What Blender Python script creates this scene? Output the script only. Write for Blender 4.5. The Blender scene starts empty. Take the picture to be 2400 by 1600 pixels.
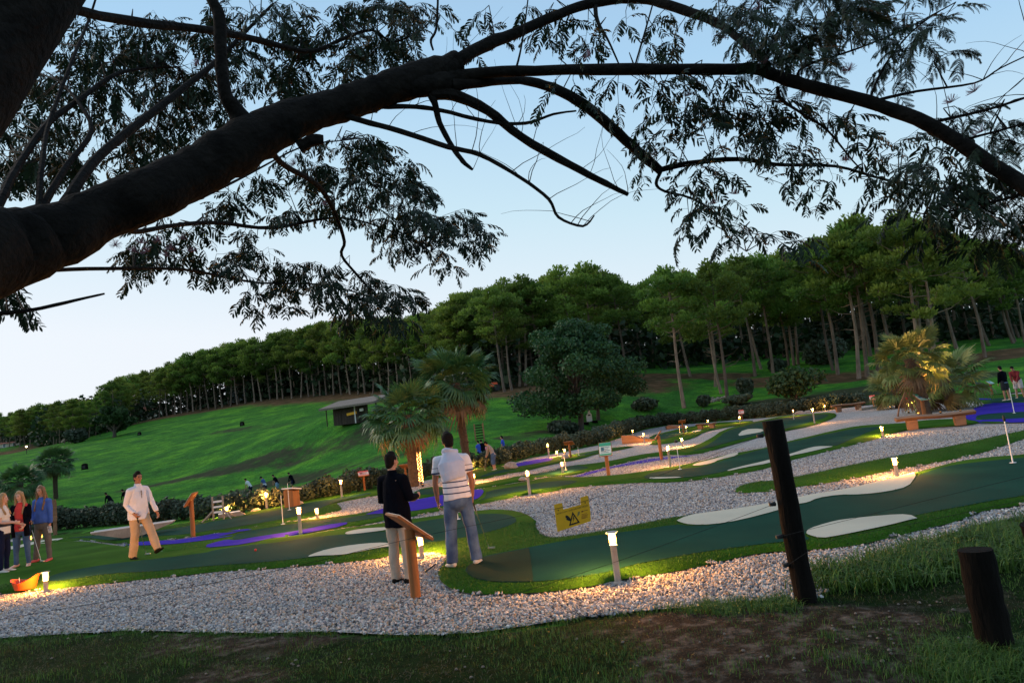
import bpy, bmesh, math, random
import numpy as np
from mathutils import Vector, Matrix, Quaternion, noise
from mathutils.geometry import delaunay_2d_cdt
random.seed(7)
RNG = np.random.default_rng(7)
R = math.radians
SC = bpy.context.scene
COL = SC.collection

# ------------------------------------------------------------------ camera
CAMZ = 1.9
FPX = 1600.0            # focal length in photograph pixels (2400 wide)
PITCH, ROLL = R(6.82), R(6.84)
cam_d = bpy.data.cameras.new("camera")
cam_d.lens = 24.0; cam_d.sensor_width = 36.0
cam_d.clip_start = 0.05; cam_d.clip_end = 5000
cam = bpy.data.objects.new("camera", cam_d); COL.objects.link(cam)
Mcam = Matrix.Rotation(R(90) + PITCH, 4, 'X') @ Matrix.Rotation(-ROLL, 4, 'Z')
Mcam.translation = (0, 0, CAMZ)
cam.matrix_world = Mcam
SC.camera = cam

# ------------------------------------------------------------------ sky and light: clear dusk sky, sun below/at the horizon to the left
SUN_AZ = R(-62)         # direction of the afterglow, measured from +Y towards +X
world = bpy.data.worlds.new("World"); SC.world = world; world.use_nodes = True
wn = world.node_tree.nodes; wl = world.node_tree.links; wn.clear()
wo = wn.new('ShaderNodeOutputWorld'); bg = wn.new('ShaderNodeBackground'); sky = wn.new('ShaderNodeTexSky')
sky.sky_type = 'NISHITA'; sky.sun_disc = False
sky.sun_elevation = R(4.0); sky.sun_rotation = SUN_AZ
sky.air_density = 0.8; sky.dust_density = 0.3; sky.ozone_density = 3.0; sky.altitude = 0
# the low sun's yellow is washed out by the thin high cloud of the evening: pale it towards the blue-white of the photograph
hs = wn.new('ShaderNodeMix'); hs.data_type = 'RGBA'; hs.blend_type = 'MIX'; hs.inputs[0].default_value = 0.90
geo = wn.new('ShaderNodeTexCoord')
sep = wn.new('ShaderNodeSeparateXYZ'); wl.new(geo.outputs['Generated'], sep.inputs[0])
nrm = wn.new('ShaderNodeVectorMath'); nrm.operation = 'DOT_PRODUCT'
nrm.inputs[1].default_value = (math.sin(SUN_AZ), math.cos(SUN_AZ), 0.0)
wl.new(geo.outputs['Generated'], nrm.inputs[0])
# elevation ramp (pale at the horizon, deep blue overhead)
m1 = wn.new('ShaderNodeMath'); m1.operation = 'MULTIPLY_ADD'; m1.inputs[1].default_value = -0.13; m1.inputs[2].default_value = 0.10
wl.new(nrm.outputs['Value'], m1.inputs[0])
m2 = wn.new('ShaderNodeMath'); m2.operation = 'ADD'; wl.new(sep.outputs['Z'], m2.inputs[0]); wl.new(m1.outputs[0], m2.inputs[1])
rp = wn.new('ShaderNodeValToRGB'); wl.new(m2.outputs[0], rp.inputs[0])
el = rp.color_ramp.elements
el[0].position = 0.0; el[0].color = (0.51, 0.515, 0.54, 1)
el[1].position = 1.0; el[1].color = (0.17, 0.22, 0.30, 1)
for p_, c_ in ((0.16, (0.50, 0.525, 0.555)), (0.34, (0.36, 0.475, 0.535)), (0.53, (0.245, 0.385, 0.52)), (0.75, (0.19, 0.29, 0.42))):
    e = el.new(p_); e.color = (*c_, 1)
SKY_STRENGTH = 0.1
sc_ = wn.new('ShaderNodeVectorMath'); sc_.operation = 'SCALE'; sc_.inputs['Scale'].default_value = 1.0 / SKY_STRENGTH
wl.new(rp.outputs[0], sc_.inputs[0])
wl.new(sky.outputs[0], hs.inputs[6]); wl.new(sc_.outputs[0], hs.inputs[7]); wl.new(hs.outputs[2], bg.inputs['Color'])
bg.inputs['Strength'].default_value = SKY_STRENGTH
wl.new(bg.outputs[0], wo.inputs[0])
sun_d = bpy.data.lights.new("sun", 'SUN'); sun_d.energy = 0.8; sun_d.angle = R(40); sun_d.color = (1.0, 0.80, 0.60)
sun = bpy.data.objects.new("sun", sun_d); COL.objects.link(sun)
sdir = Vector((math.sin(SUN_AZ) * math.cos(R(28)), math.cos(SUN_AZ) * math.cos(R(28)), math.sin(R(28))))
sun.rotation_euler = sdir.to_track_quat('Z', 'Y').to_euler()
SC.view_settings.view_transform = 'Standard'; SC.view_settings.look = 'None'
SC.view_settings.gamma = 1.0; SC.view_settings.exposure = 0.9; SC.view_settings.use_curve_mapping = False
SC.cycles.max_bounces = 6; SC.cycles.diffuse_bounces = 3; SC.cycles.glossy_bounces = 2; SC.cycles.transmission_bounces = 3
SC.cycles.transparent_max_bounces = 6; SC.cycles.caustics_reflective = False; SC.cycles.caustics_refractive = False
SC.cycles.sample_clamp_indirect = 3.0
SC.cycles.use_denoising = True

# ------------------------------------------------------------------ pixel <-> place helpers (photograph pixels, 2400 x 1600)
M3 = Mcam.to_3x3(); CO = Vector((0, 0, CAMZ))
def ray(px, py):
    return M3 @ Vector(((px - 1200.0) / FPX, (800.0 - py) / FPX, -1.0))
def G(px, py, z=0.0):                     # where the line of sight meets the level z
    d = ray(px, py); t = (z - CAMZ) / d.z
    return CO + d * t
def AT(px, py, D):                        # point at depth D (metres along +Y) on the line of sight
    d = ray(px, py); return CO + d * (D / d.y)
ZR = {1: (0, 1100, .2551), 2: (500, 1000, .2551), 3: (800, 1000, .2551), 4: (1250, 950, .2551), 5: (1800, 850, .2551),
      6: (1600, 1200, .3401), 7: (0, 700, .28694), 8: (1900, 750, .21259)}
def Zp(k, *pts):
    ox, oy, s = ZR[k]; return [(ox + x * s, oy + y * s) for x, y in pts]

# ------------------------------------------------------------------ object helpers
def tag(o, label=None, cat=None, group=None, kind=None):
    if label: o['label'] = label
    if cat: o['category'] = cat
    if group: o['group'] = group
    if kind: o['kind'] = kind
    return o
def empty(name, loc, label=None, cat=None, group=None, rz=0.0, scale=1.0):
    o = bpy.data.objects.new(name, None); COL.objects.link(o); o.location = loc; o.rotation_euler = (0, 0, rz)
    o.scale = (scale,) * 3; o.empty_display_size = 0.1
    return tag(o, label, cat, group)
def link_mesh(name, me, m, parent=None, smooth=False):
    o = bpy.data.objects.new(name, me); COL.objects.link(o)
    if m is not None:
        for mm in (m if isinstance(m, (list, tuple)) else [m]): me.materials.append(mm)
    if parent: o.parent = parent
    if smooth and len(me.polygons): me.polygons.foreach_set('use_smooth', [True] * len(me.polygons))
    return o
def np_mesh(name, V, F):
    """V (n,3), F (m,k) arrays with k the same for all faces"""
    V = np.asarray(V, np.float32); F = np.asarray(F, np.int32); me = bpy.data.meshes.new(name)
    me.vertices.add(len(V)); me.vertices.foreach_set('co', V.ravel())
    k = F.shape[1]; me.loops.add(F.size); me.loops.foreach_set('vertex_index', F.ravel())
    me.polygons.add(len(F)); me.polygons.foreach_set('loop_start', np.arange(0, F.size, k, dtype=np.int32))
    me.update(calc_edges=True); return me
def col_attr(me, C, name='tint'):
    """per-vertex colour"""
    a = me.color_attributes.new(name, 'FLOAT_COLOR', 'POINT')
    C = np.asarray(C, np.float32)
    if C.ndim == 1: C = np.stack([C] * 3, 1)
    if C.shape[1] == 3: C = np.concatenate([C, np.ones((len(C), 1), np.float32)], 1)
    a.data.foreach_set('color', C.ravel())
class MB:
    def __init__(s): s.v = []; s.f = []; s.mi = []; s.cur = 0
    def add(s, vs, fs):
        b = len(s.v); s.v += [tuple(v) for v in vs]; s.f += [tuple(b + i for i in f) for f in fs]; s.mi += [s.cur] * len(fs); return s
    def box(s, c, d, rot=None, taper=1.0, bev=0.0):
        x, y, z = d[0] / 2, d[1] / 2, d[2] / 2
        vs = [Vector((sx * x * (taper if sz > 0 else 1), sy * y * (taper if sz > 0 else 1), sz * z)) for sz in (-1, 1) for sy in (-1, 1) for sx in (-1, 1)]
        if rot is not None: vs = [rot @ v for v in vs]
        c = Vector(c)
        return s.add([c + v for v in vs], [(0, 2, 3, 1), (4, 5, 7, 6), (0, 1, 5, 4), (2, 6, 7, 3), (0, 4, 6, 2), (1, 3, 7, 5)])
    def tube(s, pts, rad, n=8, cap=True, wob=0.0):
        pts = [Vector(p) for p in pts]
        if not isinstance(rad, (list, tuple)): rad = [rad] * len(pts)
        vs = []; up = Vector((0.13, 0.27, 0.95)).normalized(); u = None
        for i, p in enumerate(pts):
            t = (pts[min(i + 1, len(pts) - 1)] - pts[max(i - 1, 0)])
            t = t.normalized() if t.length > 1e-9 else Vector((0, 0, 1))
            if u is None:
                u = t.cross(up); u = u.normalized() if u.length > .05 else t.cross(Vector((1, 0, 0))).normalized()
            u = (u - t * u.dot(t)).normalized()
            w = t.cross(u)
            for k in range(n):
                a = 2 * math.pi * k / n
                r = rad[i] * (1 + (wob * (random.random() - .5) if wob else 0))
                vs.append(p + (u * math.cos(a) + w * math.sin(a)) * r)
        fs = [(i * n + k, i * n + (k + 1) % n, (i + 1) * n + (k + 1) % n, (i + 1) * n + k) for i in range(len(pts) - 1) for k in range(n)]
        if cap: fs += [tuple(range(n))[::-1], tuple((len(pts) - 1) * n + k for k in range(n))]
        return s.add(vs, fs)
    def lathe(s, prof, n=16, c=(0, 0, 0)):
        c = Vector(c); vs = [c + Vector((r * math.cos(2 * math.pi * k / n), r * math.sin(2 * math.pi * k / n), z)) for r, z in prof for k in range(n)]
        fs = [(i * n + k, i * n + (k + 1) % n, (i + 1) * n + (k + 1) % n, (i + 1) * n + k) for i in range(len(prof) - 1) for k in range(n)]
        if prof[0][0] > 1e-6: fs.append(tuple(range(n))[::-1])
        if prof[-1][0] > 1e-6: fs.append(tuple((len(prof) - 1) * n + k for k in range(n)))
        return s.add(vs, fs)
    def prism(s, poly, y0, y1, M=None):
        """poly in (x,z), extruded in y"""
        n = len(poly); vs = [Vector((x, y, z)) for y in (y0, y1) for x, z in poly]
        if M is not None: vs = [M @ v for v in vs]
        return s.add(vs, [tuple(range(n)), tuple(range(2 * n - 1, n - 1, -1))] + [(k, n + k, n + (k + 1) % n, (k + 1) % n) for k in range(n)])
    def build(s, name, m, parent=None, smooth=False, loc=None):
        me = bpy.data.meshes.new(name); me.from_pydata([tuple(v) for v in s.v], [], s.f)
        if isinstance(m, (list, tuple)): me.polygons.foreach_set('material_index', s.mi)
        me.update(); o = link_mesh(name, me, m, parent, smooth)
        if smooth:
            bm = bmesh.new(); bm.from_mesh(me); bmesh.ops.recalc_face_normals(bm, faces=bm.faces)
            for e in bm.edges:
                if len(e.link_faces) == 2 and e.calc_face_angle(0) > R(40): e.smooth = False
            bm.to_mesh(me); bm.free()
        else:
            bm = bmesh.new(); bm.from_mesh(me); bmesh.ops.recalc_face_normals(bm, faces=bm.faces); bm.to_mesh(me); bm.free()
        if loc is not None: o.location = loc
        return o
def copy_tree(o, parent=None):
    c = o.copy(); COL.objects.link(c)
    if parent: c.parent = parent
    for ch in list(o.children): copy_tree(ch, c)
    return c

# ------------------------------------------------------------------ materials
def new_mat(name):
    m = bpy.data.materials.new(name); m.use_nodes = True; nt = m.node_tree
    return m, nt, nt.nodes['Principled BSDF']
def mat(name, col, rough=.7, var=.18, scale=6.0, bump=.0, bscale=None, metal=0.0, spec=.4, objvar=0.0, stretch=None, emit=None, estr=0.0, trans=0.0, space='Object'):
    """base colour with two-scale noise variation, optional relief"""
    m, nt, b = new_mat(name); N = nt.nodes; L = nt.links
    b.inputs['Roughness'].default_value = rough; b.inputs['Metallic'].default_value = metal
    b.inputs['Specular IOR Level'].default_value = spec
    tc = N.new('ShaderNodeTexCoord'); src = tc.outputs[space]
    if stretch:
        mp = N.new('ShaderNodeMapping'); mp.inputs['Scale'].default_value = stretch; L.new(src, mp.inputs[0]); src = mp.outputs[0]
    base = None
    if var > 0:
        n1 = N.new('ShaderNodeTexNoise'); n1.inputs['Scale'].default_value = scale; n1.inputs['Detail'].default_value = 6; n1.inputs['Roughness'].default_value = .65
        L.new(src, n1.inputs['Vector'])
        rp = N.new('ShaderNodeValToRGB'); L.new(n1.outputs['Fac'], rp.inputs[0])
        c = np.array(col[:3])
        rp.color_ramp.elements[0].position = .3; rp.color_ramp.elements[0].color = (*(c * (1 - var)), 1)
        rp.color_ramp.elements[1].position = .7; rp.color_ramp.elements[1].color = (*np.minimum(c * (1 + var), 1), 1)
        base = rp.outputs[0]
    if objvar > 0:
        oi = N.new('ShaderNodeObjectInfo'); hv = N.new('ShaderNodeHueSaturation')
        mr = N.new('ShaderNodeMapRange'); mr.inputs[3].default_value = 1 - objvar; mr.inputs[4].default_value = 1 + objvar
        L.new(oi.outputs['Random'], mr.inputs[0]); L.new(mr.outputs[0], hv.inputs['Value'])
        if base: L.new(base, hv.inputs['Color'])
        else: hv.inputs['Color'].default_value = (*col[:3], 1)
        base = hv.outputs[0]
    if base: L.new(base, b.inputs['Base Color'])
    else: b.inputs['Base Color'].default_value = (*col[:3], 1)
    if bump > 0:
        n2 = N.new('ShaderNodeTexNoise'); n2.inputs['Scale'].default_value = bscale or scale * 4; n2.inputs['Detail'].default_value = 5
        L.new(src, n2.inputs['Vector']); bp = N.new('ShaderNodeBump'); bp.inputs['Strength'].default_value = bump; bp.inputs['Distance'].default_value = .02
        L.new(n2.outputs['Fac'], bp.inputs['Height']); L.new(bp.outputs[0], b.inputs['Normal'])
    if emit:
        b.inputs['Emission Color'].default_value = (*emit, 1); b.inputs['Emission Strength'].default_value = estr
    if trans: b.inputs['Subsurface Weight'].default_value = 0.0
    return m
def leaf_mat(name, c0, c1, rough=.6, trans=.25, objvar=.25, attr=None, spec=.3):
    """foliage: per-vertex tint 'tint' mixes c0..c1, slight translucency, per-object variation"""
    m, nt, b = new_mat(name); N = nt.nodes; L = nt.links
    at = N.new('ShaderNodeAttribute'); at.attribute_name = 'tint'
    sp = N.new('ShaderNodeSeparateColor'); L.new(at.outputs['Color'], sp.inputs[0])
    mx = N.new('ShaderNodeMix'); mx.data_type = 'RGBA'; L.new(sp.outputs[0], mx.inputs[0])
    mx.inputs[6].default_value = (*c0, 1); mx.inputs[7].default_value = (*c1, 1)
    oi = N.new('ShaderNodeObjectInfo'); hv = N.new('ShaderNodeHueSaturation')
    mr = N.new('ShaderNodeMapRange'); mr.inputs[3].default_value = 1 - objvar; mr.inputs[4].default_value = 1 + objvar
    mh = N.new('ShaderNodeMath'); mh.operation = 'MULTIPLY_ADD'; mh.inputs[1].default_value = .05 * (objvar > 0); mh.inputs[2].default_value = .5 - .025 * (objvar > 0)
    fr = N.new('ShaderNodeMath'); fr.operation = 'FRACT'; m7 = N.new('ShaderNodeMath'); m7.operation = 'MULTIPLY'; m7.inputs[1].default_value = 7.31
    L.new(oi.outputs['Random'], m7.inputs[0]); L.new(m7.outputs[0], fr.inputs[0]); L.new(fr.outputs[0], mh.inputs[0]); L.new(mh.outputs[0], hv.inputs['Hue'])
    L.new(oi.outputs['Random'], mr.inputs[0]); L.new(mr.outputs[0], hv.inputs['Value']); L.new(mx.outputs[2], hv.inputs['Color'])
    L.new(hv.outputs[0], b.inputs['Base Color']); b.inputs['Roughness'].default_value = rough; b.inputs['Specular IOR Level'].default_value = spec
    if trans > 0:
        tr = N.new('ShaderNodeBsdfTranslucent'); L.new(hv.outputs[0], tr.inputs['Color']); ms = N.new('ShaderNodeMixShader'); ms.inputs[0].default_value = trans
        L.new(b.outputs[0], ms.inputs[1]); L.new(tr.outputs[0], ms.inputs[2]); L.new(ms.outputs[0], N['Material Output'].inputs[0])
    return m
# ------------------------------------------------------------------ terrain
def inpoly(P, poly):
    P = np.asarray(P); x, y = P[:, 0], P[:, 1]; c = np.zeros(len(P), bool); n = len(poly)
    for i in range(n):
        x0, y0 = poly[i][:2]; x1, y1 = poly[(i + 1) % n][:2]
        if y0 == y1: continue
        k = ((y0 > y) != (y1 > y)) & (x < (x1 - x0) * (y - y0) / (y1 - y0) + x0); c ^= k
    return c
def distpoly(P, poly):
    P = np.asarray(P)[:, :2]; d = np.full(len(P), 1e9)
    for i in range(len(poly)):
        a = np.array(poly[i][:2], float); b = np.array(poly[(i + 1) % len(poly)][:2], float); ab = b - a; L2 = ab @ ab
        if L2 < 1e-12: continue
        t = np.clip(((P - a) @ ab) / L2, 0, 1); q = P - (a + t[:, None] * ab); d = np.minimum(d, np.hypot(q[:, 0], q[:, 1]))
    return d
# control points of the land beyond the hedge: photograph pixel and distance
ctl = [(597,1162,60),(260,1195,58),(680,1150,62),(100,1200,46),(0,1212,44),(-300,1250,44),(-300,1180,80),(420,1190,48),(500,1112,75),(400,1120,80),(700,1078,74),(850,1040,70),
       (840,993,76),(760,985,82),(920,1010,70),(200,1115,88),(30,1100,100),(-300,1120,150),(173,1040,180),(-200,1085,185),(340,985,175),(480,962,168),(633,939,157),(760,925,148),(900,922,125),(1000,922,112),
       (1122,918,97),(1230,905,92),(1300,950,75),(1200,985,66),(1100,1030,48),(1000,1060,46),(1214,1040,50),(1372,1015,53),(1500,985,62),(1600,944,74),(1700,936,72),(1900,937,60),(2015,890,76),(1860,930,64),
       (2300,862,70),(2420,858,60),(2350,925,38),(2500,905,38),(1800,828,130),(2100,800,120),(2420,790,120),(2700,770,120),(2700,850,60),(1500,850,135),(1350,860,130),
       (0,1055,240),(300,985,230),(633,925,215),(900,880,200),(1300,830,200),(1800,790,200),(2400,740,200),(-600,1100,240)]
CP = [AT(*c) for c in ctl]
for k in range(-30, 31, 6):
    for yy in (2, 7, 13, 20, 26): CP.append(Vector((k * (.4 + yy / 30), yy, 0)))
CP += [Vector((x, y, 0)) for x, y in ((2, 34), (8, 38), (14, 42), (20, 36), (26, 40), (-8, 30), (-3, 33), (12, 50), (18, 53), (-60, 10), (60, 10), (-60, -40), (60, -40), (0, -30), (0, -80))]
for a in range(-80, 81, 10):
    CP.append(Vector((math.sin(R(a)) * 500, math.cos(R(a)) * 500, 16)))
CPa = np.array([[p.x, p.y] for p in CP]); CPz = np.array([p.z for p in CP])
_K = np.linalg.norm(CPa[:, None] - CPa[None], axis=2) + np.eye(len(CPa)) * .6
_w = np.linalg.solve(np.block([[_K, np.ones((len(_K), 1))], [np.ones((1, len(_K))), np.zeros((1, 1))]]), np.append(CPz, 0))
hedge_px = [(-140,1288),(0,1262),(150,1247),(300,1238),(420,1228),(480,1222),(640,1197),(760,1172),(870,1147),(960,1130),(1060,1112),(1140,1100),(1240,1072),(1330,1056),(1400,1042),(1460,1022),(1510,1006),(1560,997),(1640,991),(1740,982),(1800,978),(1880,968),(1990,954),(2060,946)]
hedge_w = [G(*p) for p in hedge_px]
EDGE = [(-60, -20)] + [(p.x, p.y) for p in hedge_w] + [(28, 52), (36, 44), (60, 30), (60, -20)]
def terr(P):
    P = np.asarray(P, float)[:, :2]
    out = np.empty(len(P))
    for i in range(0, len(P), 20000):
        q = P[i:i + 20000]; out[i:i + 20000] = np.linalg.norm(q[:, None] - CPa[None], axis=2) @ _w[:-1] + _w[-1]
    ins = inpoly(P, EDGE); d = distpoly(P, EDGE)
    t = np.where(ins, 0, np.clip(d / 8.0, 0, 1)); t = t * t * (3 - 2 * t)
    out = out * t - .03
    return out
def tz(x, y): return float(terr([[x, y]])[0])
def on_terr(px, py, D, dz=0.0):           # foot of a thing seen at px,py standing about D away on the land
    p = AT(px, py, D); return Vector((p.x, p.y, tz(p.x, p.y) + dz))

# ------------------------------------------------------------------ near edge of the gravel: foreground dirt and rough grass
K2 = 1.0204
grav_near = [(x * K2, y * K2) for x, y in ((-160,1492),(0,1462),(150,1452),(300,1444),(450,1447),(600,1450),(750,1446),(900,1454),(1020,1452),(1100,1448),(1200,1434),(1300,1418),(1400,1405),(1500,1396),(1600,1388),(1700,1376),(1800,1373),(1860,1372),(1900,1345),(1960,1308),(2060,1272),(2130,1240),(2220,1208),(2300,1192),(2420,1172),(2560,1150))]
gn_w = [G(*p) for p in grav_near]
# course of gravel, bounded by the hedge
gravel_poly = [(p.x, p.y) for p in gn_w] + [(40, 22), (36, 44), (27, 46)] + [(p.x, p.y - .5) for p in hedge_w[::-1]]

def polar():
    ang = np.concatenate([np.linspace(-180, -52, 26)[:-1], np.linspace(-52, 52, 260), np.linspace(52, 180, 26)[1:-1]])
    rad = np.concatenate([[0.4], np.geomspace(1.0, 60, 150), np.geomspace(61, 260, 130), np.geomspace(280, 3000, 14)])
    return ang, rad
ang, rad = polar()
A, Rr = np.meshgrid(np.radians(ang), rad, indexing='ij')
X = np.sin(A) * Rr; Y = np.cos(A) * Rr
P = np.stack([X.ravel(), Y.ravel()], 1)
Z = terr(P)
def fbm(P, s, seed=0, oct=3):
    out = np.zeros(len(P)); amp = 1.0
    rg = np.random.default_rng(seed)
    for o in range(oct):
        for k in range(5):
            a = rg.uniform(0, 2 * math.pi); f = s * 2 ** o * rg.uniform(.7, 1.4); out += amp * np.sin((P[:, 0] * math.cos(a) + P[:, 1] * math.sin(a)) * f + rg.uniform(0, 6.28)) / 5
        amp *= .55
    return out
dist = np.hypot(P[:, 0], P[:, 1])
ing = inpoly(P, gravel_poly)
beyond = np.clip((distpoly(P, EDGE) * (~inpoly(P, EDGE))) / 10, 0, 1)
Z += fbm(P, .12, 3) * .25 * beyond
near = (~ing) & inpoly(P, EDGE)
dg = distpoly(P, gravel_poly)
Z += np.where(near, np.clip(dg / 1.2, 0, 1) * (.03 + fbm(P, 2.6, 5) * .035), 0)
Z -= np.where(ing, .02, 0)
V = np.stack([P[:, 0], P[:, 1], Z], 1)
na, nr = len(ang), len(rad)
ii, jj = np.meshgrid(np.arange(na), np.arange(nr - 1), indexing='ij'); i2 = (ii + 1) % na
F = np.stack([ii * nr + jj, ii * nr + jj + 1, i2 * nr + jj + 1, i2 * nr + jj], 2).reshape(-1, 4)
V = np.vstack([V, [[0, 0, -.02]]])
me = np_mesh('ground', V, F)
# what grows where: R = brown dry earth, G = pine litter under the wood, B = near rough ground
Vp = V[:, :2]
def depress(px, py, D, rx, ry, a=0):      # elliptical patch mask in world
    p = AT(px, py, D); q = Vp - np.array([p.x, p.y]); c, s = math.cos(a), math.sin(a)
    u = q @ np.array([c, s]); v = q @ np.array([-s, c]); return np.clip(1.6 - np.hypot(u / rx, v / ry) * 1.2, 0, 1)
def bandmask(pts, w):
    W = [AT(*p) for p in pts]; d = np.full(len(Vp), 1e9)
    for a, b in zip(W[:-1], W[1:]):
        a2 = np.array([a.x, a.y]); ab = np.array([b.x, b.y]) - a2; t = np.clip(((Vp - a2) @ ab) / (ab @ ab), 0, 1); q = Vp - (a2 + t[:, None] * ab)
        d = np.minimum(d, np.hypot(q[:, 0], q[:, 1]))
    return np.clip(1.5 - d / w, 0, 1)
nz = fbm(Vp, .5, 11, 4)
brown = np.zeros(len(Vp))
brown = np.maximum(brown, bandmask([(330,1132,76),(520,1104,76),(640,1083,76),(760,1062,73),(900,1030,70)], 2.6) * .72)
brown = np.maximum(brown, bandmask([(830,1022,72),(900,1015,70),(985,1020,66)], 2.8) * .85)
brown = np.maximum(brown, bandmask([(480,1150,62),(640,1120,66),(800,1095,64),(960,1065,56)], 2.0) * .6)
brown = np.maximum(brown, bandmask([(1130,1045,52),(1200,1035,54),(1290,1018,56),(1340,1003,58)], 2.5) * .7)
brown = np.maximum(brown, bandmask([(520,1033,110),(700,990,100),(640,1010,100)], 2.5) * .45)
brown = np.maximum(brown, depress(220, 1108, 90, 7, 1.8) * .5)
brown = np.maximum(brown, bandmask([(1780,940,64),(1900,950,58),(2040,915,64),(2200,900,60)], 5) * .9)
brown = np.clip(brown * (1 + .5 * nz) , 0, 1)
lit = bandmask([(-100,1072,182),(173,1038,178),(300,1002,176),(340,988,172),(480,963,166),(633,940,155),(760,926,146),(900,921,123),(1000,921,110),(1122,920,95),(1230,907,90)], 4.0)
lit = np.maximum(lit, bandmask([(1240,905,92),(1330,905,90),(1420,905,92)], 10))
forest = (dist[:] > 0)
fb = np.zeros(len(Vp)); 
for pts, w in (([(173,1038,195),(633,940,172),(900,921,140),(1122,918,108)], 14), ([(1500,900,100),(1640,895,96),(1720,900,92)], 3.5), ([(1800,905,84),(1950,895,80),(2100,880,78),(2420,830,86)], 5)): fb = np.maximum(fb, bandmask(pts, w))
lit = np.clip(np.maximum(lit, fb) * (1 + .35 * nz), 0, 1)
nearm = np.append(near.astype(float), 1.0)
# bare soil or dry turf in the foreground
bare = np.clip(.36 + fbm(Vp, 1.7, 21, 4) * .9, 0, 1)
C = np.stack([brown, lit, nearm], 1)
col_attr(me, C, 'cover')
col_attr(me, np.stack([bare] * 3, 1), 'bare')
def ground_mat():
    m, nt, b = new_mat('meadow ground'); N = nt.nodes; L = nt.links
    tc = N.new('ShaderNodeTexCoord'); pos = tc.outputs['Object']
    def noi(s, d=6, st=None):
        n = N.new('ShaderNodeTexNoise'); n.inputs['Scale'].default_value = s; n.inputs['Detail'].default_value = d; n.inputs['Roughness'].default_value = .7
        if st:
            mp = N.new('ShaderNodeMapping'); mp.inputs['Scale'].default_value = st; L.new(pos, mp.inputs[0]); L.new(mp.outputs[0], n.inputs['Vector'])
        else: L.new(pos, n.inputs['Vector'])
        return n.outputs['Fac']
    def ramp(f, *st):
        r = N.new('ShaderNodeValToRGB'); L.new(f, r.inputs[0]); e = r.color_ramp.elements
        e[0].position, e[0].color = st[0][0], (*st[0][1], 1); e[1].position, e[1].color = st[-1][0], (*st[-1][1], 1)
        for p, c in st[1:-1]: x = e.new(p); x.color = (*c, 1)
        return r.outputs[0]
    def mix(f, a, c):
        x = N.new('ShaderNodeMix'); x.data_type = 'RGBA'; L.new(f, x.inputs[0]); L.new(a, x.inputs[6]); L.new(c, x.inputs[7]); return x.outputs[2]
    lawn = ramp(noi(.22), (.30, (.034, .118, .032)), (.47, (.048, .185, .032)), (.66, (.11, .33, .034)))
    fine = ramp(noi(5.5, 8), (.32, (.42, .50, .45)), (.68, (1.5, 1.4, 1.3))); mott = ramp(noi(1.1, 5), (.35, (.80, .74, .80)), (.65, (1.18, 1.15, 1.1)))
    mo = N.new('ShaderNodeMix'); mo.data_type = 'RGBA'; mo.blend_type = 'MULTIPLY'; mo.inputs[0].default_value = 1; L.new(fine, mo.inputs[6]); L.new(mott, mo.inputs[7]); fine = mo.outputs[2]
    ml = N.new('ShaderNodeMix'); ml.data_type = 'RGBA'; ml.blend_type = 'MULTIPLY'; ml.inputs[0].default_value = 1; L.new(lawn, ml.inputs[6]); L.new(fine, ml.inputs[7]); lawn = ml.outputs[2]
    dirt = ramp(noi(.9), (.3, (.030, .058, .024)), (.55, (.055, .060, .034)), (.75, (.11, .085, .058)))
    litter = ramp(noi(.6), (.3, (.05, .06, .025)), (.5, (.12, .075, .04)), (.7, (.22, .14, .08)))
    soil = ramp(noi(5), (.3, (.018, .013, .010)), (.5, (.045, .035, .026)), (.72, (.20, .17, .145)))
    turf = ramp(noi(9), (.3, (.007, .014, .005)), (.7, (.018, .038, .011)))
    at = N.new('ShaderNodeAttribute'); at.attribute_name = 'cover'; sp = N.new('ShaderNodeSeparateColor'); L.new(at.outputs['Color'], sp.inputs[0])
    ab = N.new('ShaderNodeAttribute'); ab.attribute_name = 'bare'; sb = N.new('ShaderNodeSeparateColor'); L.new(ab.outputs['Color'], sb.inputs[0])
    def rough_edge(s, sc=1.5):
        a = N.new('ShaderNodeMath'); a.operation = 'ADD'; L.new(s, a.inputs[0]); q = N.new('ShaderNodeMath'); q.operation = 'SUBTRACT'; L.new(noi(sc), q.inputs[0]); q.inputs[1].default_value = .5
        q2 = N.new('ShaderNodeMath'); q2.operation = 'MULTIPLY'; L.new(q.outputs[0], q2.inputs[0]); q2.inputs[1].default_value = 1.1; L.new(q2.outputs[0], a.inputs[1])
        r = N.new('ShaderNodeMapRange'); r.inputs[1].default_value = .35; r.inputs[2].default_value = .7; L.new(a.outputs[0], r.inputs[0]); return r.outputs[0]
    c = mix(rough_edge(sp.outputs[0], .8), lawn, dirt); c = mix(rough_edge(sp.outputs[1], .5), c, litter)
    nr_ = mix(rough_edge(sb.outputs[0], 4), turf, soil)
    c = mix(sp.outputs[2], c, nr_)
    L.new(c, b.inputs['Base Color']); b.inputs['Roughness'].default_value = 1.0; b.inputs['Specular IOR Level'].default_value = .02
    bp = N.new('ShaderNodeBump'); bp.inputs['Strength'].default_value = .9; bp.inputs['Distance'].default_value = .05; L.new(noi(14, 8), bp.inputs['Height']); L.new(bp.outputs[0], b.inputs['Normal'])
    return m
ground = link_mesh('ground', me, ground_mat(), smooth=True); tag(ground, kind='structure')

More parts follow.
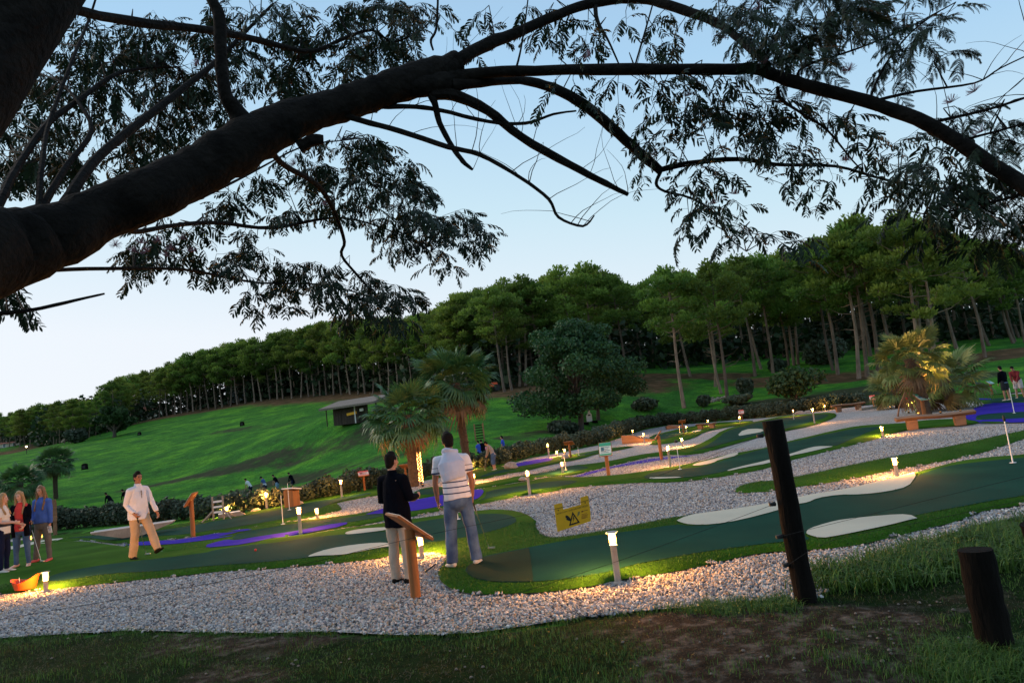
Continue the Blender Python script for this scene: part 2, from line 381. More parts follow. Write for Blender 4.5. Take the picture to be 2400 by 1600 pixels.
# ------------------------------------------------------------------ course: mounds of artificial turf on gravel
def W(*px): return [(p.x, p.y) for p in (G(*q) for q in px)]
def smooth(poly, n=2, keep=None):
    """Chaikin rounding"""
    P = [np.array(p, float) for p in poly]
    for _ in range(n):
        Q = []
        for i in range(len(P)):
            a, b = P[i], P[(i + 1) % len(P)]; Q += [a * .75 + b * .25, a * .25 + b * .75]
        P = Q
    return [tuple(p) for p in P]
F_front = Zp(1,(-140,1190),(0,1150),(120,1138),(500,1100),(1000,1045),(1400,1005),(1700,975),(2000,940),(2352,925)) + Zp(2,(300,1325),(600,1300),(900,1275),(1200,1250),(1500,1215),(1640,1185),(1760,1172),(1950,1152),(2080,1155),(2150,1195),(2130,1240)) + \
    Zp(3,(945,1275),(895,1330),(888,1375),(920,1430),(1000,1490),(1110,1528),(1300,1548),(1500,1540),(1800,1532),(2050,1505),(2352,1462)) + [(1449,1360),(1550,1346),(1633,1331),(1700,1314),(1786,1296),(1870,1291),(1974,1285),(2076,1265),(2158,1243),(2246,1223),(2297,1201),(2310,1198),(2400,1184),(2560,1160)] + \
    [(2560,1040),(2400,1071),(2310,1077),(2234,1087),(2183,1101),(2140,1113),(2093,1126),(2030,1141),(1979,1153),(1876,1170),(1811,1185),(1720,1200),(1658,1208),(1584,1219),(1569,1220),(1505,1233),(1429,1248),(1352,1260),(1303,1267),(1275,1259),(1262,1246),(1254,1234),(1258,1220),(1256,1222),(1244,1211),(1218,1201),(1177,1197),(1131,1200),(1060,1208),(963,1221),(880,1233),(806,1243),(730,1255),(658,1264),(576,1274),(500,1286),(440,1292)] + \
    Zp(1,(1560,775),(1300,735),(1000,697),(760,664),(560,680),(300,702),(40,727),(-160,782))
F_mid = Zp(1,(1150,720),(1540,772),(1750,765)) + Zp(2,(0,1122),(300,1078),(620,1030),(850,985),(1240,922),(1400,900),(1560,868)) + Zp(3,(400,870),(640,832),(880,778),(1240,722),(1500,667),(1740,622),(2000,592)) + \
    [(1326,1144),(1428,1136),(1505,1131),(1582,1131),(1658,1123),(1760,1106),(1803,1097),(1853,1079),(1927,1062),(2029,1036),(2057,1028),(2106,1011),(2170,1003),(2259,997),(2285,993),(2300,990),(2290,982)] + \
    Zp(5,(1700,522),(1400,538),(1290,562),(1100,570),(800,590),(550,640),(350,690),(190,725)) + [(1791,1052),(1735,1062),(1683,1072),(1620,1088),(1556,1100),(1479,1112),(1420,1118),(1359,1121)] + Zp(4,(260,655),(160,668),(0,690)) + \
    Zp(3,(1780,500),(1500,545),(1330,572),(1230,592),(920,642),(640,692)) + Zp(2,(1800,702),(1560,766),(1380,802),(1200,830),(970,855),(600,895),(400,925),(0,1000)) + Zp(1,(1700,655),(1540,664),(1250,672),(1150,690))
F_back = Zp(1,(-160,770),(40,715),(300,690),(560,668),(760,650),(900,665),(1100,690),(1540,650),(2000,590),(2352,528)) + Zp(2,(400,920),(700,870),(900,830),(1000,812),(1178,768),(1180,752),(1150,718),(1128,700),(1480,636),(1600,618),(1780,588)) + [(960,1153),(952,1140),(885,1148)] + \
    Zp(2,(1480,582),(1200,622),(850,682),(700,720),(400,780),(0,850)) + Zp(1,(2352,422),(2000,455),(1500,540),(1100,572),(560,602),(300,640),(0,690),(-160,720))
F_bridge = Zp(3,(655,672),(920,632),(1230,578),(1330,566),(1640,505),(1790,488)) + Zp(4,(0,668),(150,655),(260,650),(390,640)) + [(1396,1101),(1550,1065),(1628,1068),(1700,1047),(1781,1024),(1842,1010),(1902,998),(1943,985),(1963,975),(1955,967),(1912,970),(1833,976),(1790,985),(1735,996),(1690,1010),(1670,1025),(1632,1045),(1590,1055),(1538,1062),(1480,1070),(1430,1082),(1385,1089),(1327,1094)] + Zp(3,(1900,428),(1640,458),(1300,524),(1190,545),(1000,560),(840,556),(660,592))
F_pond = Zp(3,(1240,500),(1500,440),(1700,405),(1900,352),(2200,296),(2352,250)) + Zp(4,(250,528),(450,478),(560,452),(800,408),(960,372),(700,394),(520,428),(360,455),(180,490)) + Zp(3,(2080,270),(1950,285),(1700,320),(1500,370),(1180,392),(1170,450))
F_up = Zp(4,(1060,370),(1300,340),(1480,300),(1570,245),(1700,215),(1900,180),(2060,140),(1880,150),(1680,158),(1400,205),(1240,240),(1050,285),(1100,330))
F_strip = Zp(4,(1840,788),(1900,808),(2220,792)) + Zp(5,(0,1182),(60,1172),(300,1140),(600,1100),(900,1040),(1200,980),(1500,930),(1900,850),(2100,790),(2352,700),(2700,600),(2700,520),(2352,628),(2100,680),(1750,760),(1500,810),(1200,860),(800,940),(300,1050),(80,1090),(0,1098)) + Zp(4,(2180,706),(2080,706),(1900,742))
F_right = Zp(5,(1500,345),(1760,345),(1960,365),(2000,390),(1960,400),(1800,510),(1930,545),(1960,560),(2352,552),(2800,540),(2800,280),(2352,285),(2000,300),(1700,320))
mounds = [smooth(W(*f), 1) for f in (F_front, F_mid, F_back, F_bridge, F_pond, F_up, F_strip, F_right)]
MH = [.075, .06, .05, .06, .05, .05, .06, .04]
MW = [.30, .30, .30, .35, .35, .4, .5, .4]
def mheight(P, k=None):
    P = np.asarray(P, float); h = np.zeros(len(P))
    for i, m in enumerate(mounds):
        if k is not None and i != k: continue
        a = np.array(m); lo, hi = a.min(0) - .1, a.max(0) + .1
        s = np.where((P[:, 0] > lo[0]) & (P[:, 0] < hi[0]) & (P[:, 1] > lo[1]) & (P[:, 1] < hi[1]))[0]
        if not len(s): continue
        q = P[s]; ins = inpoly(q, m) | (distpoly(q, m) < 2e-3); d = distpoly(q, m)
        t = np.clip(d / MW[i], 0, 1); hh = np.where(ins, .012 + MH[i] * np.sqrt(t) * (1.25 - .25 * t) + .02 * np.clip(d / 1.0, 0, 1) * fbm(q, 1.1, 40 + i, 2), 0)
        h[s] = np.maximum(h[s], hh)
    return h
def WM(*px):                              # outlines seen on top of the mounds
    P = np.array(W(*px))
    for _ in range(4):
        z = mheight(P); P = np.array([tuple(G(q[0], q[1], float(zz)).xy) for q, zz in zip(px, z)])
    return [tuple(p) for p in P]
def zat(x, y):
    if inpoly([[x, y]], EDGE)[0]: return float(mheight([[x, y]])[0])
    return tz(x, y)
def sheet(name, poly, m, off=0.0, step=None, k=None, parent=None, inset=None):
    """filled polygon with inner points, draped on the mounds"""
    poly = [tuple(p[:2]) for p in poly]
    a = np.array(poly); c = a.mean(0); dd = math.hypot(c[0], c[1])
    step = step or max(.10, dd * .012)
    B = []
    for i in range(len(poly)):
        p, q = np.array(poly[i]), np.array(poly[(i + 1) % len(poly)]); n = max(1, int(np.linalg.norm(q - p) / (step * 1.5)))
        for t in range(n): B.append(p + (q - p) * t / n)
    nb = len(B); lo, hi = a.min(0), a.max(0)
    gx = np.arange(lo[0], hi[0], step); gy = np.arange(lo[1], hi[1], step)
    while len(gx) * len(gy) > 90000: step *= 1.3; gx = np.arange(lo[0], hi[0], step); gy = np.arange(lo[1], hi[1], step)
    gxx, gyy = np.meshgrid(gx, gy); g = np.stack([gxx.ravel(), gyy.ravel()], 1); g = g + RNG.uniform(-.2, .2, g.shape) * step
    g = g[inpoly(g, poly)]; g = g[distpoly(g, poly) > step * .4]
    extra = []
    if k is not None and dd < 60:         # finer rings near the rounded rim
        for r in (.03, .08, .16): 
            for i in range(nb):
                p0, p1 = B[i - 1], B[(i + 1) % nb]; t = p1 - p0; L_ = np.linalg.norm(t)
                if L_ < 1e-6: continue
                nrm_ = np.array([-t[1], t[0]]) / L_
                extra += [B[i] + nrm_ * r, B[i] - nrm_ * r]
        extra = np.array(extra); extra = extra[inpoly(extra, poly)]; extra = extra[distpoly(extra, poly) > .025]
        g = np.vstack([g, extra]) if len(extra) else g
    pts = [Vector(p) for p in B] + [Vector(p) for p in g]
    vo, eo, fo, *_ = delaunay_2d_cdt(pts, [(i, (i + 1) % nb) for i in range(nb)], [], 1, 1e-4)
    v2 = np.array([[v.x, v.y] for v in vo]); z = mheight(v2) + off
    me = bpy.data.meshes.new(name); me.from_pydata([(x, y, zz) for (x, y), zz in zip(v2, z)], [], [tuple(f) for f in fo])
    me.update()
    if len(me.polygons) and me.polygons[0].normal.z < 0: me.flip_normals()
    o = link_mesh(name, me, m, parent, smooth=True)
    return o
def turf_mat(name, a, b_, c, sc=60, bump=.8):
    m, nt, b = new_mat(name); N = nt.nodes; L = nt.links; tc = N.new('ShaderNodeTexCoord')
    n1 = N.new('ShaderNodeTexNoise'); n1.inputs['Scale'].default_value = .9; n1.inputs['Detail'].default_value = 4; L.new(tc.outputs['Object'], n1.inputs['Vector'])
    n2 = N.new('ShaderNodeTexNoise'); n2.inputs['Scale'].default_value = sc; n2.inputs['Detail'].default_value = 6; n2.inputs['Roughness'].default_value = .75; L.new(tc.outputs['Object'], n2.inputs['Vector'])
    mx = N.new('ShaderNodeMath'); mx.operation = 'MULTIPLY_ADD'; mx.inputs[1].default_value = .45; L.new(n1.outputs['Fac'], mx.inputs[0])
    m2 = N.new('ShaderNodeMath'); m2.operation = 'MULTIPLY'; m2.inputs[1].default_value = .55; L.new(n2.outputs['Fac'], m2.inputs[0]); L.new(m2.outputs[0], mx.inputs[2])
    r = N.new('ShaderNodeValToRGB'); L.new(mx.outputs[0], r.inputs[0]); e = r.color_ramp.elements; e[0].position = .36; e[0].color = (*a, 1); e[1].position = .64; e[1].color = (*c, 1); q = e.new(.5); q.color = (*b_, 1)
    L.new(r.outputs[0], b.inputs['Base Color']); b.inputs['Roughness'].default_value = 1.0; b.inputs['Specular IOR Level'].default_value = .03
    bp = N.new('ShaderNodeBump'); bp.inputs['Strength'].default_value = bump; bp.inputs['Distance'].default_value = .012; L.new(n2.outputs['Fac'], bp.inputs['Height']); L.new(bp.outputs[0], b.inputs['Normal'])
    return m
M_fringe = turf_mat('long artificial turf', (.018, .062, .006), (.032, .100, .009), (.055, .145, .014), 45)
M_green = turf_mat('short green carpet', (.008, .040, .029), (.011, .053, .038), (.015, .068, .048), 120, .35)
M_green2 = turf_mat('worn short carpet', (.022, .036, .020), (.027, .044, .023), (.034, .054, .028), 120, .35)
M_sand = turf_mat('beige carpet', (.42, .41, .34), (.49, .48, .39), (.56, .54, .44), 90, .3)
M_blue = turf_mat('violet blue carpet', (.030, .019, .27), (.037, .024, .33), (.045, .029, .39), 90, .2)
def gravel_mat():
    m, nt, b = new_mat('white gravel'); N = nt.nodes; L = nt.links; tc = N.new('ShaderNodeTexCoord')
    vo = N.new('ShaderNodeTexVoronoi'); vo.inputs['Scale'].default_value = 27; vo.inputs['Randomness'].default_value = 1.0; L.new(tc.outputs['Object'], vo.inputs['Vector'])
    sp = N.new('ShaderNodeSeparateColor'); L.new(vo.outputs['Color'], sp.inputs[0]); r = N.new('ShaderNodeValToRGB'); L.new(sp.outputs[0], r.inputs[0]); e = r.color_ramp.elements
    e[0].position = 0; e[0].color = (.16, .155, .155, 1); e[1].position = 1; e[1].color = (.62, .60, .58, 1)
    for p, c in ((.2, (.27, .26, .27)), (.42, (.42, .40, .39)), (.6, (.48, .40, .32)), (.72, (.46, .46, .48))): q = e.new(p); q.color = (*c, 1)
    n = N.new('ShaderNodeTexNoise'); n.inputs['Scale'].default_value = 1.3; n.inputs['Detail'].default_value = 3; L.new(tc.outputs['Object'], n.inputs['Vector'])
    mr = N.new('ShaderNodeMapRange'); mr.inputs[3].default_value = .8; mr.inputs[4].default_value = 1.3; L.new(n.outputs['Fac'], mr.inputs[0])
    vm = N.new('ShaderNodeVectorMath'); vm.operation = 'SCALE'; L.new(r.outputs[0], vm.inputs[0]); L.new(mr.outputs[0], vm.inputs['Scale'])
    L.new(vm.outputs[0], b.inputs['Base Color']); b.inputs['Roughness'].default_value = .8; b.inputs['Specular IOR Level'].default_value = .25
    bp = N.new('ShaderNodeBump'); bp.invert = True; bp.inputs['Strength'].default_value = 1; bp.inputs['Distance'].default_value = .05; L.new(vo.outputs['Distance'], bp.inputs['Height']); L.new(bp.outputs[0], b.inputs['Normal'])
    return m
M_gravel = gravel_mat()
gp = sheet('gravel_bed', gravel_poly, M_gravel, 0, step=.6)
me = gp.data
for v in me.vertices: v.co.z = -.012
tag(gp, kind='structure')
turf_objs = []
for k, m_ in enumerate(mounds):
    o = sheet('turf_mound', m_, M_fringe, 0.0, step=None if k else .12, k=k); tag(o, kind='structure'); turf_objs.append(o)

greens = {
 'A': Zp(3,(1140,1335),(1150,1285),(1280,1195),(1500,1150),(1700,1112),(2352,992)) + Zp(4,(100,1268),(400,1218),(700,1180),(1000,1140),(1310,1092),(1400,1103),(1450,1105),(1650,1100),(1900,1060),(2245,970)) + [(1830,1194)] + Zp(5,(300,1300),(370,1290),(450,1250),(650,1218),(850,1218),(1100,1192),(1300,1142),(1350,1065),(1365,1040),(1550,972),(1750,932),(2000,905),(2352,872),(2700,850),(2700,1150),(2352,1222),(2000,1275),(1700,1335),(1400,1392),(1330,1412),(1150,1397),(900,1412),(600,1462),(400,1520),(345,1565)) + [(1886,1256),(1900,1264),(1880,1268),(1836,1270),(1780,1276),(1683,1288),(1581,1305),(1480,1324)] + Zp(3,(2352,1358),(2000,1412),(1700,1432),(1400,1430),(1210,1392)),
 'B': Zp(3,(1612,862),(1590,825),(1480,797),(1240,800),(950,835),(650,882)) + Zp(2,(1590,962),(1560,962),(900,1012),(600,1062),(300,1088),(0,1132)) + Zp(1,(1900,765),(1500,812),(1000,868),(600,935),(430,990),(410,1025),(560,1030),(1000,1000),(1400,945),(1700,905),(2100,882),(2352,872)) + Zp(2,(0,1275),(300,1265),(600,1235),(880,1200),(1200,1190),(1600,1155)) + Zp(3,(430,1125),(700,1075),(1000,1040),(1300,980),(1500,925),(1590,885)),
 'C': Zp(2,(150,1045),(230,970),(640,905),(970,862),(1200,838),(1380,812),(1560,800),(1540,830),(1200,885),(800,955),(420,1005)),
 'D': Zp(2,(0,868),(400,800),(700,742),(900,690),(1150,655),(1300,622),(1450,600),(1440,620),(1130,690),(1050,720),(800,815),(500,880),(0,955)) + Zp(1,(2000,570),(1700,600),(1400,610),(1200,640),(1050,672),(800,640),(620,650),(640,625),(1100,585),(1500,560),(2000,470)),
 'E': Zp(3,(1240,708),(1260,680),(1330,640),(1330,590),(1600,550),(1900,500),(2180,490),(2140,520),(1950,580),(1700,605),(1480,655)),
 'F': Zp(4,(1010,660),(1060,625),(1200,600),(1440,575),(1550,565),(1680,525),(1900,455),(2100,402),(2130,398)) + Zp(5,(170,735),(350,700),(560,650),(800,602),(1020,585),(1030,600),(860,660),(640,770),(590,762),(450,765),(350,785),(200,838)) + Zp(4,(2150,500),(1850,572),(1770,605),(1600,640),(1400,665),(1200,672),(1050,675)),
 'G': Zp(4,(1440,440),(1560,385),(1700,300),(1760,240),(1950,185),(2080,150)) + Zp(5,(130,505),(400,480),(560,468),(540,500),(400,540),(160,610)) + Zp(4,(2110,270),(1900,310),(1750,350),(1600,410)),
 'H': Zp(4,(0,625),(280,565),(500,560),(500,580),(400,620),(250,648),(100,658),(0,664)),
 'I': Zp(3,(1260,460),(1400,410),(1500,392),(1530,400),(1640,408),(1480,435),(1300,478)),
 'J': Zp(4,(400,455),(560,425),(720,398),(930,378),(800,400),(600,440),(420,470)),
 'K': Zp(4,(1060,290),(1300,240),(1440,225),(1400,250),(1250,300),(1100,335)),
 'L': Zp(5,(1910,500),(1925,482),(2050,462),(2352,448),(2700,440),(2700,500),(2352,508),(2100,520),(1925,525)),
 'M': Zp(5,(1800,345),(2100,330),(2352,300),(2352,360),(2000,370)),
 'N': Zp(3,(640,640),(655,600),(850,562),(1000,572),(1180,548),(1190,560),(920,620)),
}
gstep = {'A': .14, 'B': .14}
for k, q in greens.items():
    tag(sheet('putting_green', smooth(WM(*q), 1), M_green, .006, step=gstep.get(k)), kind='structure')
# the older, browner strip of carpet at the tee of the front hole
tag(sheet('putting_green', smooth(WM(*Zp(3,(1150,1335),(1165,1290),(1290,1205),(1500,1160),(1725,1118),(1745,1250),(1765,1425),(1700,1425),(1400,1424),(1220,1388))), 0), M_green2, .010, step=.14), kind='structure')
sands = [
 [(1584,1219),(1658,1207),(1720,1199),(1811,1183),(1876,1169),(1979,1152),(2030,1140),(2093,1124),(2143,1112),(2147,1116),(2143,1122),(2130,1141),(2080,1153),(2017,1160),(1966,1160),(1915,1168),(1895,1178),(1870,1182),(1823,1197),(1735,1220),(1671,1230),(1620,1231),(1594,1225)],
 [(1889,1250),(1896,1240),(1940,1226),(1976,1218),(2076,1208),(2130,1206),(2155,1219),(2152,1230),(2076,1250),(1974,1272),(1923,1264),(1896,1255)],
 Zp(4,(1450,556),(1500,530),(1700,482),(1870,445),(1890,456),(1700,502),(1660,525),(1560,550)),
 Zp(4,(1775,600),(1850,576),(2150,506)) + Zp(5,(200,840),(350,790),(450,768),(580,768),(602,780),(560,800),(350,850),(205,880)) + Zp(4,(2165,546),(1950,598),(1800,606)),
 Zp(4,(1060,680),(1200,674),(1370,672),(1340,682),(1200,686),(1080,686)),
 Zp(4,(1865,285),(1930,220),(2100,212),(2120,240),(1980,265)),
 Zp(2,(860,1200),(900,1175),(1050,1125),(1300,1085),(1500,1068),(1620,1070),(1640,1130),(1600,1152),(1450,1178),(1300,1180),(1150,1190),(970,1216)),
 Zp(2,(1205,985),(1230,965),(1350,940),(1570,925),(1640,930),(1600,950),(1400,975),(1250,992)),
 Zp(1,(-60,745),(40,715),(300,680),(560,650),(590,656),(400,686),(200,718),(50,745)),
 Zp(4,(1440,242),(1540,220),(1545,232),(1480,246)),
]
for q in sands: tag(sheet('beige_bunker', smooth(WM(*q), 1), M_sand, .014), kind='structure')
blues = [
 Zp(2,(-40,1112),(0,1105),(300,1080),(620,1030),(850,985),(1230,922),(1232,904),(1000,908),(800,958),(400,1010),(200,1045),(130,1034),(0,1065),(-80,1092)),
 Zp(4,(410,665),(600,612),(750,572),(1000,532),(1180,500),(1400,470),(1550,450),(1480,456),(1200,477),(1000,500),(660,575),(520,608),(380,652),(250,660)),
 Zp(2,(1380,808),(1560,797),(1800,780),(2090,730)) + Zp(3,(1230,672),(1290,632),(1316,580),(1230,585),(920,636),(640,692)) + Zp(2,(1560,762),(1450,790)),
 Zp(1,(1130,685),(1300,668),(1560,660),(1900,615),(2200,575),(2352,545)) + Zp(2,(100,975),(240,962),(180,980),(0,1020)) + Zp(1,(2200,600),(1900,650),(1540,692),(1250,702),(1150,700)),
 Zp(3,(1500,388),(1520,360),(1560,345),(1800,305),(1930,287),(1956,305),(1800,335),(1600,368)),
 Zp(5,(1810,482),(1850,450),(1920,402),(1985,376),(2352,366),(2700,360),(2700,440),(2352,449),(2050,465),(1925,484),(1908,500),(1925,524),(1940,528),(2100,520),(2352,509),(2700,500),(2700,540),(2352,552),(1950,560),(1940,542),(1810,522)),
 Zp(5,(1830,325),(2050,328),(2050,340),(1840,340)),
]
for q in blues: tag(sheet('blue_channel', smooth(WM(*q), 1), M_blue, .010), kind='structure')
# ------------------------------------------------------------------ vegetation
def hit(px, py, d0=22.0, d1=420.0):
    """where the line of sight first meets the land beyond d0"""
    D = np.geomspace(d0, d1, 500); r = ray(px, py); r = np.array(r) / r.y
    Q = np.stack([r[0] * D, D], 1); z = CAMZ + r[2] * D; t = terr(Q); s = np.where(z <= t)[0]
    i = s[0] if len(s) else int(np.argmin(z - t))
    return Vector((Q[i, 0], Q[i, 1], t[i]))
def leaf_quads(C, Rr, n, size, flat=1.0, up=.3, shell=.55, aspect=1.0, rng=RNG):
    """n small faces spread through ellipsoids C (m,3) with radii Rr (m,3)"""
    m = len(C); w = (Rr[:, 0] * Rr[:, 1] * Rr[:, 2]) ** .66; k = rng.choice(m, n, p=w / w.sum())
    d = rng.normal(size=(n, 3)); d /= np.linalg.norm(d, axis=1)[:, None]
    r = shell + (1 - shell) * rng.random(n) ** .6
    r = np.where(rng.random(n) < .22, rng.random(n) ** .5 * 1.12, r)
    p = C[k] + d * Rr[k] * r[:, None]
    nn = d * .6 + rng.normal(size=(n, 3)) * .75 + np.array([0, 0, up]); nn /= np.linalg.norm(nn, axis=1)[:, None]
    a = np.cross(nn, rng.normal(size=(n, 3))); a /= np.linalg.norm(a, axis=1)[:, None]; b = np.cross(nn, a)
    s = size * rng.uniform(.6, 1.4, n)[:, None]
    V = np.stack([p - a * s * aspect - b * s * .15, p + b * s, p + a * s * aspect + b * s * .1, p - b * s * .8], 1).reshape(-1, 3)
    F = np.arange(4 * n).reshape(-1, 4)
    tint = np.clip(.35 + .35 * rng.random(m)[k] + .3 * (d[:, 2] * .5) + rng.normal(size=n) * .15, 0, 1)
    return V, F, np.repeat(tint, 4)
def needle_tufts(C, Rr, n, size, rng):
    """bundles of needles: slim upright faces spread through the clumps"""
    m = len(C); w = (Rr[:, 0] * Rr[:, 1] * Rr[:, 2]) ** .66; k = rng.choice(m, n, p=w / w.sum())
    d = rng.normal(size=(n, 3)); d[:, 2] += .25; d /= np.linalg.norm(d, axis=1)[:, None]; r = np.where(rng.random(n) < .3, rng.random(n) ** .4 * 1.25, .5 + .5 * rng.random(n))
    p = C[k] + d * Rr[k] * r[:, None]; g = d * .9 + rng.normal(size=(n, 3)) * .55 + np.array([0, 0, .75]); g /= np.linalg.norm(g, axis=1)[:, None]
    a = np.cross(g, rng.normal(size=(n, 3))); a /= np.linalg.norm(a, axis=1)[:, None]; s = size * rng.uniform(.6, 1.5, n)[:, None]
    V = np.stack([p - g * s * .4, p + a * s * .36 + g * s * .2, p + g * s * 1.0, p - a * s * .36 + g * s * .2], 1).reshape(-1, 3)
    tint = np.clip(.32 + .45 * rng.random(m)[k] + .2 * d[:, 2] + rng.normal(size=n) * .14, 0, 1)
    return V, np.arange(4 * n).reshape(-1, 4), np.repeat(tint, 4)
def foliage_mesh(name, C, Rr, n, size, **kw):
    if kw.pop('needles', False):
        V, F, t = needle_tufts(np.array(C, float), np.array(Rr, float), n, size, kw['rng']); me = np_mesh(name, V, F); col_attr(me, t); return me
    V, F, t = leaf_quads(np.array(C, float), np.array(Rr, float), n, size, **kw); me = np_mesh(name, V, F); col_attr(me, t); return me
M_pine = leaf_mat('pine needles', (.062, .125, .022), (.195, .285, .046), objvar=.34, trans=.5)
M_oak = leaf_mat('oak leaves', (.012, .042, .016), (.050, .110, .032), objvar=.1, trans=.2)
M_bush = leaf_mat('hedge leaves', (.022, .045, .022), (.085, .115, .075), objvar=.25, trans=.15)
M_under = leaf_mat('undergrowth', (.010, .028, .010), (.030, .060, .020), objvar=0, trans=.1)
M_bark_p = mat('pine bark', (.19, .14, .105), .95, .45, 3, .8, 12, stretch=(1, 1, .25), objvar=.45)
M_bark_d = mat('dark bark', (.07, .055, .045), .9, .35, 3, .8, 12, stretch=(1, 1, .3))
# --- pine variants: unit height 15 m
def pine_variant(seed, cb=.5, wid=3.2, quads=2600, lean=.7, sparse=0):
    rg = np.random.default_rng(seed); random.seed(seed); H = 15.0
    mb = MB(); a = rg.uniform(0, 6.28); ln = rg.uniform(.1, lean)
    def axis(t): return Vector((math.cos(a) * ln * t * (1.6 - t) * 2 + .12 * math.sin(t * 7 + seed), math.sin(a) * ln * t * (1.6 - t) * 2, H * .93 * t))
    mb.tube([axis(t) for t in np.linspace(0, 1, 9)], [.21, .175, .155, .14, .125, .105, .08, .055, .025], 8, wob=.08)
    C, Q = [], []
    nb = 19
    for i in range(nb):
        t = cb + (1 - cb) * (i + .5) / nb; b = axis(t); th = i * 2.4 + rg.uniform(-.4, .4)
        prof = math.sin(math.pi * min(1, .22 + .80 * (t - cb) / (1 - cb))) ** .7
        L = wid * prof * rg.uniform(.65, 1.15); e = b + Vector((math.cos(th) * L, math.sin(th) * L, L * rg.uniform(.1, .5)))
        mb.tube([b, (b + e) / 2 + Vector((0, 0, -.1 * L)), e], [.05 + .02 * (1 - t), .04, .015], 4, cap=False)
        for q in (1.0, .58) if L > 1.1 else (1.0,):
            c = b.lerp(e, q); s = rg.uniform(.75, 1.25) * (1 if q == 1 else .8); C.append(c + Vector(rg.normal(size=3) * .2)); Q.append((.98 * s, .98 * s, .50 * s))
    top = axis(1.0); C.append(top + Vector((0, 0, .2))); Q.append((1.2, 1.2, .9))
    for i in range(7):                    # dead lower branches
        t = rg.uniform(cb * .45, cb * 1.05); b = axis(t); th = rg.uniform(0, 6.28); L = rg.uniform(.7, 2.0)
        mb.tube([b, b + Vector((math.cos(th) * L * .6, math.sin(th) * L * .6, L * .12)), b + Vector((math.cos(th) * L, math.sin(th) * L, L * rg.uniform(.1, .55)))], [.035, .022, .008], 4, cap=False)
    me1 = mb.build('trunk', M_bark_p, smooth=True); tm = me1.data; bpy.data.objects.remove(me1)
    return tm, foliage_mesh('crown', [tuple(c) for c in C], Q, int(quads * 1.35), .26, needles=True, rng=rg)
PV = [pine_variant(100 + i, cb=c, wid=w, quads=q) for i, (c, w, q) in enumerate([(.42, 3.4, 3400), (.50, 3.0, 3000), (.36, 3.6, 3600), (.55, 3.8, 3200), (.44, 2.8, 2800), (.30, 3.3, 3600), (.48, 4.2, 3800)])]
for tm, cm in PV: cm.materials.append(M_pine)
def pine(p, h, v, label, group, rz=None, tilt=0, w=1.0):
    o = empty('pine_tree', p - Vector((0, 0, .15)), label, 'tree', group, rz if rz is not None else random.uniform(0, 6.28))
    s = h / 15.0; o.scale = (s * w, s * w, s)
    o.rotation_euler = (random.uniform(-.035, .035), random.uniform(-.05, .035), o.rotation_euler[2])
    tm, cm = PV[v % len(PV)]
    a = bpy.data.objects.new('trunk', tm); COL.objects.link(a); a.parent = o
    b = bpy.data.objects.new('crown', cm); COL.objects.link(b); b.parent = o
    return o
ORD = ['first', 'second', 'third', 'fourth', 'fifth', 'sixth', 'seventh', 'eighth', 'ninth', 'tenth', 'eleventh', 'twelfth']
LATER = []
def later(o, px, fam): LATER.append((o, px, fam))
def name_by_landmarks(fam, what, marks):
    """labels by what each one stands nearest to, counted from the left"""
    it = sorted([q for q in LATER if q[2] == fam], key=lambda q: q[1]); cell = {}
    for q in it: cell.setdefault(min(range(len(marks)), key=lambda k: abs(marks[k][0] - q[1])), []).append(q)
    for k, qs in cell.items():
        for i, q in enumerate(qs): q[0]['label'] = what + ' ' + marks[k][1] + (', ' + ORD[min(i, 11)] + ' from left' if len(qs) > 1 else '')
def lerp_poly(pts, x):
    return float(np.interp(x, [p[0] for p in pts], [p[1] for p in pts]))
# pines with clearly seen trunks: base pixel, crown-top pixel, variant, label
random.seed(3)
near_pines = [
 (1182, 917, 672, 3, 'tall pine with a bare leaning trunk, first of the group left of the round oak'),
 (1200, 913, 690, 1, 'slim pine just right of the leaning one, left of the round oak'),
 (1208, 885, 655, 4, 'thin pine set further back in the group left of the round oak'),
 (1232, 902, 645, 0, 'yellowish green pine right behind the left edge of the round oak'),
 (1602, 955, 628, 3, 'pine with a dark straight trunk in the lawn, nearest to the hedge'),
 (1706, 940, 612, 6, 'pine with a curved trunk rising from the pile of stones'),
 (1691, 919, 640, 1, 'pine leaning left just behind the pile of stones'),
 (1677, 904, 650, 0, 'pine with bare white side branches left of the stone pile'),
 (1620, 883, 632, 2, 'pine with a short lit trunk behind the dark straight one'),
 (1771, 882, 598, 3, 'tall pine with many dead side branches behind the small round bush'),
 (1785, 868, 615, 4, 'thin dark pine close right of the pine with dead side branches'),
 (1811, 876, 596, 1, 'slender pine standing alone left of the three close trunks'),
 (1850, 860, 606, 0, 'left one of three close pine trunks behind the big round bush'),
 (1862, 861, 590, 6, 'pale middle one of three close pine trunks behind the big round bush'),
 (1872, 858, 600, 2, 'right one of three close pine trunks behind the big round bush'),
 (1955, 871, 575, 1, 'left trunk of the crossing pair of pines'),
 (1965, 879, 556, 3, 'right trunk of the crossing pair of pines with upward dead twigs'),
 (2015, 888, 530, 6, 'tall pine leaning left beside the right hand palms'),
 (2033, 884, 520, 3, 'pine trunk seen just left of the palm crown at the right'),
 (2062, 880, 505, 6, 'pine with pale forked trunk above the right hand palms'),
 (2160, 880, 498, 3, 'pine with pale trunk rising behind the middle of the palms'),
 (2195, 876, 520, 2, 'pine with reddish trunk behind the right part of the palms'),
 (2311, 838, 545, 6, 'dark pine standing alone behind the two golfers at right'),
 (2377, 800, 560, 3, 'dark pine near the right edge of the photo'),
]
for x, y, t, v, lb in near_pines:
    p = hit(x, y, 40); h = (y - t) * p.y / FPX * 1.03; pine(p, h, v, lb, None, tilt=0, w=1.05 if h > 15 else 1.0)
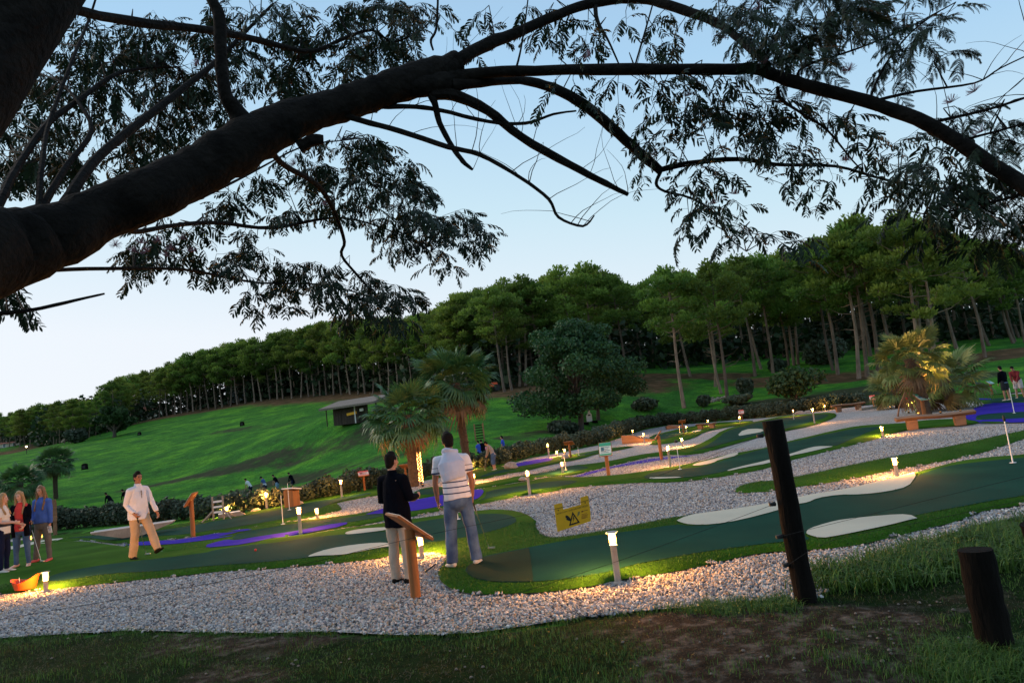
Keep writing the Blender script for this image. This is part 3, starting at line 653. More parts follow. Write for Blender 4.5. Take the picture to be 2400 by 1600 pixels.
# the wood on the hill: base line and crown line in the photograph
base_l = [(-60, 1048), (60, 1048), (173, 1036), (262, 1010), (340, 984), (480, 961), (633, 938), (760, 925), (900, 920), (1000, 921), (1060, 921), (1122, 918)]
top_l = [(-60, 985), (0, 968), (80, 945), (150, 935), (240, 925), (262, 882), (330, 868), (400, 845), (470, 818), (560, 792), (640, 784), (700, 762), (760, 748), (850, 740), (900, 738), (960, 735), (1060, 712), (1100, 678), (1150, 662)]
secs = [(-60, 'pine in the far dark wood at the left edge of the hill'), (255, 'pine in the front row on the left part of the hill crest'), (540, 'pine in the front row in front of the half hidden houses'), (840, 'pine in the row on the crest above the thatched hut')]
def sec(x): return [s for s in secs if x >= s[0]][-1][1]
cnt = 0
x = -50
while x < 1120:
    b = lerp_poly(base_l, x); t = lerp_poly(top_l, x) + random.uniform(-2, 12); p = hit(x, b, 60)
    h = min(17.5, max(7, (b - t) * p.y / FPX)); later(pine(p, h, 5 if x < 250 else cnt + (x > 600) * 2, 'x', 'pines in the front row along the hill crest'), x, 'crest'); cnt += 1
    x += (13 if x < 250 else 17) * random.uniform(.7, 1.3)
name_by_landmarks('crest', 'front row pine', [(-30, 'at the left edge of the hill'), (60, 'by the far left street lamp'), (150, 'left of the small round tree'), (215, 'just left of the small round tree'), (275, 'right over the small round tree'), (340, 'at the left end of the tall row'), (410, 'above the lone small range target'), (490, 'left of the pale blue house'),
 (570, 'before the pale blue house'), (640, 'between the two red roofed houses'), (720, 'before the long red roof'), (800, 'left of the thatched hut'), (880, 'right over the thatched hut'), (960, 'above the full fan palm'), (1030, 'above the taller fan palm'), (1100, 'left of the orange tractor')])
# rows behind
for row, (dd, n) in enumerate(((10, 46), (22, 40), (36, 34))):
    for i in range(n):
        x = -60 + (1160 + 60) * (i + random.random() * .8) / n
        b = lerp_poly(base_l, x); p = hit(x, b, 60); k = (p.y + dd) / p.y
        q = Vector((p.x * k, p.y * k, 0)); q.z = tz(q.x, q.y); tt = lerp_poly(top_l, x) + random.uniform(2, 16)
        ztop = CAMZ + (AT(x, tt, q.y).z - CAMZ); h = min(19, max(6, ztop - q.z))
        pine(q, h, row * 3 + i, 'pine standing deeper in the wood on the hill crest', 'pines deeper in the wood on the hill crest')
# middle wood behind the oak and right wood interior
top_r = [(1060, 712), (1110, 675), (1190, 668), (1230, 650), (1290, 640), (1350, 612), (1400, 600), (1460, 632), (1520, 655), (1560, 640), (1620, 622), (1680, 625), (1730, 600), (1800, 590), (1880, 588), (1930, 580), (1960, 560), (2000, 535), (2060, 508), (2150, 497), (2220, 515), (2290, 535), (2340, 552), (2460, 575)]
DEEP = [', frontmost ones', ', second row', ', third row', ', deepest ones']
for row, (D, n, dy) in enumerate(((100, 24, 0), (116, 28, 3), (134, 26, 8), (156, 22, 14))):
    for i in range(n):
        x = 1075 + (2470 - 1075) * (i + random.random() * .8) / n
        if row == 0 and 1500 < x < 1980: continue
        p = AT(x, 850, D); q = Vector((p.x, p.y, tz(p.x, p.y))); tt = lerp_poly(top_r, x) + random.uniform(0, 14) + dy
        h = AT(x, tt, D).z - q.z
        h = min(19.5, max(8, h)); s_ = 'behind the round oak' if x < 1500 else ('behind the open glade' if x < 1980 else 'behind the palms at right')
        pine(q, h, row * 2 + i, 'pine in the dense wood ' + s_ + DEEP[row], 'pines in the dense wood ' + s_ + DEEP[row], w=1.15)
# dark undergrowth closing the wood between the trunks
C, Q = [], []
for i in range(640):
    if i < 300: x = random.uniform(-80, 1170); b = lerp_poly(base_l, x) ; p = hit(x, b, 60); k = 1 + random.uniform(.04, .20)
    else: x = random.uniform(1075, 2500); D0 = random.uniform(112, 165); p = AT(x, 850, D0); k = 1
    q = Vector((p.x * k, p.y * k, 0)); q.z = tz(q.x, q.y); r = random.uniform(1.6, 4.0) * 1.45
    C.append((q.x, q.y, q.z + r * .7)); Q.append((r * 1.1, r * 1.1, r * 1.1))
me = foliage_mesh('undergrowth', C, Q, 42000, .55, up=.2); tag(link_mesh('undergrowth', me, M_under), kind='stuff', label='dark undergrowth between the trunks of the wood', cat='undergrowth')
# --- broad trees and bushes
def shrub_obj(name, p, w, h, quads, size, label, cat, group=None, m=None, blobs=7, seed=None, flatb=.55):
    rg = np.random.default_rng(seed if seed is not None else random.randrange(9999)); o = empty(name, p, label, cat, group)
    C = [(rg.uniform(-.32, .32) * w, rg.uniform(-.32, .32) * w, h * rg.uniform(.35, .62)) for _ in range(blobs)] + [(0, 0, h * .45)]
    Q = [(w * rg.uniform(.2, .3), w * rg.uniform(.2, .3), h * rg.uniform(.25, .4)) for _ in range(blobs)] + [(w * .45, w * .45, h * .45)]
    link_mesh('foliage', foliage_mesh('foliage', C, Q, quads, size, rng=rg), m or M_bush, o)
    mb = MB()
    for k in range(4):
        a = k * 1.6; mb.tube([(math.cos(a) * .04 * w, math.sin(a) * .04 * w, 0), (math.cos(a) * .2 * w, math.sin(a) * .2 * w, h * .6)], [.02 * w + .01, .008], 5)
    mb.build('stem', M_bark_d, o); return o
def broad_tree(p, h, w, trunk_r, label, quads, size, seed, m=M_oak, crown_b=.28, nclump=26, lean=0):
    rg = np.random.default_rng(seed); random.seed(seed); o = empty('broadleaf_tree', p - Vector((0, 0, .1)), label, 'tree'); mb = MB()
    mb.tube([(0, 0, 0), (.02 * h, 0, h * .2), (0, .02 * h, h * .45), (.02 * h, 0, h * .8)], [trunk_r, trunk_r * .8, trunk_r * .55, trunk_r * .15], 10, wob=.1)
    C, Q = [], []
    for i in range(nclump):
        z = h * (crown_b + (1 - crown_b) * (.12 + .8 * rg.random())); t = (z / h - crown_b) / (1 - crown_b); rr = w / 2 * math.sin(math.pi * min(1, .32 + .60 * t)) ** .8
        th = i * 2.4; r = rr * rg.uniform(.12, 1.0) * (1 + .22 * math.sin(2 * th + seed) + .16 * math.sin(5 * th + 2 * t * 3)); z += rg.normal() * .02 * h; c = Vector((math.cos(th) * r, math.sin(th) * r, z)); C.append(tuple(c)); s = rg.uniform(.07, .16) * w; Q.append((s, s, s * .62))
        mb.tube([(0, 0, max(h * .15, z - r * .9)), c * .55 + Vector((0, 0, z * .42)), c], [trunk_r * .3, trunk_r * .2, trunk_r * .06], 5, cap=False)
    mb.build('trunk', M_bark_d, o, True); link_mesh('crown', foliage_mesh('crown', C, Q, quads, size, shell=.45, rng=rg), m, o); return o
p = hit(1362, 1012, 40); broad_tree(p, 270 * p.y / FPX * 1.02, 290 * p.y / FPX, .26, 'big round dark oak with drooping boughs standing behind the hedge', 26000, .115, 5, crown_b=.14, nclump=78)
p = hit(1402, 985, 46); broad_tree(p, 175 * p.y / FPX, 215 * p.y / FPX, .2, 'lower olive green oak touching the right side of the big round oak', 13000, .11, 9, crown_b=.12, nclump=30)
p = hit(268, 1024, 100); broad_tree(p, 72 * p.y / FPX, 92 * p.y / FPX, .35, 'small round tree standing alone at the left end of the green slope', 3000, .45, 12, crown_b=.25, nclump=16)
for x, y, w, h, lb in ((1863, 934, 118, 78, 'big round evergreen bush in the clearing behind the hedge'), (1750, 928, 34, 46, 'small upright bush between the stone pile and the big round bush'), (1515, 962, 62, 30, 'low grey green shrub on the lawn right of the oak'),
                       (1320, 1018, 70, 36, 'low grey green shrub at the foot of the oak'), (1650, 952, 30, 26, 'tiny shrub left of the stone pile'), (1725, 945, 62, 20, 'dark creeping shrub on the right of the stone pile'),
                       (1822, 872, 40, 34, 'round bush in the shade under the three close pines'), (1930, 858, 95, 70, 'wide dark bush behind the crossing pair of pines'), (330, 985, 42, 52, 'rounded bush at the foot of the left hill pines'), (180, 1036, 46, 32, 'pale bush at the foot of the far left wood')):
    p = hit(x, y, 36); k = p.y / FPX; shrub_obj('bush', p, w * k, h * k, 2600, max(.09, .0024 * p.y), lb, 'bush', m=M_oak if w > 50 and y > 900 and h > 40 else M_bush)
# --- hedge, one shrub after another along the far side of the course
random.seed(5)
hv = []
for i in range(4):
    o = shrub_obj('hedge_shrub', Vector((0, 0, 0)), 1.15, 1.0, 1500, .055, 'x', 'shrub', seed=60 + i); hv.append((o.children[0].data, o.children[1].data))
    for c in list(o.children): bpy.data.objects.remove(c)
    bpy.data.objects.remove(o)
hpts = [Vector((p.x, p.y + 1.6, 0)) for p in hedge_w]; acc = 0; n_h = 0
for a, b in zip(hpts[:-1], hpts[1:]):
    L = (b - a).length; t = acc
    while t < L:
        q = a.lerp(b, t / L); D = q.y; hh = float(np.interp(D, [18, 24, 35, 60], [.74, .80, .95, 1.25])) * random.uniform(.88, 1.15)
        s_ = 'left part of the clipped hedge, behind the girls' if q.x < -9 else ('middle of the clipped hedge, behind the palms' if q.x < -1 else 'right part of the clipped hedge, below the pines')
        o = empty('hedge_shrub', (q.x, q.y, -.02), 'dark leafy shrub in the ' + s_, 'shrub', 'shrubs of the ' + s_, random.uniform(0, 6.28)); o.scale = (hh * 1.0, hh * 1.0, hh)
        fm, sm = hv[n_h % 4]; c = bpy.data.objects.new('foliage', fm); COL.objects.link(c); c.parent = o; c = bpy.data.objects.new('stem', sm); COL.objects.link(c); c.parent = o
        later(o, 1200 + FPX * q.x / q.y + 40, 'hedge'); n_h += 1; t += (.60 if D < 30 else .78) * hh / .85
    acc = t - L
name_by_landmarks('hedge', 'dark hedge shrub', [(-60, 'at the left edge of the photo'), (30, 'behind the striped top girl'), (110, 'behind the blue sweater girl'), (190, 'between the girls and the striding man'), (270, 'left of the striding man'), (345, 'right of the striding man'), (440, 'behind the leftmost info board'), (510, 'behind the ladder frame'), (570, 'behind the ramp block'), (625, 'behind the tall lamp left of the wooden box'), (690, 'behind the upright wooden box'),
 (760, 'right of the upright wooden box'), (815, 'behind the tall hedge lamp'), (870, 'behind the red and white board'), (930, 'behind the black jacket man'), (1000, 'beside the lamp lit palm'), (1070, 'behind the striped shirt man'), (1140, 'behind the bending boy'), (1200, 'behind the brown rugged rock'), (1260, 'left of the far violet channel lamp'), (1310, 'over the far violet channel'), (1370, 'below the big round oak'), (1420, 'below the olive green oak'), (1480, 'left of the curved ramp'), (1540, 'over the curved ramp'), (1600, 'behind the back orange board'),
 (1660, 'behind the low plank bench'), (1720, 'below the stone pile'), (1780, 'left of the black post top'), (1840, 'right of the black post top'), (1900, 'behind the tip of the back green'), (1960, 'behind the farther bench'), (2040, 'behind the right red board')])
# --- palms
M_palm = leaf_mat('palm fans', (.028, .085, .026), (.095, .190, .055), objvar=.18, trans=.2, rough=.45, spec=.5)
M_palm_dry = leaf_mat('dry palm fans', (.10, .075, .03), (.22, .14, .06), objvar=.15, trans=.15)
M_palm_y = leaf_mat('golden green palm fans', (.07, .12, .03), (.22, .25, .07), objvar=.15, trans=.25, rough=.5)
M_ptrunk = mat('shaggy palm trunk', (.085, .055, .035), .95, .45, 14, 1.0, 40)
def fan_mesh(seed, droop=.35, nseg=26, rad=.62):
    rg = np.random.default_rng(seed); V, F, T = [], [], []
    def quad(a, b, c, d, t): n = len(V); V.extend([a, b, c, d]); F.append((n, n + 1, n + 2, n + 3)); T.extend([t] * 4)
    L = .75                               # stalk along +x
    ps = [np.array([L * t, 0, .05 * math.sin(t * 3) - .03 * t]) for t in np.linspace(0, 1, 4)]
    for a, b in zip(ps[:-1], ps[1:]):
        quad(a + [0, -.012, 0], b + [0, -.009, 0], b + [0, .009, 0], a + [0, .012, 0], .2); quad(a + [0, 0, -.012], b + [0, 0, -.009], b + [0, 0, .009], a + [0, 0, .012], .2)
    c0 = ps[-1]
    for i in range(nseg):
        th = R(-112 + 224 * i / (nseg - 1)) + rg.normal() * .015; r = rad * (1 - .22 * abs(th) / 2) * rg.uniform(.92, 1.06); d = np.array([math.cos(th), math.sin(th), 0]); n = np.array([-math.sin(th), math.cos(th), 0]); w = .020 + .012
        fold = .018 * (1 if i % 2 else -1); dz = -droop * rg.uniform(.6, 1.4)
        p0 = c0 + d * .03; p1 = c0 + d * r * .55 + [0, 0, .02 + dz * .10 * r]; p2 = c0 + d * r * .84 + [0, 0, dz * .38 * r]; p3 = c0 + d * r + [0, 0, dz * .85 * r]; t = rg.uniform(.2, .9)
        quad(p0 - n * .004, p1 - n * w + [0, 0, fold], p1 + n * w - [0, 0, fold], p0 + n * .004, t); quad(p1 - n * w + [0, 0, fold], p2 - n * w * .55, p2 + n * w * .55, p1 + n * w - [0, 0, fold], t); quad(p2 - n * w * .55, p3 - n * .002, p3 + n * .002, p2 + n * w * .55, t)
    me = np_mesh('fan_leaf', V, F); col_attr(me, T); return me
FANS = [fan_mesh(200 + i, droop=d) for i, d in enumerate((.15, .35, .6, .9))]
FANM = {}
def palm(p, trunk_h, tr, crown_r, nleaf, label, mfan=None, dry=4, seed=1, lean=(0, 0), spread=1.0):
    rg = np.random.default_rng(seed); random.seed(seed); mfan = mfan or M_palm
    o = empty('fan_palm', p - Vector((0, 0, .05)), label, 'palm'); mb = MB(); n = 16
    ax = [Vector((lean[0] * (t ** 1.3), lean[1] * t, trunk_h * t)) for t in np.linspace(0, 1, n)]
    mb.tube(ax, [tr * (1.0 + .12 * (i % 2) + (.15 if i > n * .6 else 0)) for i in range(n)], 12, wob=.18)
    for k in range(int(trunk_h * 55)):    # stubs of old leaf stalks and fibre
        t = rg.random(); c = ax[int(t * (n - 1))]; a = rg.uniform(0, 6.28); d = Vector((math.cos(a), math.sin(a), .75)); b = c + Vector((math.cos(a), math.sin(a), 0)) * tr * .85
        mb.tube([b, b + d * tr * rg.uniform(.3, .7)], [.016, .004], 3, cap=False)
    mb.build('trunk', M_ptrunk, o, True); top = ax[-1]
    for i in range(nleaf):
        t = (i + .5) / nleaf; el = R(82 - 126 * t ** .85) + rg.normal() * .08; az = i * 2.39996 + rg.normal() * .12; v = 0 if el > .5 else (1 if el > 0 else (2 if el > -.6 else 3))
        dryl = i >= nleaf - dry; base = FANS[v]; mm = M_palm_dry if dryl else mfan; key = (v, mm.name)
        if key not in FANM: q = base.copy(); q.materials.clear(); q.materials.append(mm); FANM[key] = q
        l = bpy.data.objects.new('palm_leaf', FANM[key]); COL.objects.link(l); l.parent = o
        s = crown_r / 1.37 * rg.uniform(.82, 1.1) * (.85 if el > 1.0 else 1)
        l.scale = (s * spread if el < 1 else s, s, s); l.location = top + Vector((math.cos(az), math.sin(az), 0)) * tr * .6 + Vector((0, 0, -.25 * t * tr * 3))
        l.rotation_euler = Matrix.Rotation(az, 3, 'Z').to_4x4().to_euler() if False else (Matrix.Rotation(az, 3, 'Z') @ Matrix.Rotation(-el, 3, 'Y') @ Matrix.Rotation(rg.normal() * .35, 3, 'X')).to_euler()
    return o
def gz(px, py): p = G(px, py); p.z = zat(p.x, p.y); return p
pm1 = gz(972, 1140); palm(pm1, 2.75, .17, 1.75, 54, 'full fan palm with lamp lit lower trunk beside the black jacket man', seed=2, dry=3)
pm2 = gz(1098, 1106); palm(pm2, 4.1, .17, 2.15, 60, 'taller fan palm behind the man in the striped shirt', seed=4, dry=5, lean=(-.15, -.2))
p = hit(131, 1168, 30); palm(p, 3.9, .2, 2.15, 52, 'dark fan palm on the lawn, right one of the left pair', seed=6)
p = hit(48, 1186, 30); palm(p, 2.5, .24, 2.4, 52, 'dark broad fan palm on the lawn behind the girls', seed=8)
p = hit(-10, 1185, 30); palm(p, 1.5, .2, 1.5, 34, 'dark fan palm cut by the left edge of the photo', seed=9)
palm(gz(2172, 975), 2.75, .24, 1.75, 44, 'tallest fan palm of the right group with a dark bare trunk', mfan=M_palm_y, seed=12, lean=(-.25, 0))
palm(gz(2238, 958), 1.55, .25, 1.9, 44, 'low fan palm of the right group lit from below by the ground spot', mfan=M_palm_y, seed=14, spread=1.25, lean=(-.25, .1))
palm(gz(2110, 955), 1.35, .26, 1.7, 40, 'low fan palm at the left of the right group', mfan=M_palm_y, seed=16, spread=1.1)
# ------------------------------------------------------------------ the silk tree overhead
random.seed(11); rg = np.random.default_rng(11)
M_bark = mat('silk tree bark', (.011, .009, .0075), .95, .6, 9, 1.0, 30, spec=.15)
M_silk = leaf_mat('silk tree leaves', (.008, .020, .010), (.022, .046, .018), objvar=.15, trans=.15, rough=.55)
silk = empty('silk_tree', (-2.6, 1.4, 0), 'large silk tree spreading its limbs and feathery leaves over the top of the view', 'tree')
SO = Vector(silk.location)
def limb(name, pts, n=10, wob=.06, sub=4):
    """pts: (px, py, depth, width in photograph pixels)"""
    P = [AT(x, y, D) for x, y, D, w in pts]; Rd = [w / 2 * D / FPX for x, y, D, w in pts]
    out, rad = [], []
    for i in range(len(P) - 1):
        p0, p1, p2, p3 = P[max(i - 1, 0)], P[i], P[i + 1], P[min(i + 2, len(P) - 1)]
        for k in range(sub):
            t = k / sub; out.append(.5 * ((2 * p1) + (p2 - p0) * t + (2 * p0 - 5 * p1 + 4 * p2 - p3) * t * t + (3 * p1 - p0 - 3 * p2 + p3) * t ** 3)); rad.append(Rd[i] + (Rd[i + 1] - Rd[i]) * t)
    out.append(P[-1]); rad.append(Rd[-1])
    rad = [r * (1 + random.uniform(-wob, wob)) for r in rad]
    out2 = [p + Vector((random.uniform(-1, 1), random.uniform(-1, 1), random.uniform(-1, 1))) * r * .07 for p, r in zip(out, rad)]
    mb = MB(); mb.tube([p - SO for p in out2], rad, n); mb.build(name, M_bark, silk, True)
    return out
BR = []
trunk_pts = [AT(-330, 760, 2.35), AT(-100, 640, 2.5)]
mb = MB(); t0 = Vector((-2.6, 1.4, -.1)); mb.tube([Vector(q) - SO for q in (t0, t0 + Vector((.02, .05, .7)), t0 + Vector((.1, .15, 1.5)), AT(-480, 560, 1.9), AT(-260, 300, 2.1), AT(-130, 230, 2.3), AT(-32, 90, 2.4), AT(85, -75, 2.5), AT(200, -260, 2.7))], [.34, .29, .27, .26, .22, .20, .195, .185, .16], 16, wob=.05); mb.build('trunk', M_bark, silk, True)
B = {}
B['main'] = limb('limb', [(-330, 640, 2.1, 330), (-120, 610, 2.4, 260), (0, 580, 2.6, 205), (115, 556, 2.75, 158), (230, 506, 2.9, 128), (344, 458, 3.0, 128), (459, 403, 3.15, 118), (560, 345, 3.25, 122), (640, 300, 3.35, 108), (740, 262, 3.45, 84), (830, 236, 3.55, 84), (915, 206, 3.6, 84), (990, 180, 3.68, 84), (1045, 160, 3.72, 64), (1072, 147, 3.75, 60)], 22, .018, 5)
B['b2'] = limb('branch', [(960, 205, 3.62, 52), (1030, 195, 3.68, 58), (1068, 184, 3.72, 44), (1144, 170, 3.7, 27), (1297, 165, 3.65, 26), (1489, 163, 3.6, 28), (1700, 163, 3.5, 27), (1768, 161, 3.45, 28), (1844, 187, 3.4, 30), (1921, 209, 3.35, 31), (2036, 239, 3.3, 32), (2150, 279, 3.2, 32), (2227, 321, 3.15, 34), (2303, 371, 3.1, 34), (2400, 436, 3.0, 36), (2520, 520, 2.9, 38)], 12)
B['b1'] = limb('branch', [(1045, 165, 3.74, 34), (1083, 136, 3.76, 34), (1144, 103, 3.85, 32), (1221, 73, 3.95, 27), (1336, 23, 4.05, 24), (1412, 4, 4.1, 22), (1500, -2, 4.1, 22), (1565, 12, 4.0, 24), (1642, 38, 3.9, 22), (1700, 65, 3.8, 20), (1740, 100, 3.7, 18), (1802, 153, 3.5, 14)], 10)
B['b3'] = limb('branch', [(1060, 200, 3.7, 34), (1130, 192, 3.75, 26), (1221, 189, 3.9, 20), (1297, 207, 4.0, 25), (1374, 249, 4.1, 27), (1450, 314, 4.2, 26), (1508, 367, 4.3, 24), (1548, 400, 4.35, 20)], 10)
B['b3a'] = limb('branch', [(1540, 400, 4.35, 14), (1615, 383, 4.35, 13), (1730, 373, 4.3, 11), (1825, 386, 4.3, 9), (1959, 390, 4.3, 7), (2074, 421, 4.3, 6), (2208, 442, 4.2, 5), (2290, 430, 4.2, 3)], 6)
B['b3b'] = limb('branch', [(1550, 400, 4.35, 9), (1538, 430, 4.35, 8), (1557, 448, 4.35, 7), (1615, 463, 4.35, 6.5), (1668, 494, 4.35, 5), (1707, 555, 4.35, 4), (1749, 589, 4.35, 2.5)], 6)
B['b4'] = limb('branch', [(1010, 222, 3.66, 34), (1060, 222, 3.7, 30), (1144, 260, 3.8, 24), (1221, 321, 3.9, 21), (1336, 386, 4.0, 19), (1420, 430, 4.05, 15), (1472, 456, 4.1, 9)], 8)
B['b5'] = limb('branch', [(1005, 215, 3.65, 20), (1018, 240, 3.66, 17), (1030, 287, 3.7, 15), (1060, 344, 3.75, 13), (1085, 378, 3.75, 12), (1108, 398, 3.75, 6)], 8)
B['b6'] = limb('branch', [(800, 268, 3.5, 18), (850, 284, 3.5, 14), (934, 306, 3.5, 13), (1049, 344, 3.5, 13), (1125, 363, 3.5, 11), (1221, 417, 3.5, 9), (1286, 467, 3.5, 8), (1309, 509, 3.5, 7), (1366, 530, 3.5, 6), (1393, 505, 3.5, 3)], 6)
B['b7'] = limb('branch', [(900, 250, 3.6, 14), (960, 250, 3.65, 12), (1030, 258, 3.7, 11), (1144, 285, 3.8, 9), (1232, 289, 3.9, 8), (1297, 268, 4.0, 6), (1351, 260, 4.0, 4)], 6)
B['b8'] = limb('branch', [(575, 300, 3.28, 70), (553, 262, 3.25, 44), (526, 215, 3.2, 32), (517, 115, 3.2, 29), (513, 38, 3.2, 30), (485, -20, 3.2, 26), (440, -80, 3.2, 22)], 10)
B['b9'] = limb('branch', [(100, 5, 2.6, 30), (180, 25, 2.8, 24), (306, 50, 3.2, 25), (497, 73, 3.8, 19), (612, 96, 4.2, 16), (727, 121, 4.6, 11), (803, 92, 4.8, 9), (872, 71, 5.0, 7), (922, 99, 5.1, 5), (990, 70, 5.2, 3)], 8)
B['b10'] = limb('branch', [(140, 500, 2.8, 34), (165, 459, 2.85, 27), (230, 367, 3.2, 24), (344, 275, 3.7, 19), (440, 199, 4.2, 16), (497, 153, 4.5, 13), (574, 76, 5.0, 8), (640, 10, 5.3, 6)], 8)
B['b11'] = limb('branch', [(-20, 520, 2.6, 26), (0, 474, 2.7, 22), (46, 383, 3.1, 18), (115, 287, 3.6, 17), (191, 230, 4.0, 13), (268, 176, 4.4, 10), (344, 160, 4.8, 6), (420, 158, 5.0, 3)], 7)
B['b12'] = limb('branch', [(90, 490, 2.75, 16), (103, 344, 3.2, 12), (122, 268, 3.5, 10), (172, 134, 4.0, 8), (207, 50, 4.5, 6), (230, -20, 4.6, 4)], 6)
B['b13'] = limb('branch', [(90, 500, 2.75, 20), (153, 394, 3.2, 16), (214, 306, 3.6, 12), (180, 235, 3.9, 8), (140, 190, 4.2, 5)], 6)
B['b14'] = limb('branch', [(60, 615, 2.7, 12), (92, 633, 2.8, 11), (204, 630, 3.2, 10), (408, 630, 4.0, 8.5), (510, 645, 4.6, 7), (612, 663, 5.2, 6), (765, 668, 5.8, 4), (880, 700, 6.0, 3)], 6)
B['b15'] = limb('branch', [(-60, 735, 2.4, 14), (0, 734, 2.5, 12), (77, 726, 2.6, 10), (153, 709, 2.7, 9), (245, 688, 2.8, 5)], 6)
B['b16'] = limb('branch', [(300, 540, 3.0, 14), (327, 543, 3.2, 12), (408, 528, 3.6, 11), (510, 522, 4.1, 10), (638, 534, 4.8, 9), (765, 512, 5.4, 6), (842, 517, 5.7, 5), (944, 553, 6.0, 4), (1010, 590, 6.0, 3)], 6)
B['b17'] = limb('branch', [(615, 330, 3.35, 22), (639, 360, 3.5, 15), (670, 390, 3.7, 14), (746, 436, 4.2, 13), (784, 497, 4.6, 11), (807, 566, 5.0, 8), (801, 599, 5.2, 7), (842, 650, 5.4, 6), (888, 701, 5.6, 4)], 7)
B['b18'] = limb('branch', [(420, 480, 3.2, 9), (455, 471, 3.3, 8), (574, 413, 3.8, 6), (708, 344, 4.3, 4), (800, 330, 4.6, 3)], 5)
B['b19'] = limb('branch', [(1822, 205, 3.42, 10), (1830, 232, 3.5, 8), (1883, 268, 3.7, 7), (1940, 306, 3.8, 6), (1997, 375, 4.0, 4), (2040, 420, 4.1, 3)], 5)
B['b20'] = limb('branch', [(2036, 240, 3.3, 9), (2150, 214, 3.3, 7), (2284, 195, 3.3, 5), (2345, 160, 3.3, 4), (2430, 120, 3.3, 3)], 5)
B['b21'] = limb('branch', [(2170, 290, 3.2, 9), (2303, 260, 3.1, 7), (2400, 230, 3.0, 6), (2460, 205, 3.0, 5)], 5)
B['b22'] = limb('branch', [(2245, 332, 3.15, 8), (2320, 312, 3.1, 6), (2400, 291, 3.0, 5), (2460, 280, 3.0, 4)], 5)
B['b23'] = limb('branch', [(2036, 238, 3.3, 6), (2074, 153, 3.35, 5), (2139, 73, 3.4, 4), (2208, 23, 3.4, 3)], 5)
B['b24'] = limb('branch', [(1870, 190, 3.4, 8), (1883, 157, 3.4, 6), (1997, 119, 3.4, 5), (2112, 73, 3.4, 4), (2208, 23, 3.4, 3)], 5)
B['b25'] = limb('branch', [(2420, 445, 3.0, 10), (2380, 459, 3.05, 8), (2323, 474, 3.1, 6), (2189, 501, 3.2, 4), (2127, 494, 3.2, 2)], 5)
B['b26'] = limb('branch', [(1210, 160, 3.7, 6), (1222, 110, 3.8, 5), (1235, 20, 3.9, 4), (1240, -30, 3.9, 3)], 5)
B['b27'] = limb('branch', [(1015, 118, 3.9, 5), (1010, 95, 3.9, 7), (1022, 70, 3.9, 7), (1026, 10, 3.9, 6), (1026, -30, 3.9, 5)], 5)
B['b28'] = limb('branch', [(700, 345, 3.4, 34), (735, 328, 3.4, 28), (758, 328, 3.4, 24)], 8)
B['b29'] = limb('branch', [(1485, 165, 3.6, 5), (1510, 80, 3.7, 5), (1530, 10, 3.8, 4)], 5)
B['b30'] = limb('branch', [(1395, 8, 4.1, 12), (1400, 50, 4.0, 10), (1425, 95, 3.9, 6), (1450, 150, 3.9, 4)], 5)
for k in range(55):                       # bare twiglets
    key = random.choice(['b4', 'b6', 'b7', 'b3', 'b4', 'b5', 'b20', 'b21', 'b2', 'b23', 'b6']); s = random.choice(B[key][2:]); 
    pts = [s]; d = Vector((random.uniform(-.5, .8), random.uniform(-.3, .3), random.uniform(.2, 1))).normalized(); L = random.uniform(.03, .09); cv = Vector((random.uniform(-.3, .3), random.uniform(-.2, .2), random.uniform(-.3, .2)))
    for j in range(7): d = (d + cv * .5 + Vector((random.uniform(-.15, .15), random.uniform(-.12, .12), random.uniform(-.15, .15)))).normalized(); pts.append(pts[-1] + d * L)
    mb = MB(); mb.tube([q - SO for q in pts], [.0026, .0023, .002, .0017, .0014, .0012, .0010, .0008], 4, cap=False); mb.build('twig', M_bark, silk)
BRp = np.array([tuple(q) for v in B.values() for q in v])
Mi = np.array(Mcam.inverted())
def project(Pw):
    Pw = np.asarray(Pw, float); h = np.hstack([Pw, np.ones((len(Pw), 1))]) @ Mi.T
    return 1200 - h[:, 0] / h[:, 2] * FPX, 800 + h[:, 1] / h[:, 2] * FPX
BRu, BRv = project(BRp)
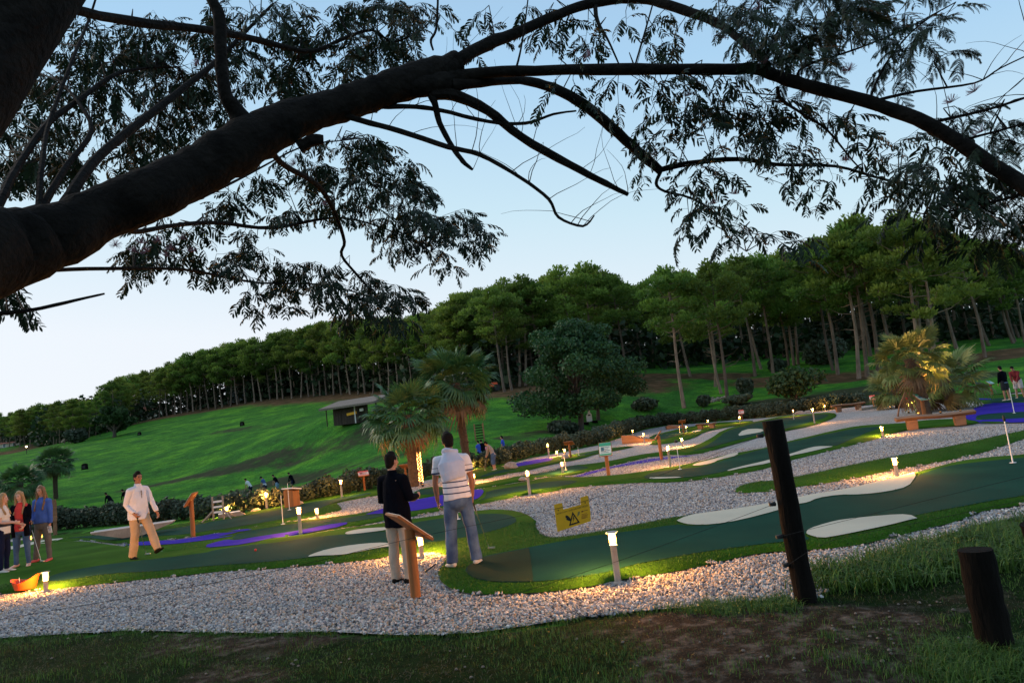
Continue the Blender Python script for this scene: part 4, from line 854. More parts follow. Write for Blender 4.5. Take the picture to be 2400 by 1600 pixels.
def silk_leaf(seed, pairs=7, detail=False):
    """one twice-divided leaf, unit length along +x, folded for the evening, hanging pinnae"""
    rg = np.random.default_rng(seed); V, F, T = [], [], []
    def quad(a, b, c, d, t): n = len(V); V.extend([a, b, c, d]); F.append((n, n + 1, n + 2, n + 3)); T.extend([t] * 4)
    ax = lambda t: np.array([t * .98, 0, .10 * math.sin(math.pi * t) - .32 * t * t])
    for k in range(4): a, b = ax(k / 4), ax((k + 1) / 4); quad(a + [0, -.008, 0], b + [0, -.006, 0], b + [0, .006, 0], a + [0, .008, 0], .1); quad(a + [0, 0, -.008], b + [0, 0, -.006], b + [0, 0, .006], a + [0, 0, .008], .1)
    for k in range(pairs):
        t = .25 + .75 * (k + .5) / pairs; b = ax(t); L = .40 * (math.sin(math.pi * (.25 + .62 * (k + .5) / pairs))) * rg.uniform(.85, 1.15)
        for s in (-1, 1):
            yaw = rg.uniform(.5, .95) * s; dr = rg.uniform(.35, 1.0); d0 = np.array([math.cos(yaw) * .8, math.sin(yaw), -dr * .5]); d0 /= np.linalg.norm(d0); d1 = np.array([math.cos(yaw) * .5, math.sin(yaw) * .6, -dr * 1.6]); d1 /= np.linalg.norm(d1)
            p0 = b; p1 = p0 + d0 * L * .45; p2 = p1 + (d0 + d1) / np.linalg.norm(d0 + d1) * L * .35; p3 = p2 + d1 * L * .28; tt = rg.random()
            n = np.cross(d0, [0, 0, 1]); n /= np.linalg.norm(n); w = .043
            if not detail:
                quad(p0 - n * .008, p1 - n * w, p1 + n * w, p0 + n * .008, tt); quad(p1 - n * w, p2 - n * w * .9, p2 + n * w * .9, p1 + n * w, tt); quad(p2 - n * w * .9, p3 - n * .01, p3 + n * .01, p2 + n * w * .9, tt)
            else:
                m_ = 11
                for q in range(m_):
                    u = (q + .5) / m_; pa = p0 + (p1 - p0) * min(1, u / .42) if u < .42 else (p1 + (p2 - p1) * ((u - .42) / .33) if u < .75 else p2 + (p3 - p2) * ((u - .75) / .25))
                    ww = w * 1.15 * math.sin(math.pi * (.18 + .74 * u)); dd = d0 if u < .5 else d1
                    for s2 in (-1, 1): e = pa + n * s2 * ww + dd * ww * .45; h = dd * L / m_ * .50; quad(pa - h, e - h * .4, e + h * .4, pa + h, tt)
                quad(p0 - n * .003, p1 - n * .003, p1 + n * .003, p0 + n * .003, .1); quad(p1 - n * .003, p3 - n * .002, p3 + n * .002, p1 + n * .003, .1)
    return np.array(V), np.array(F), np.array(T)
LV = [silk_leaf(300 + i, 5 + i % 3) for i in range(6)]
LD = []
for i in range(5):
    v, f, t = silk_leaf(320 + i, 7 + i % 3, True); me = np_mesh('leaf', v, f); col_attr(me, t); me.materials.append(M_silk); LD.append(me)
regions = [ # polygon, clusters, leaves per cluster, depth range, leaf length
 ([(150, 30), (600, 0), (1000, 0), (990, 100), (820, 185), (560, 235), (470, 320), (330, 385), (230, 430), (0, 460), (0, 300), (60, 240)], 250, 8, (4.6, 6.2), .16),
 ([(0, 240), (200, 100), (480, 90), (480, 300), (200, 430), (0, 455)], 60, 7, (4.4, 5.6), .17),
 ([(600, 0), (980, 0), (970, 100), (830, 170), (620, 220)], 60, 7, (4.6, 6.0), .16),
 ([(980, 0), (1300, 0), (1300, 60), (1120, 140), (1040, 110)], 26, 5, (4.2, 5.2), .15),
 ([(290, 575), (400, 500), (560, 425), (660, 380), (700, 500), (560, 600), (520, 640), (400, 625), (300, 640)], 62, 7, (4.2, 5.6), .16),
 ([(660, 350), (860, 305), (960, 390), (1010, 440), (1040, 520), (900, 540), (760, 520), (690, 430)], 95, 8, (5.0, 6.4), .17),
 ([(900, 500), (1040, 500), (1110, 510), (1140, 545), (1080, 600), (1000, 590), (900, 560)], 40, 7, (5.2, 6.2), .18),
 ([(540, 640), (640, 600), (800, 610), (930, 660), (960, 730), (860, 745), (760, 705), (650, 690)], 62, 8, (5.0, 6.2), .17),
 ([(1010, 590), (1080, 600), (1080, 640), (1040, 640)], 5, 6, (5.4, 6.0), .17),
 ([(610, 700), (655, 700), (655, 725), (620, 725)], 2, 7, (5.2, 5.5), .19), ([(0, 650), (45, 670), (55, 710), (0, 715)], 5, 7, (3.0, 3.4), .14),
 ([(1300, 10), (1700, 0), (2050, 0), (1900, 100), (1800, 120), (1600, 100), (1400, 130), (1200, 130), (1200, 70)], 66, 6, (3.4, 4.4), .15),
 ([(1650, 0), (2250, 0), (2290, 60), (2210, 150), (2080, 150), (1900, 150), (1740, 90)], 84, 6, (3.0, 3.6), .18),
 ([(1290, 175), (1700, 175), (1720, 230), (1500, 240), (1350, 200)], 24, 5, (3.6, 4.1), .15),
 ([(1500, 240), (1760, 190), (1950, 250), (2150, 310), (2230, 420), (2100, 480), (1900, 470), (1740, 480), (1600, 440), (1500, 380)], 118, 5, (3.7, 4.5), .15),
 ([(2180, 300), (2320, 400), (2420, 470), (2420, 580), (2300, 570), (2180, 500), (2150, 400)], 48, 6, (3.1, 3.6), .16),
 ([(1590, 460), (1720, 500), (1860, 540), (1860, 590), (1700, 580), (1620, 540)], 20, 5, (3.9, 4.3), .15),
 ([(2230, 210), (2400, 300), (2400, 360), (2200, 290)], 12, 6, (3.0, 3.3), .16),
]
Vs, Fs, Ts = [], [], []; nv = 0; big = []; tw = MB(); limbv = []
for poly, nc, nl, (d0, d1), L in regions:
    nc = max(2, int(nc * ((.36 if poly[0][1] < 150 else .60) if poly[0][0] > 1250 or poly[0][0] == 980 else .64))); L *= .92
    xs = [p[0] for p in poly]; ys = [p[1] for p in poly]; c = 0
    while c < nc:
        u = random.uniform(min(xs), max(xs)); v = random.uniform(min(ys), max(ys))
        if not inpoly([[u, v]], poly)[0]: continue
        c += 1; D = random.uniform(d0, d1); cen = AT(u, v, D)
        w = np.hypot(BRu - u, BRv - v) + np.abs(BRp[:, 1] - D) * 60; j = int(np.argmin(w)); src = Vector(BRp[j])
        mid = (src + cen) / 2 + Vector((random.uniform(-.08, .08), random.uniform(-.1, .1), random.uniform(-.02, .14))); dirn = (cen - mid).normalized(); dirn = (dirn + Vector((random.uniform(-.7, .7), random.uniform(-.5, .5), random.uniform(-.7, .1)))).normalized()
        end = cen + dirn * .16
        tw.tube([q - SO for q in (src, mid, cen, end)], [.0045, .0032, .0022, .001], 3, cap=False)
        for k in range(nl):
            t = k / max(1, nl - 1); b = cen.lerp(end, t) if t > .3 else mid.lerp(cen, .6 + t)
            az = math.atan2(dirn.y, dirn.x) + (1 if k % 2 else -1) * random.uniform(.3, 1.5); el = random.uniform(-.9, .25)
            Mx = Matrix.Translation(b) @ (Matrix.Rotation(az, 4, 'Z') @ Matrix.Rotation(-el, 4, 'Y') @ Matrix.Rotation(random.uniform(-.6, .6), 4, 'X')) @ Matrix.Scale(L * random.uniform(.7, 1.25), 4)
            big.append((D / L, Mx))
big.sort(key=lambda q: q[0])
for k, (s, Mx) in enumerate(big):
    if k < 300:
        o = bpy.data.objects.new('leaf', LD[k % 5]); COL.objects.link(o); o.parent = silk; o.matrix_local = Matrix.Translation(-SO) @ Mx
    else:
        v, f, t = LV[k % 6]; A = np.array(Mx); Vs.append(v @ A[:3, :3].T + A[:3, 3] - np.array(SO)); Fs.append(f + nv); Ts.append(t); nv += len(v)
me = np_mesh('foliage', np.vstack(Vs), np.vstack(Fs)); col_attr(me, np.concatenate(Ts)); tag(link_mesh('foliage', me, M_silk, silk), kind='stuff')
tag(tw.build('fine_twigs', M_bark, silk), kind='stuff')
# pink brush flowers
M_pink = mat('pink silk blossom', (.34, .17, .22), .8, .2, 20)
def blossom_mesh():
    mb = MB(); r = random.Random(4)
    for k in range(46):
        a = r.uniform(0, 6.28); z = r.uniform(.1, 1); q = math.sqrt(1 - z * z); d = Vector((q * math.cos(a), q * math.sin(a), z)); mb.tube([(0, 0, 0), d * .03], [.0007, .0005], 3, cap=False)
    o = mb.build('blossom', M_pink); me = o.data; bpy.data.objects.remove(o); return me
bl = blossom_mesh()
for u, v, D in ((255, 565, 3.8), (270, 575, 3.8), (300, 545, 3.9), (330, 570, 4), (345, 590, 4), (370, 565, 4), (400, 585, 4.1), (385, 600, 4.1), (425, 560, 4.2), (310, 590, 4), (450, 590, 4.2), (760, 480, 5), (885, 440, 5.2), (1380, 130, 3.7), (1612, 225, 3.8), (1690, 90, 3.6), (1780, 20, 3.2), (1790, 150, 3.4), (1990, 165, 3.2), (2230, 240, 3.05), (2285, 215, 3.05), (2300, 310, 3.1), (1674, 478, 4.2), (1535, 360, 4.2), (1720, 455, 4.2), (1985, 375, 4), (460, 150, 4.6), (690, 385, 4)):
    p = AT(u, v, D); o = bpy.data.objects.new('blossom', bl); COL.objects.link(o); o.parent = silk; o.location = p - SO; o.scale = (1.3,) * 3; o.rotation_euler = (random.uniform(-.6, .6), random.uniform(-.6, .6), 0)
# ------------------------------------------------------------------ things of the course
random.seed(21)
M_alu = mat('weathered lamp post', (.42, .36, .32), .55, .12, 12, metal=.15)
M_capm = mat('pale lamp cap', (.26, .25, .25), .5, .05, 8)
M_wood = mat('pressure treated pine', (.28, .105, .03), .75, .3, 5, .5, 30, stretch=(1, 1, .15), objvar=.12)
M_woodg = mat('greyed timber', (.30, .25, .20), .85, .3, 5, .6, 30, stretch=(1, .3, 1))
M_woodd = mat('tarred timber', (.0075, .006, .005), .95, .5, 6, 1.0, 40, spec=.1, stretch=(1, 1, .2))
M_woodr = mat('red brown bench timber', (.24, .125, .065), .8, .35, 4, .7, 24, stretch=(.25, 1, 1))
M_white = mat('white paint', (.75, .75, .74), .5, .06, 8)
M_steel = mat('brushed steel', (.55, .56, .58), .3, 0, metal=.9)
M_black = mat('black rubber', (.015, .015, .016), .6, .2, 10)
M_yel = mat('yellow sign board', (.85, .42, .008), .45, .08, 9)
M_ink = mat('black print', (.012, .010, .008), .6, 0)
M_redink = mat('red brown print', (.22, .04, .01), .6, 0)
M_greyink = mat('grey green print', (.22, .20, .06), .6, 0)
M_orange = mat('orange plastic tub', (.80, .085, .012), .35, .06, 5)
M_redball = mat('red golf ball', (.60, .03, .02), .3, 0)
def glow_mat(core=False):
    m, nt, b = new_mat('lit lamp glass'); b.inputs['Base Color'].default_value = (.16, .06, .01, 1); b.inputs['Emission Color'].default_value = (1, .37, .055, 1); 
    N = nt.nodes; L = nt.links; lw_ = N.new('ShaderNodeLayerWeight'); lw_.inputs[0].default_value = .35; mr = N.new('ShaderNodeMapRange'); mr.inputs[1].default_value = .35; mr.inputs[2].default_value = .72; mr.inputs[3].default_value = 5.0; mr.inputs[4].default_value = .9
    L.new(lw_.outputs['Facing'], mr.inputs[0]); L.new(mr.outputs[0], b.inputs['Emission Strength'])
    tr = N.new('ShaderNodeBsdfTransparent'); ms = N.new('ShaderNodeMixShader'); ms.inputs[0].default_value = .55; L.new(b.outputs[0], ms.inputs[1]); L.new(tr.outputs[0], ms.inputs[2]); L.new(ms.outputs[0], N['Material Output'].inputs[0]); return m
LAMP = 165.0
BULB = {}
M_glow = glow_mat()
def lamp(px, py, h, where, cat='lamp', grp='bollard lamps along the greens'):
    p = gz(px, py); o = empty('bollard_lamp', p, ('tall' if h > .45 else 'short') + ' lit bollard lamp ' + where, cat, grp)
    mb = MB(); mb.lathe([(.055, 0), (.055, .015), (.037, .02), (.036, h - .15), (.040, h - .145)], 16); mb.build('post', M_alu, o, True)
    mb = MB(); mb.lathe([(.034, h - .145), (.040, h - .125), (.041, h - .035), (.036, h - .022)], 16); mb.build('lamp_glass', M_glow, o, True)
    mb = MB(); mb.lathe([(.040, h - .022), (.064, h - .016), (.072, h - .010), (.070, h - .004), (.01, h + .004)], 20); mb.build('cap', M_capm, o, True)
    ld = BULB.get('d') or bpy.data.lights.new('bulb', 'POINT'); BULB['d'] = ld; ld.energy = LAMP; ld.color = (1, .40, .085); ld.shadow_soft_size = .022
    l = bpy.data.objects.new('bulb', ld); COL.objects.link(l); l.parent = o; l.location = (0, 0, h - .075)
    return o
for x, y, h, w in (
 (1449, 1366, .57, 'in the foreground gravel in front of the yellow sign'), (108, 1386, .34, 'at the left edge beside the orange tub'), (989, 1306, .34, 'in the gravel between the two men, seen under the info board'),
 (705, 1255, .63, 'nearest behind the left green with its beige bunker'), (744, 1217, .30, 'right of the nearest tall one on the left'), (532, 1208, .34, 'behind the white topped ramp near the wooden ladder frame'),
 (626, 1195, .62, 'in front of the hedge below the far golfers'), (802, 1169, .60, 'at the hedge left of the red and white info board'), (1242, 1160, .64, 'on the gravel right of the striped shirt man'),
 (1112, 1133, .34, 'seen just right of the striped shirt man, lower one of two'), (1106, 1102, .30, 'seen just right of the striped shirt man, upper one of two'), (1320, 1112, .36, 'beside the thin white hole marker above the yellow sign'),
 (1288, 1078, .70, 'at the end of the far violet channel by the hedge'), (1306, 1069, .28, 'just right of the tall one at the far violet channel'), (1325, 1072, .36, 'above the grey rock left of the orange info post'),
 (1572, 1097, .67, 'left of the flagstick with the dark ball top'), (1600, 1046, .38, 'behind the lamp near the dark ball flagstick'), (1610, 1016, .42, 'at the foot of the orange info post in the back'),
 (1511, 1038, .54, 'in front of the wooden ramp at the back'), (1484, 1024, .50, 'left of the wooden ramp at the back'), (1735, 992, .42, 'under the white and red info board by the right hedge'), (1661, 1000, .42, 'over the low plank bench at the back'),
 (1811, 972, .42, 'just over the top of the tall black post'), (1910, 994, .78, 'at the tip of the back green beside the black post'), (1861, 977, .46, 'beside the thin white marker right of the black post'),
 (1934, 961, .45, 'left one of two at the end of the farther bench'), (1941, 957, .62, 'right one of two at the end of the farther bench'), (2071, 953, .48, 'between the red board and the palms'), (2070, 1024, .36, 'below the left end of the large bench'), (2104, 1120, .40, 'beside the long beige bunker in the right foreground')):
    lamp(x, y, h, w)
def candle(px, py, w):
    p = gz(px, py); o = empty('path_light', p, w, 'light'); mb = MB(); mb.lathe([(.03, 0), (.03, .05)], 10); mb.build('base', M_alu, o, True); mb = MB(); mb.lathe([(.018, .05), (.024, .10), (.016, .16)], 10); mb.build('lamp_glass', M_glow, o, True)
candle(73, 1272, 'tiny lit path light seen between the two girls, left one'); candle(98, 1267, 'tiny lit path light seen between the legs of the blue sweater girl')
def flat_glow(name, px, py, dz, w):
    p = gz(px, py); o = empty(name, p, w, 'light'); mb = MB(); mb.lathe([(.05, 0), (.05, dz)], 12); mb.build('base', M_black, o, True); mb = MB(); mb.lathe([(.075, dz), (.09, dz + .02), (.07, dz + .04)], 14); mb.build('lamp_glass', M_glow, o, True)
flat_glow('spot_lamp', 2146, 958, .18, 'small round lit spot under the roofed info board'); flat_glow('spot_lamp', 2156, 974, .12, 'low round lit spot left of the roofed board post')
def spot(px, py, aim, power, lab, d=.0, ang=70):
    p = gz(px, py); o = empty('ground_spotlight', p, lab, 'spotlight'); mb = MB(); mb.lathe([(.04, 0), (.05, .08), (.055, .10)], 12); mb.build('housing', M_black, o, True)
    mb = MB(); mb.lathe([(.045, .102), (.02, .108)], 12); mb.build('lamp_glass', M_glow, o, True)
    ld = bpy.data.lights.new('spot_beam', 'SPOT'); ld.energy = power; ld.color = (1, .52, .15); ld.spot_size = R(ang); ld.spot_blend = .6; ld.shadow_soft_size = .03
    l = bpy.data.objects.new('spot_beam', ld); COL.objects.link(l); l.parent = o; l.location = (0, 0, .15); l.rotation_euler = (-Vector(aim)).to_track_quat('Z', 'Y').to_euler()
spot(2252, 966, (-.25, .1, 1), 900, 'ground spotlight under the low palm lit from below'); spot(2130, 968, (.3, .3, 1), 600, 'ground spotlight in the middle of the right palm group')
spot(2205, 970, (-.1, -.1, 1), 650, 'ground spotlight right of the tallest palm trunk', ang=80)
q = gz(989, 1140); spot(991, 1141, (-.02, .02, 1), 14, 'bright ground spotlight at the foot of the lamp lit palm', ang=50)
# string of lights wound round a cable on the palm
o = empty('light_string', gz(988, 1136), 'glowing light string hanging beside the lamp lit palm trunk', 'string lights'); mb = MB(); mb.tube([(0, 0, 0), (-.01, 0, .7), (0, 0, 1.45)], .05, 6); mb.build('core', M_black, o)
mb = MB(); 
for k in range(70):
    t = (k + .5) / 70; a = k * 2.4; mb.box((math.cos(a) * .075, math.sin(a) * .075, .12 + 1.12 * t), (.022, .022, .028), Matrix.Rotation(a, 3, 'Z'))
M_glow2 = mat('string light bulb', (1, .5, .2), .5, 0, emit=(1, .36, .08), estr=11.0)
tag(mb.build('bulbs', M_glow2, o), kind='stuff')
far_l = [(234, 1011, 'left end of the wood, small street lamp beside the round tree', 2.2), (62, 1052, 'far street lamp near the left edge of the wood', 2.4), (561, 918, 'lit lamp in front of the half hidden house', 3.0)]
M_glowf = mat('far lamp', (1, .8, .5), .5, 0, emit=(1, .75, .35), estr=7.0)
for x, y, w, h in far_l:
    D = hit(x, y + 12, 60).y; p = AT(x, y, D); o = empty('street_lamp', (p.x, p.y, tz(p.x, p.y)), w, 'street lamp'); hz = max(1.2, p.z - tz(p.x, p.y)); mb = MB(); mb.tube([(0, 0, 0), (0, 0, hz)], .05, 6); mb.build('pole', M_black, o); mb = MB(); mb.lathe([(.05, hz), (.14, hz + .08), (.14, hz + .24), (.05, hz + .3)], 8); mb.build('lamp_head', M_glowf, o)

# ---- info boards: post with a slanted panel
def panel_mat(name, base, hdr, txt=(.08, .08, .1), pos=.78):
    return mat(name, base, .45, .03, 3), mat(name + ' header', hdr, .45, .03, 3), mat(name + ' text', txt, .5, 0)
PM = {'white_red': panel_mat('white red board', (.72, .68, .66), (.62, .10, .08), (.35, .10, .08)), 'green': panel_mat('green white board', (.60, .72, .66), (.05, .36, .22), (.08, .20, .25)), 'plain': panel_mat('plain board', (.70, .68, .64), (.60, .58, .55))}
def info_board(px, py, h, kind, rz, lab, tilt=40, w=.42, d=.30, r=.045, roof=False):
    p = gz(px, py); o = empty('info_board', p, lab, 'sign', None, rz); mb = MB(); mb.lathe([(r, 0), (r, h)], 14); mb.build('post', M_wood, o, True)
    T = Matrix.Translation((0, 0, h + .03)) @ Matrix.Rotation(R(tilt), 4, 'X')
    bx, hd, tx = PM[kind]
    mb = MB(); vs = [Vector(((i & 1) - .5, ((i >> 1) & 1) - .5, ((i >> 2) & 1) - .5)) for i in range(8)]; F8 = [(0, 2, 3, 1), (4, 5, 7, 6), (0, 1, 5, 4), (2, 6, 7, 3), (0, 4, 6, 2), (1, 3, 7, 5)]
    def slab(mb, cx, cy, cz, sx, sy, sz): mb.add([T @ Vector((cx + v.x * sx, cy + v.y * sy, cz + v.z * sz)) for v in vs], F8)
    slab(mb, 0, 0, 0, w + .03, d + .03, .03); mb.build('backing', M_wood, o)
    mb = MB(); slab(mb, 0, 0, .019, w, d, .008); mb.build('panel', bx, o)
    mb = MB(); slab(mb, 0, d * .36, .0245, w, d * .26, .003); slab(mb, 0, -d * .42, .0245, w, d * .12, .003); mb.build('header', hd, o)
    mb = MB()
    for k in range(4): slab(mb, -.02 * (k % 2), d * (.14 - .13 * k), .0245, w * (.75 - .1 * (k % 2)), d * .045, .003)
    slab(mb, -w * .22, 0, .0250, w * .24, d * .32, .002); mb.build('print', tx, o)
    return o
info_board(453, 1258, .93, 'plain', R(-78), 'info board on a round post at the left, seen from its side', 55, .55, .36, .055)
info_board(855, 1149, .66, 'white_red', R(20), 'red and white info board on an orange post in front of the hedge', 35, .40, .30)
info_board(953, 1134, .68, 'plain', R(150), 'info board seen from behind, left of the lamp lit palm', 32)
info_board(975, 1399, .80, 'plain', R(118), 'nearest info board, seen from behind in front of the black jacket man', 40, .46, .50, .062)
info_board(1338, 1075, .62, 'plain', R(160), 'small orange info board from behind next to the grey rock', 30)
info_board(1427, 1116, .78, 'green', R(-12), 'tall green and white info board facing the viewer above the yellow sign', 62, .36, .42, .055)
info_board(1551, 1077, .86, 'plain', R(-105), 'info board with a dark edge, seen from its side beside the violet channel', 48, .40, .34, .06)
info_board(1603, 1019, .72, 'plain', R(170), 'bright orange info board at the back left of the plank bench', 28, .40)
info_board(1740, 984, .62, 'white_red', R(-20), 'white and red info board above a lamp by the right hedge', 62, .40, .36)
info_board(2048, 952, .62, 'white_red', R(-30), 'white and red info board right of the farther bench', 62, .36, .36)
info_board(2168, 976, .86, 'green', R(28), 'green info board in front of the tallest right palm', 42, .70, .46, .09)
info_board(2326, 924, .78, 'green', R(25), 'green and white info board left of the two golfers at right', 38, .46, .36, .07)
p = gz(2079, 953); o = empty('wooden_post', p, 'orange lit round timber post between the red board and the palms', 'post'); mb = MB(); mb.lathe([(.075, 0), (.075, .85), (.05, .88)], 14); mb.build('shaft', M_wood, o, True)
# little thatched gate behind the board
p = gz(2131, 972); o = empty('thatched_arch', p, 'small pointed arch of branches with reed filling left of the tallest palm', 'obstacle', None, R(8))
mb = MB(); mb.tube([(-.62, 0, 0), (-.45, 0, .45), (0, 0, 1.12)], [.045, .04, .035], 8, wob=.2); mb.tube([(.60, 0, 0), (.42, 0, .5), (0, 0, 1.12)], [.045, .04, .035], 8, wob=.2); mb.build('frame', M_woodr, o, True)
mb = MB()
for k in range(46): x = random.uniform(-.36, .36); zt = 1.0 - abs(x) * 1.5; mb.tube([(x, .03, zt * random.uniform(.2, .4)), (x * .9, .03, zt)], .008, 4)
tag(mb.build('reeds', M_woodr, o), kind='stuff'); mb = MB(); mb.lathe([(.0, -.05), (.045, -.02), (.045, .02), (0, .05)], 10, (.02, -.02, .82)); mb.build('red_knob', M_redball, o, True)
# ---- fence posts, insulators, electric wire
def wpost(a, b, r, lab, m=M_woodd, top=.0, name='fence_post', ins=()):
    o = empty(name, a, lab, 'post'); d = b - a; n = 9; mb = MB(); mb.tube([d * (t / n) + Vector((random.uniform(-1, 1), random.uniform(-1, 1), 0)) * r * .05 for t in range(n + 1)], [r * (1.04 if t < 1 else 1) for t in range(n + 1)], 18, wob=.10); mb.build('shaft', m, o, True)
    for q in ins: mb = MB(); w = q - a; mb.tube([w, w + Vector((-.035, -.01, 0))], [.022, .018], 10); mb.tube([w + Vector((-.035, -.01, -.015)), w + Vector((-.035, -.01, .015))], [.024, .024], 10); mb.build('insulator', M_black, o, True)
    return o
b0 = G(1888, 1402); t0 = AT(1811, 985, b0.y - .02); i_ = [AT(1787, 1020, b0.y), AT(1816, 1180, b0.y), AT(1832, 1256, b0.y), AT(1848, 1322, b0.y)]
wpost(b0 + Vector((0, 0, -.1)), t0, .094, 'tall black timber fence post standing in front of the right green', ins=i_)
b1 = G(2340, 1530); wpost(b1 + Vector((0, 0, -.1)), AT(2284, 1287, b1.y), .108, 'short thick dark timber post in the right foreground')
b2 = G(2452, 1340); wpost(b2, AT(2420, 1225, b2.y), .10, 'dark post cut by the right edge of the photo')
b3 = AT(-420, 1530, 3.6); wpost(Vector((b3.x, b3.y, -.1)), Vector((b3.x, b3.y, 1.3)), .09, 'dark fence post beyond the left edge')
def wire(pts, lab):
    P = [AT(*q) for q in pts]; o = empty('fence_wire', P[0], lab, 'wire'); out = []
    for i in range(len(P) - 1):
        for k in range(6): t = k / 6; p0, p1, p2, p3 = P[max(i - 1, 0)], P[i], P[i + 1], P[min(i + 2, len(P) - 1)]; out.append(.5 * ((2 * p1) + (p2 - p0) * t + (2 * p0 - 5 * p1 + 4 * p2 - p3) * t * t + (3 * p1 - p0 - 3 * p2 + p3) * t ** 3))
    out.append(P[-1]); mb = MB(); mb.tube([q - P[0] for q in out], .0017, 5); mb.build('strand', M_ink, o, True)
wire([(-420, 1525, 3.6), (0, 1451, 4.2), (600, 1346, 5.0), (960, 1262, 5.5), (1180, 1216, 5.8), (1310, 1190, 6.0), (1372, 1173, 6.05), (1560, 1108, 6.15), (1787, 1020, 6.2)], 'upper electric fence wire that carries the yellow sign')
wire([(560, 1600, 4.5), (1071, 1438, 5.2), (1163, 1406, 5.4), (1448, 1314, 5.8), (1691, 1227, 6.1), (1816, 1180, 6.2)], 'lower electric fence wire crossing the front green')
wire([(1832, 1256, 6.2), (1892, 1241, 6.15), (1998, 1215, 6.1), (2200, 1165, 6.0), (2500, 1092, 5.8)], 'fence wire right of the black post, upper one')
wire([(1848, 1322, 6.2), (1950, 1266, 6.1), (2151, 1224, 5.9), (2500, 1150, 5.5)], 'fence wire right of the black post over the oval bunker')
# ---- yellow warning sign
def S(x, y): return (1280 + x * .07013, 1150 + y * .07013)
BL, BRr, TL = AT(*S(380, 1360), 6.0), AT(*S(1495, 1000), 6.08), AT(*S(265, 465), 6.0)
Xa = (BRr - BL).normalized(); Za = (TL - BL); Za = (Za - Xa * Za.dot(Xa)).normalized(); Ya = Za.cross(Xa)
Ms = Matrix((( Xa.x, Ya.x, Za.x, BL.x), (Xa.y, Ya.y, Za.y, BL.y), (Xa.z, Ya.z, Za.z, BL.z), (0, 0, 0, 1)))
so = empty('warning_sign', BL, 'yellow electric fence warning sign hanging on the wire over the gravel', 'sign'); so.matrix_world = Ms
def sp(x, y):                              # picture point on the board -> board coordinates
    d = ray(*S(x, y)); n = Ya; t = (BL - CO).dot(n) / d.dot(n); q = CO + d * t - BL; return (q.dot(Xa), q.dot(Za))
poly = [sp(*q) for q in ((380, 1358), (1495, 1003), (1470, 620), (1402, 165), (1375, 152), (1175, 205), (1142, 235), (1158, 455), (575, 610), (535, 402), (510, 396), (285, 450), (262, 475), (300, 800))]
def sprism(name, polys, m, y0, y1):
    mb = MB(); 
    for q in polys: mb.prism(q, y0, y1)
    return mb.build(name, m, so)
sprism('board', [poly], M_yel, -.0015, .0015)
Y0, Y1 = (-.0030, -.0016) if (Ms.to_3x3() @ Vector((0, 1, 0))).y > 0 else (.0016, .0030)
tri_o = [sp(880, 690), sp(1125, 1050), sp(765, 1165)]; c = ((tri_o[0][0] + tri_o[1][0] + tri_o[2][0]) / 3, (tri_o[0][1] + tri_o[1][1] + tri_o[2][1]) / 3); tri_i = [(c[0] + (q[0] - c[0]) * .66, c[1] + (q[1] - c[1]) * .66) for q in tri_o]
mb = MB()
for k in range(3): mb.prism([tri_o[k], tri_o[(k + 1) % 3], tri_i[(k + 1) % 3], tri_i[k]], Y0, Y1)
mb.prism([sp(*q) for q in ((915, 830), (880, 930), (912, 925), (895, 1050), (945, 900), (915, 905), (935, 835))], Y0, Y1)
mb.prism([sp(*q) for q in ((640, 840), (660, 810), (720, 820), (790, 890), (830, 960), (800, 1000), (740, 985), (650, 950), (690, 930), (650, 890))], Y0, Y1)
mb.build('symbol', M_ink, so)
sprism('grey_mark', [[sp(*q) for q in ((1060, 690), (1130, 680), (1110, 780), (1040, 860))]], M_greyink, Y0, Y1)
sprism('small_print', [[sp(x0, y0), sp(x1, y1), sp(x1, y1 + 14), sp(x0, y0 + 14)] for x0, y0, x1, y1 in ((1180, 670, 1390, 620), (1180, 780, 1360, 740), (1180, 820, 1400, 775), (1180, 855, 1370, 815), (1180, 890, 1390, 850), (1180, 920, 1320, 885))] + [[sp(*q) for q in ((1165, 690), (1205, 650), (1240, 680), (1200, 715))]], M_redink, Y0, Y1)
cu = bpy.data.curves.new('lettering', 'FONT'); cu.body = 'ATTENTION ! CLÔTURE ÉLECTRIQUE'; cu.size = 1; to = bpy.data.objects.new('lettering_tmp', cu); COL.objects.link(to); bpy.context.view_layer.update()
tm = bpy.data.meshes.new_from_object(to.evaluated_get(bpy.context.evaluated_depsgraph_get())); bpy.data.objects.remove(to)
co = np.array([v.co[:] for v in tm.vertices]); a0, a1 = sp(350, 795), sp(1395, 500); wd = math.hypot(a1[0] - a0[0], a1[1] - a0[1]); sx = wd / co[:, 0].max(); sz = .0115 / .72; th = math.atan2(a1[1] - a0[1], a1[0] - a0[0])
for i, v in enumerate(tm.vertices):
    x, z = co[i, 0] * sx, co[i, 1] * sz * 1.15; v.co = (a0[0] + x * math.cos(th) - z * math.sin(th), Y0 if Y0 < 0 else Y1, a0[1] + x * math.sin(th) + z * math.cos(th))
link_mesh('lettering', tm, M_ink, so)
mb = MB()
for q in ((405, 640), (1300, 385)): x, z = sp(*q); mb.box((x, 0, z), (.008, .008, .010)); 
mb.build('wire_clip', M_black, so)
mb = MB()
for q in ((392, 1240), (1440, 915)): x, z = sp(*q); mb.lathe([(.0, -.002), (.0022, 0), (0, .002)], 8, (x, Y0 * 1.05, z))
mb.build('eyelet', M_white, so)
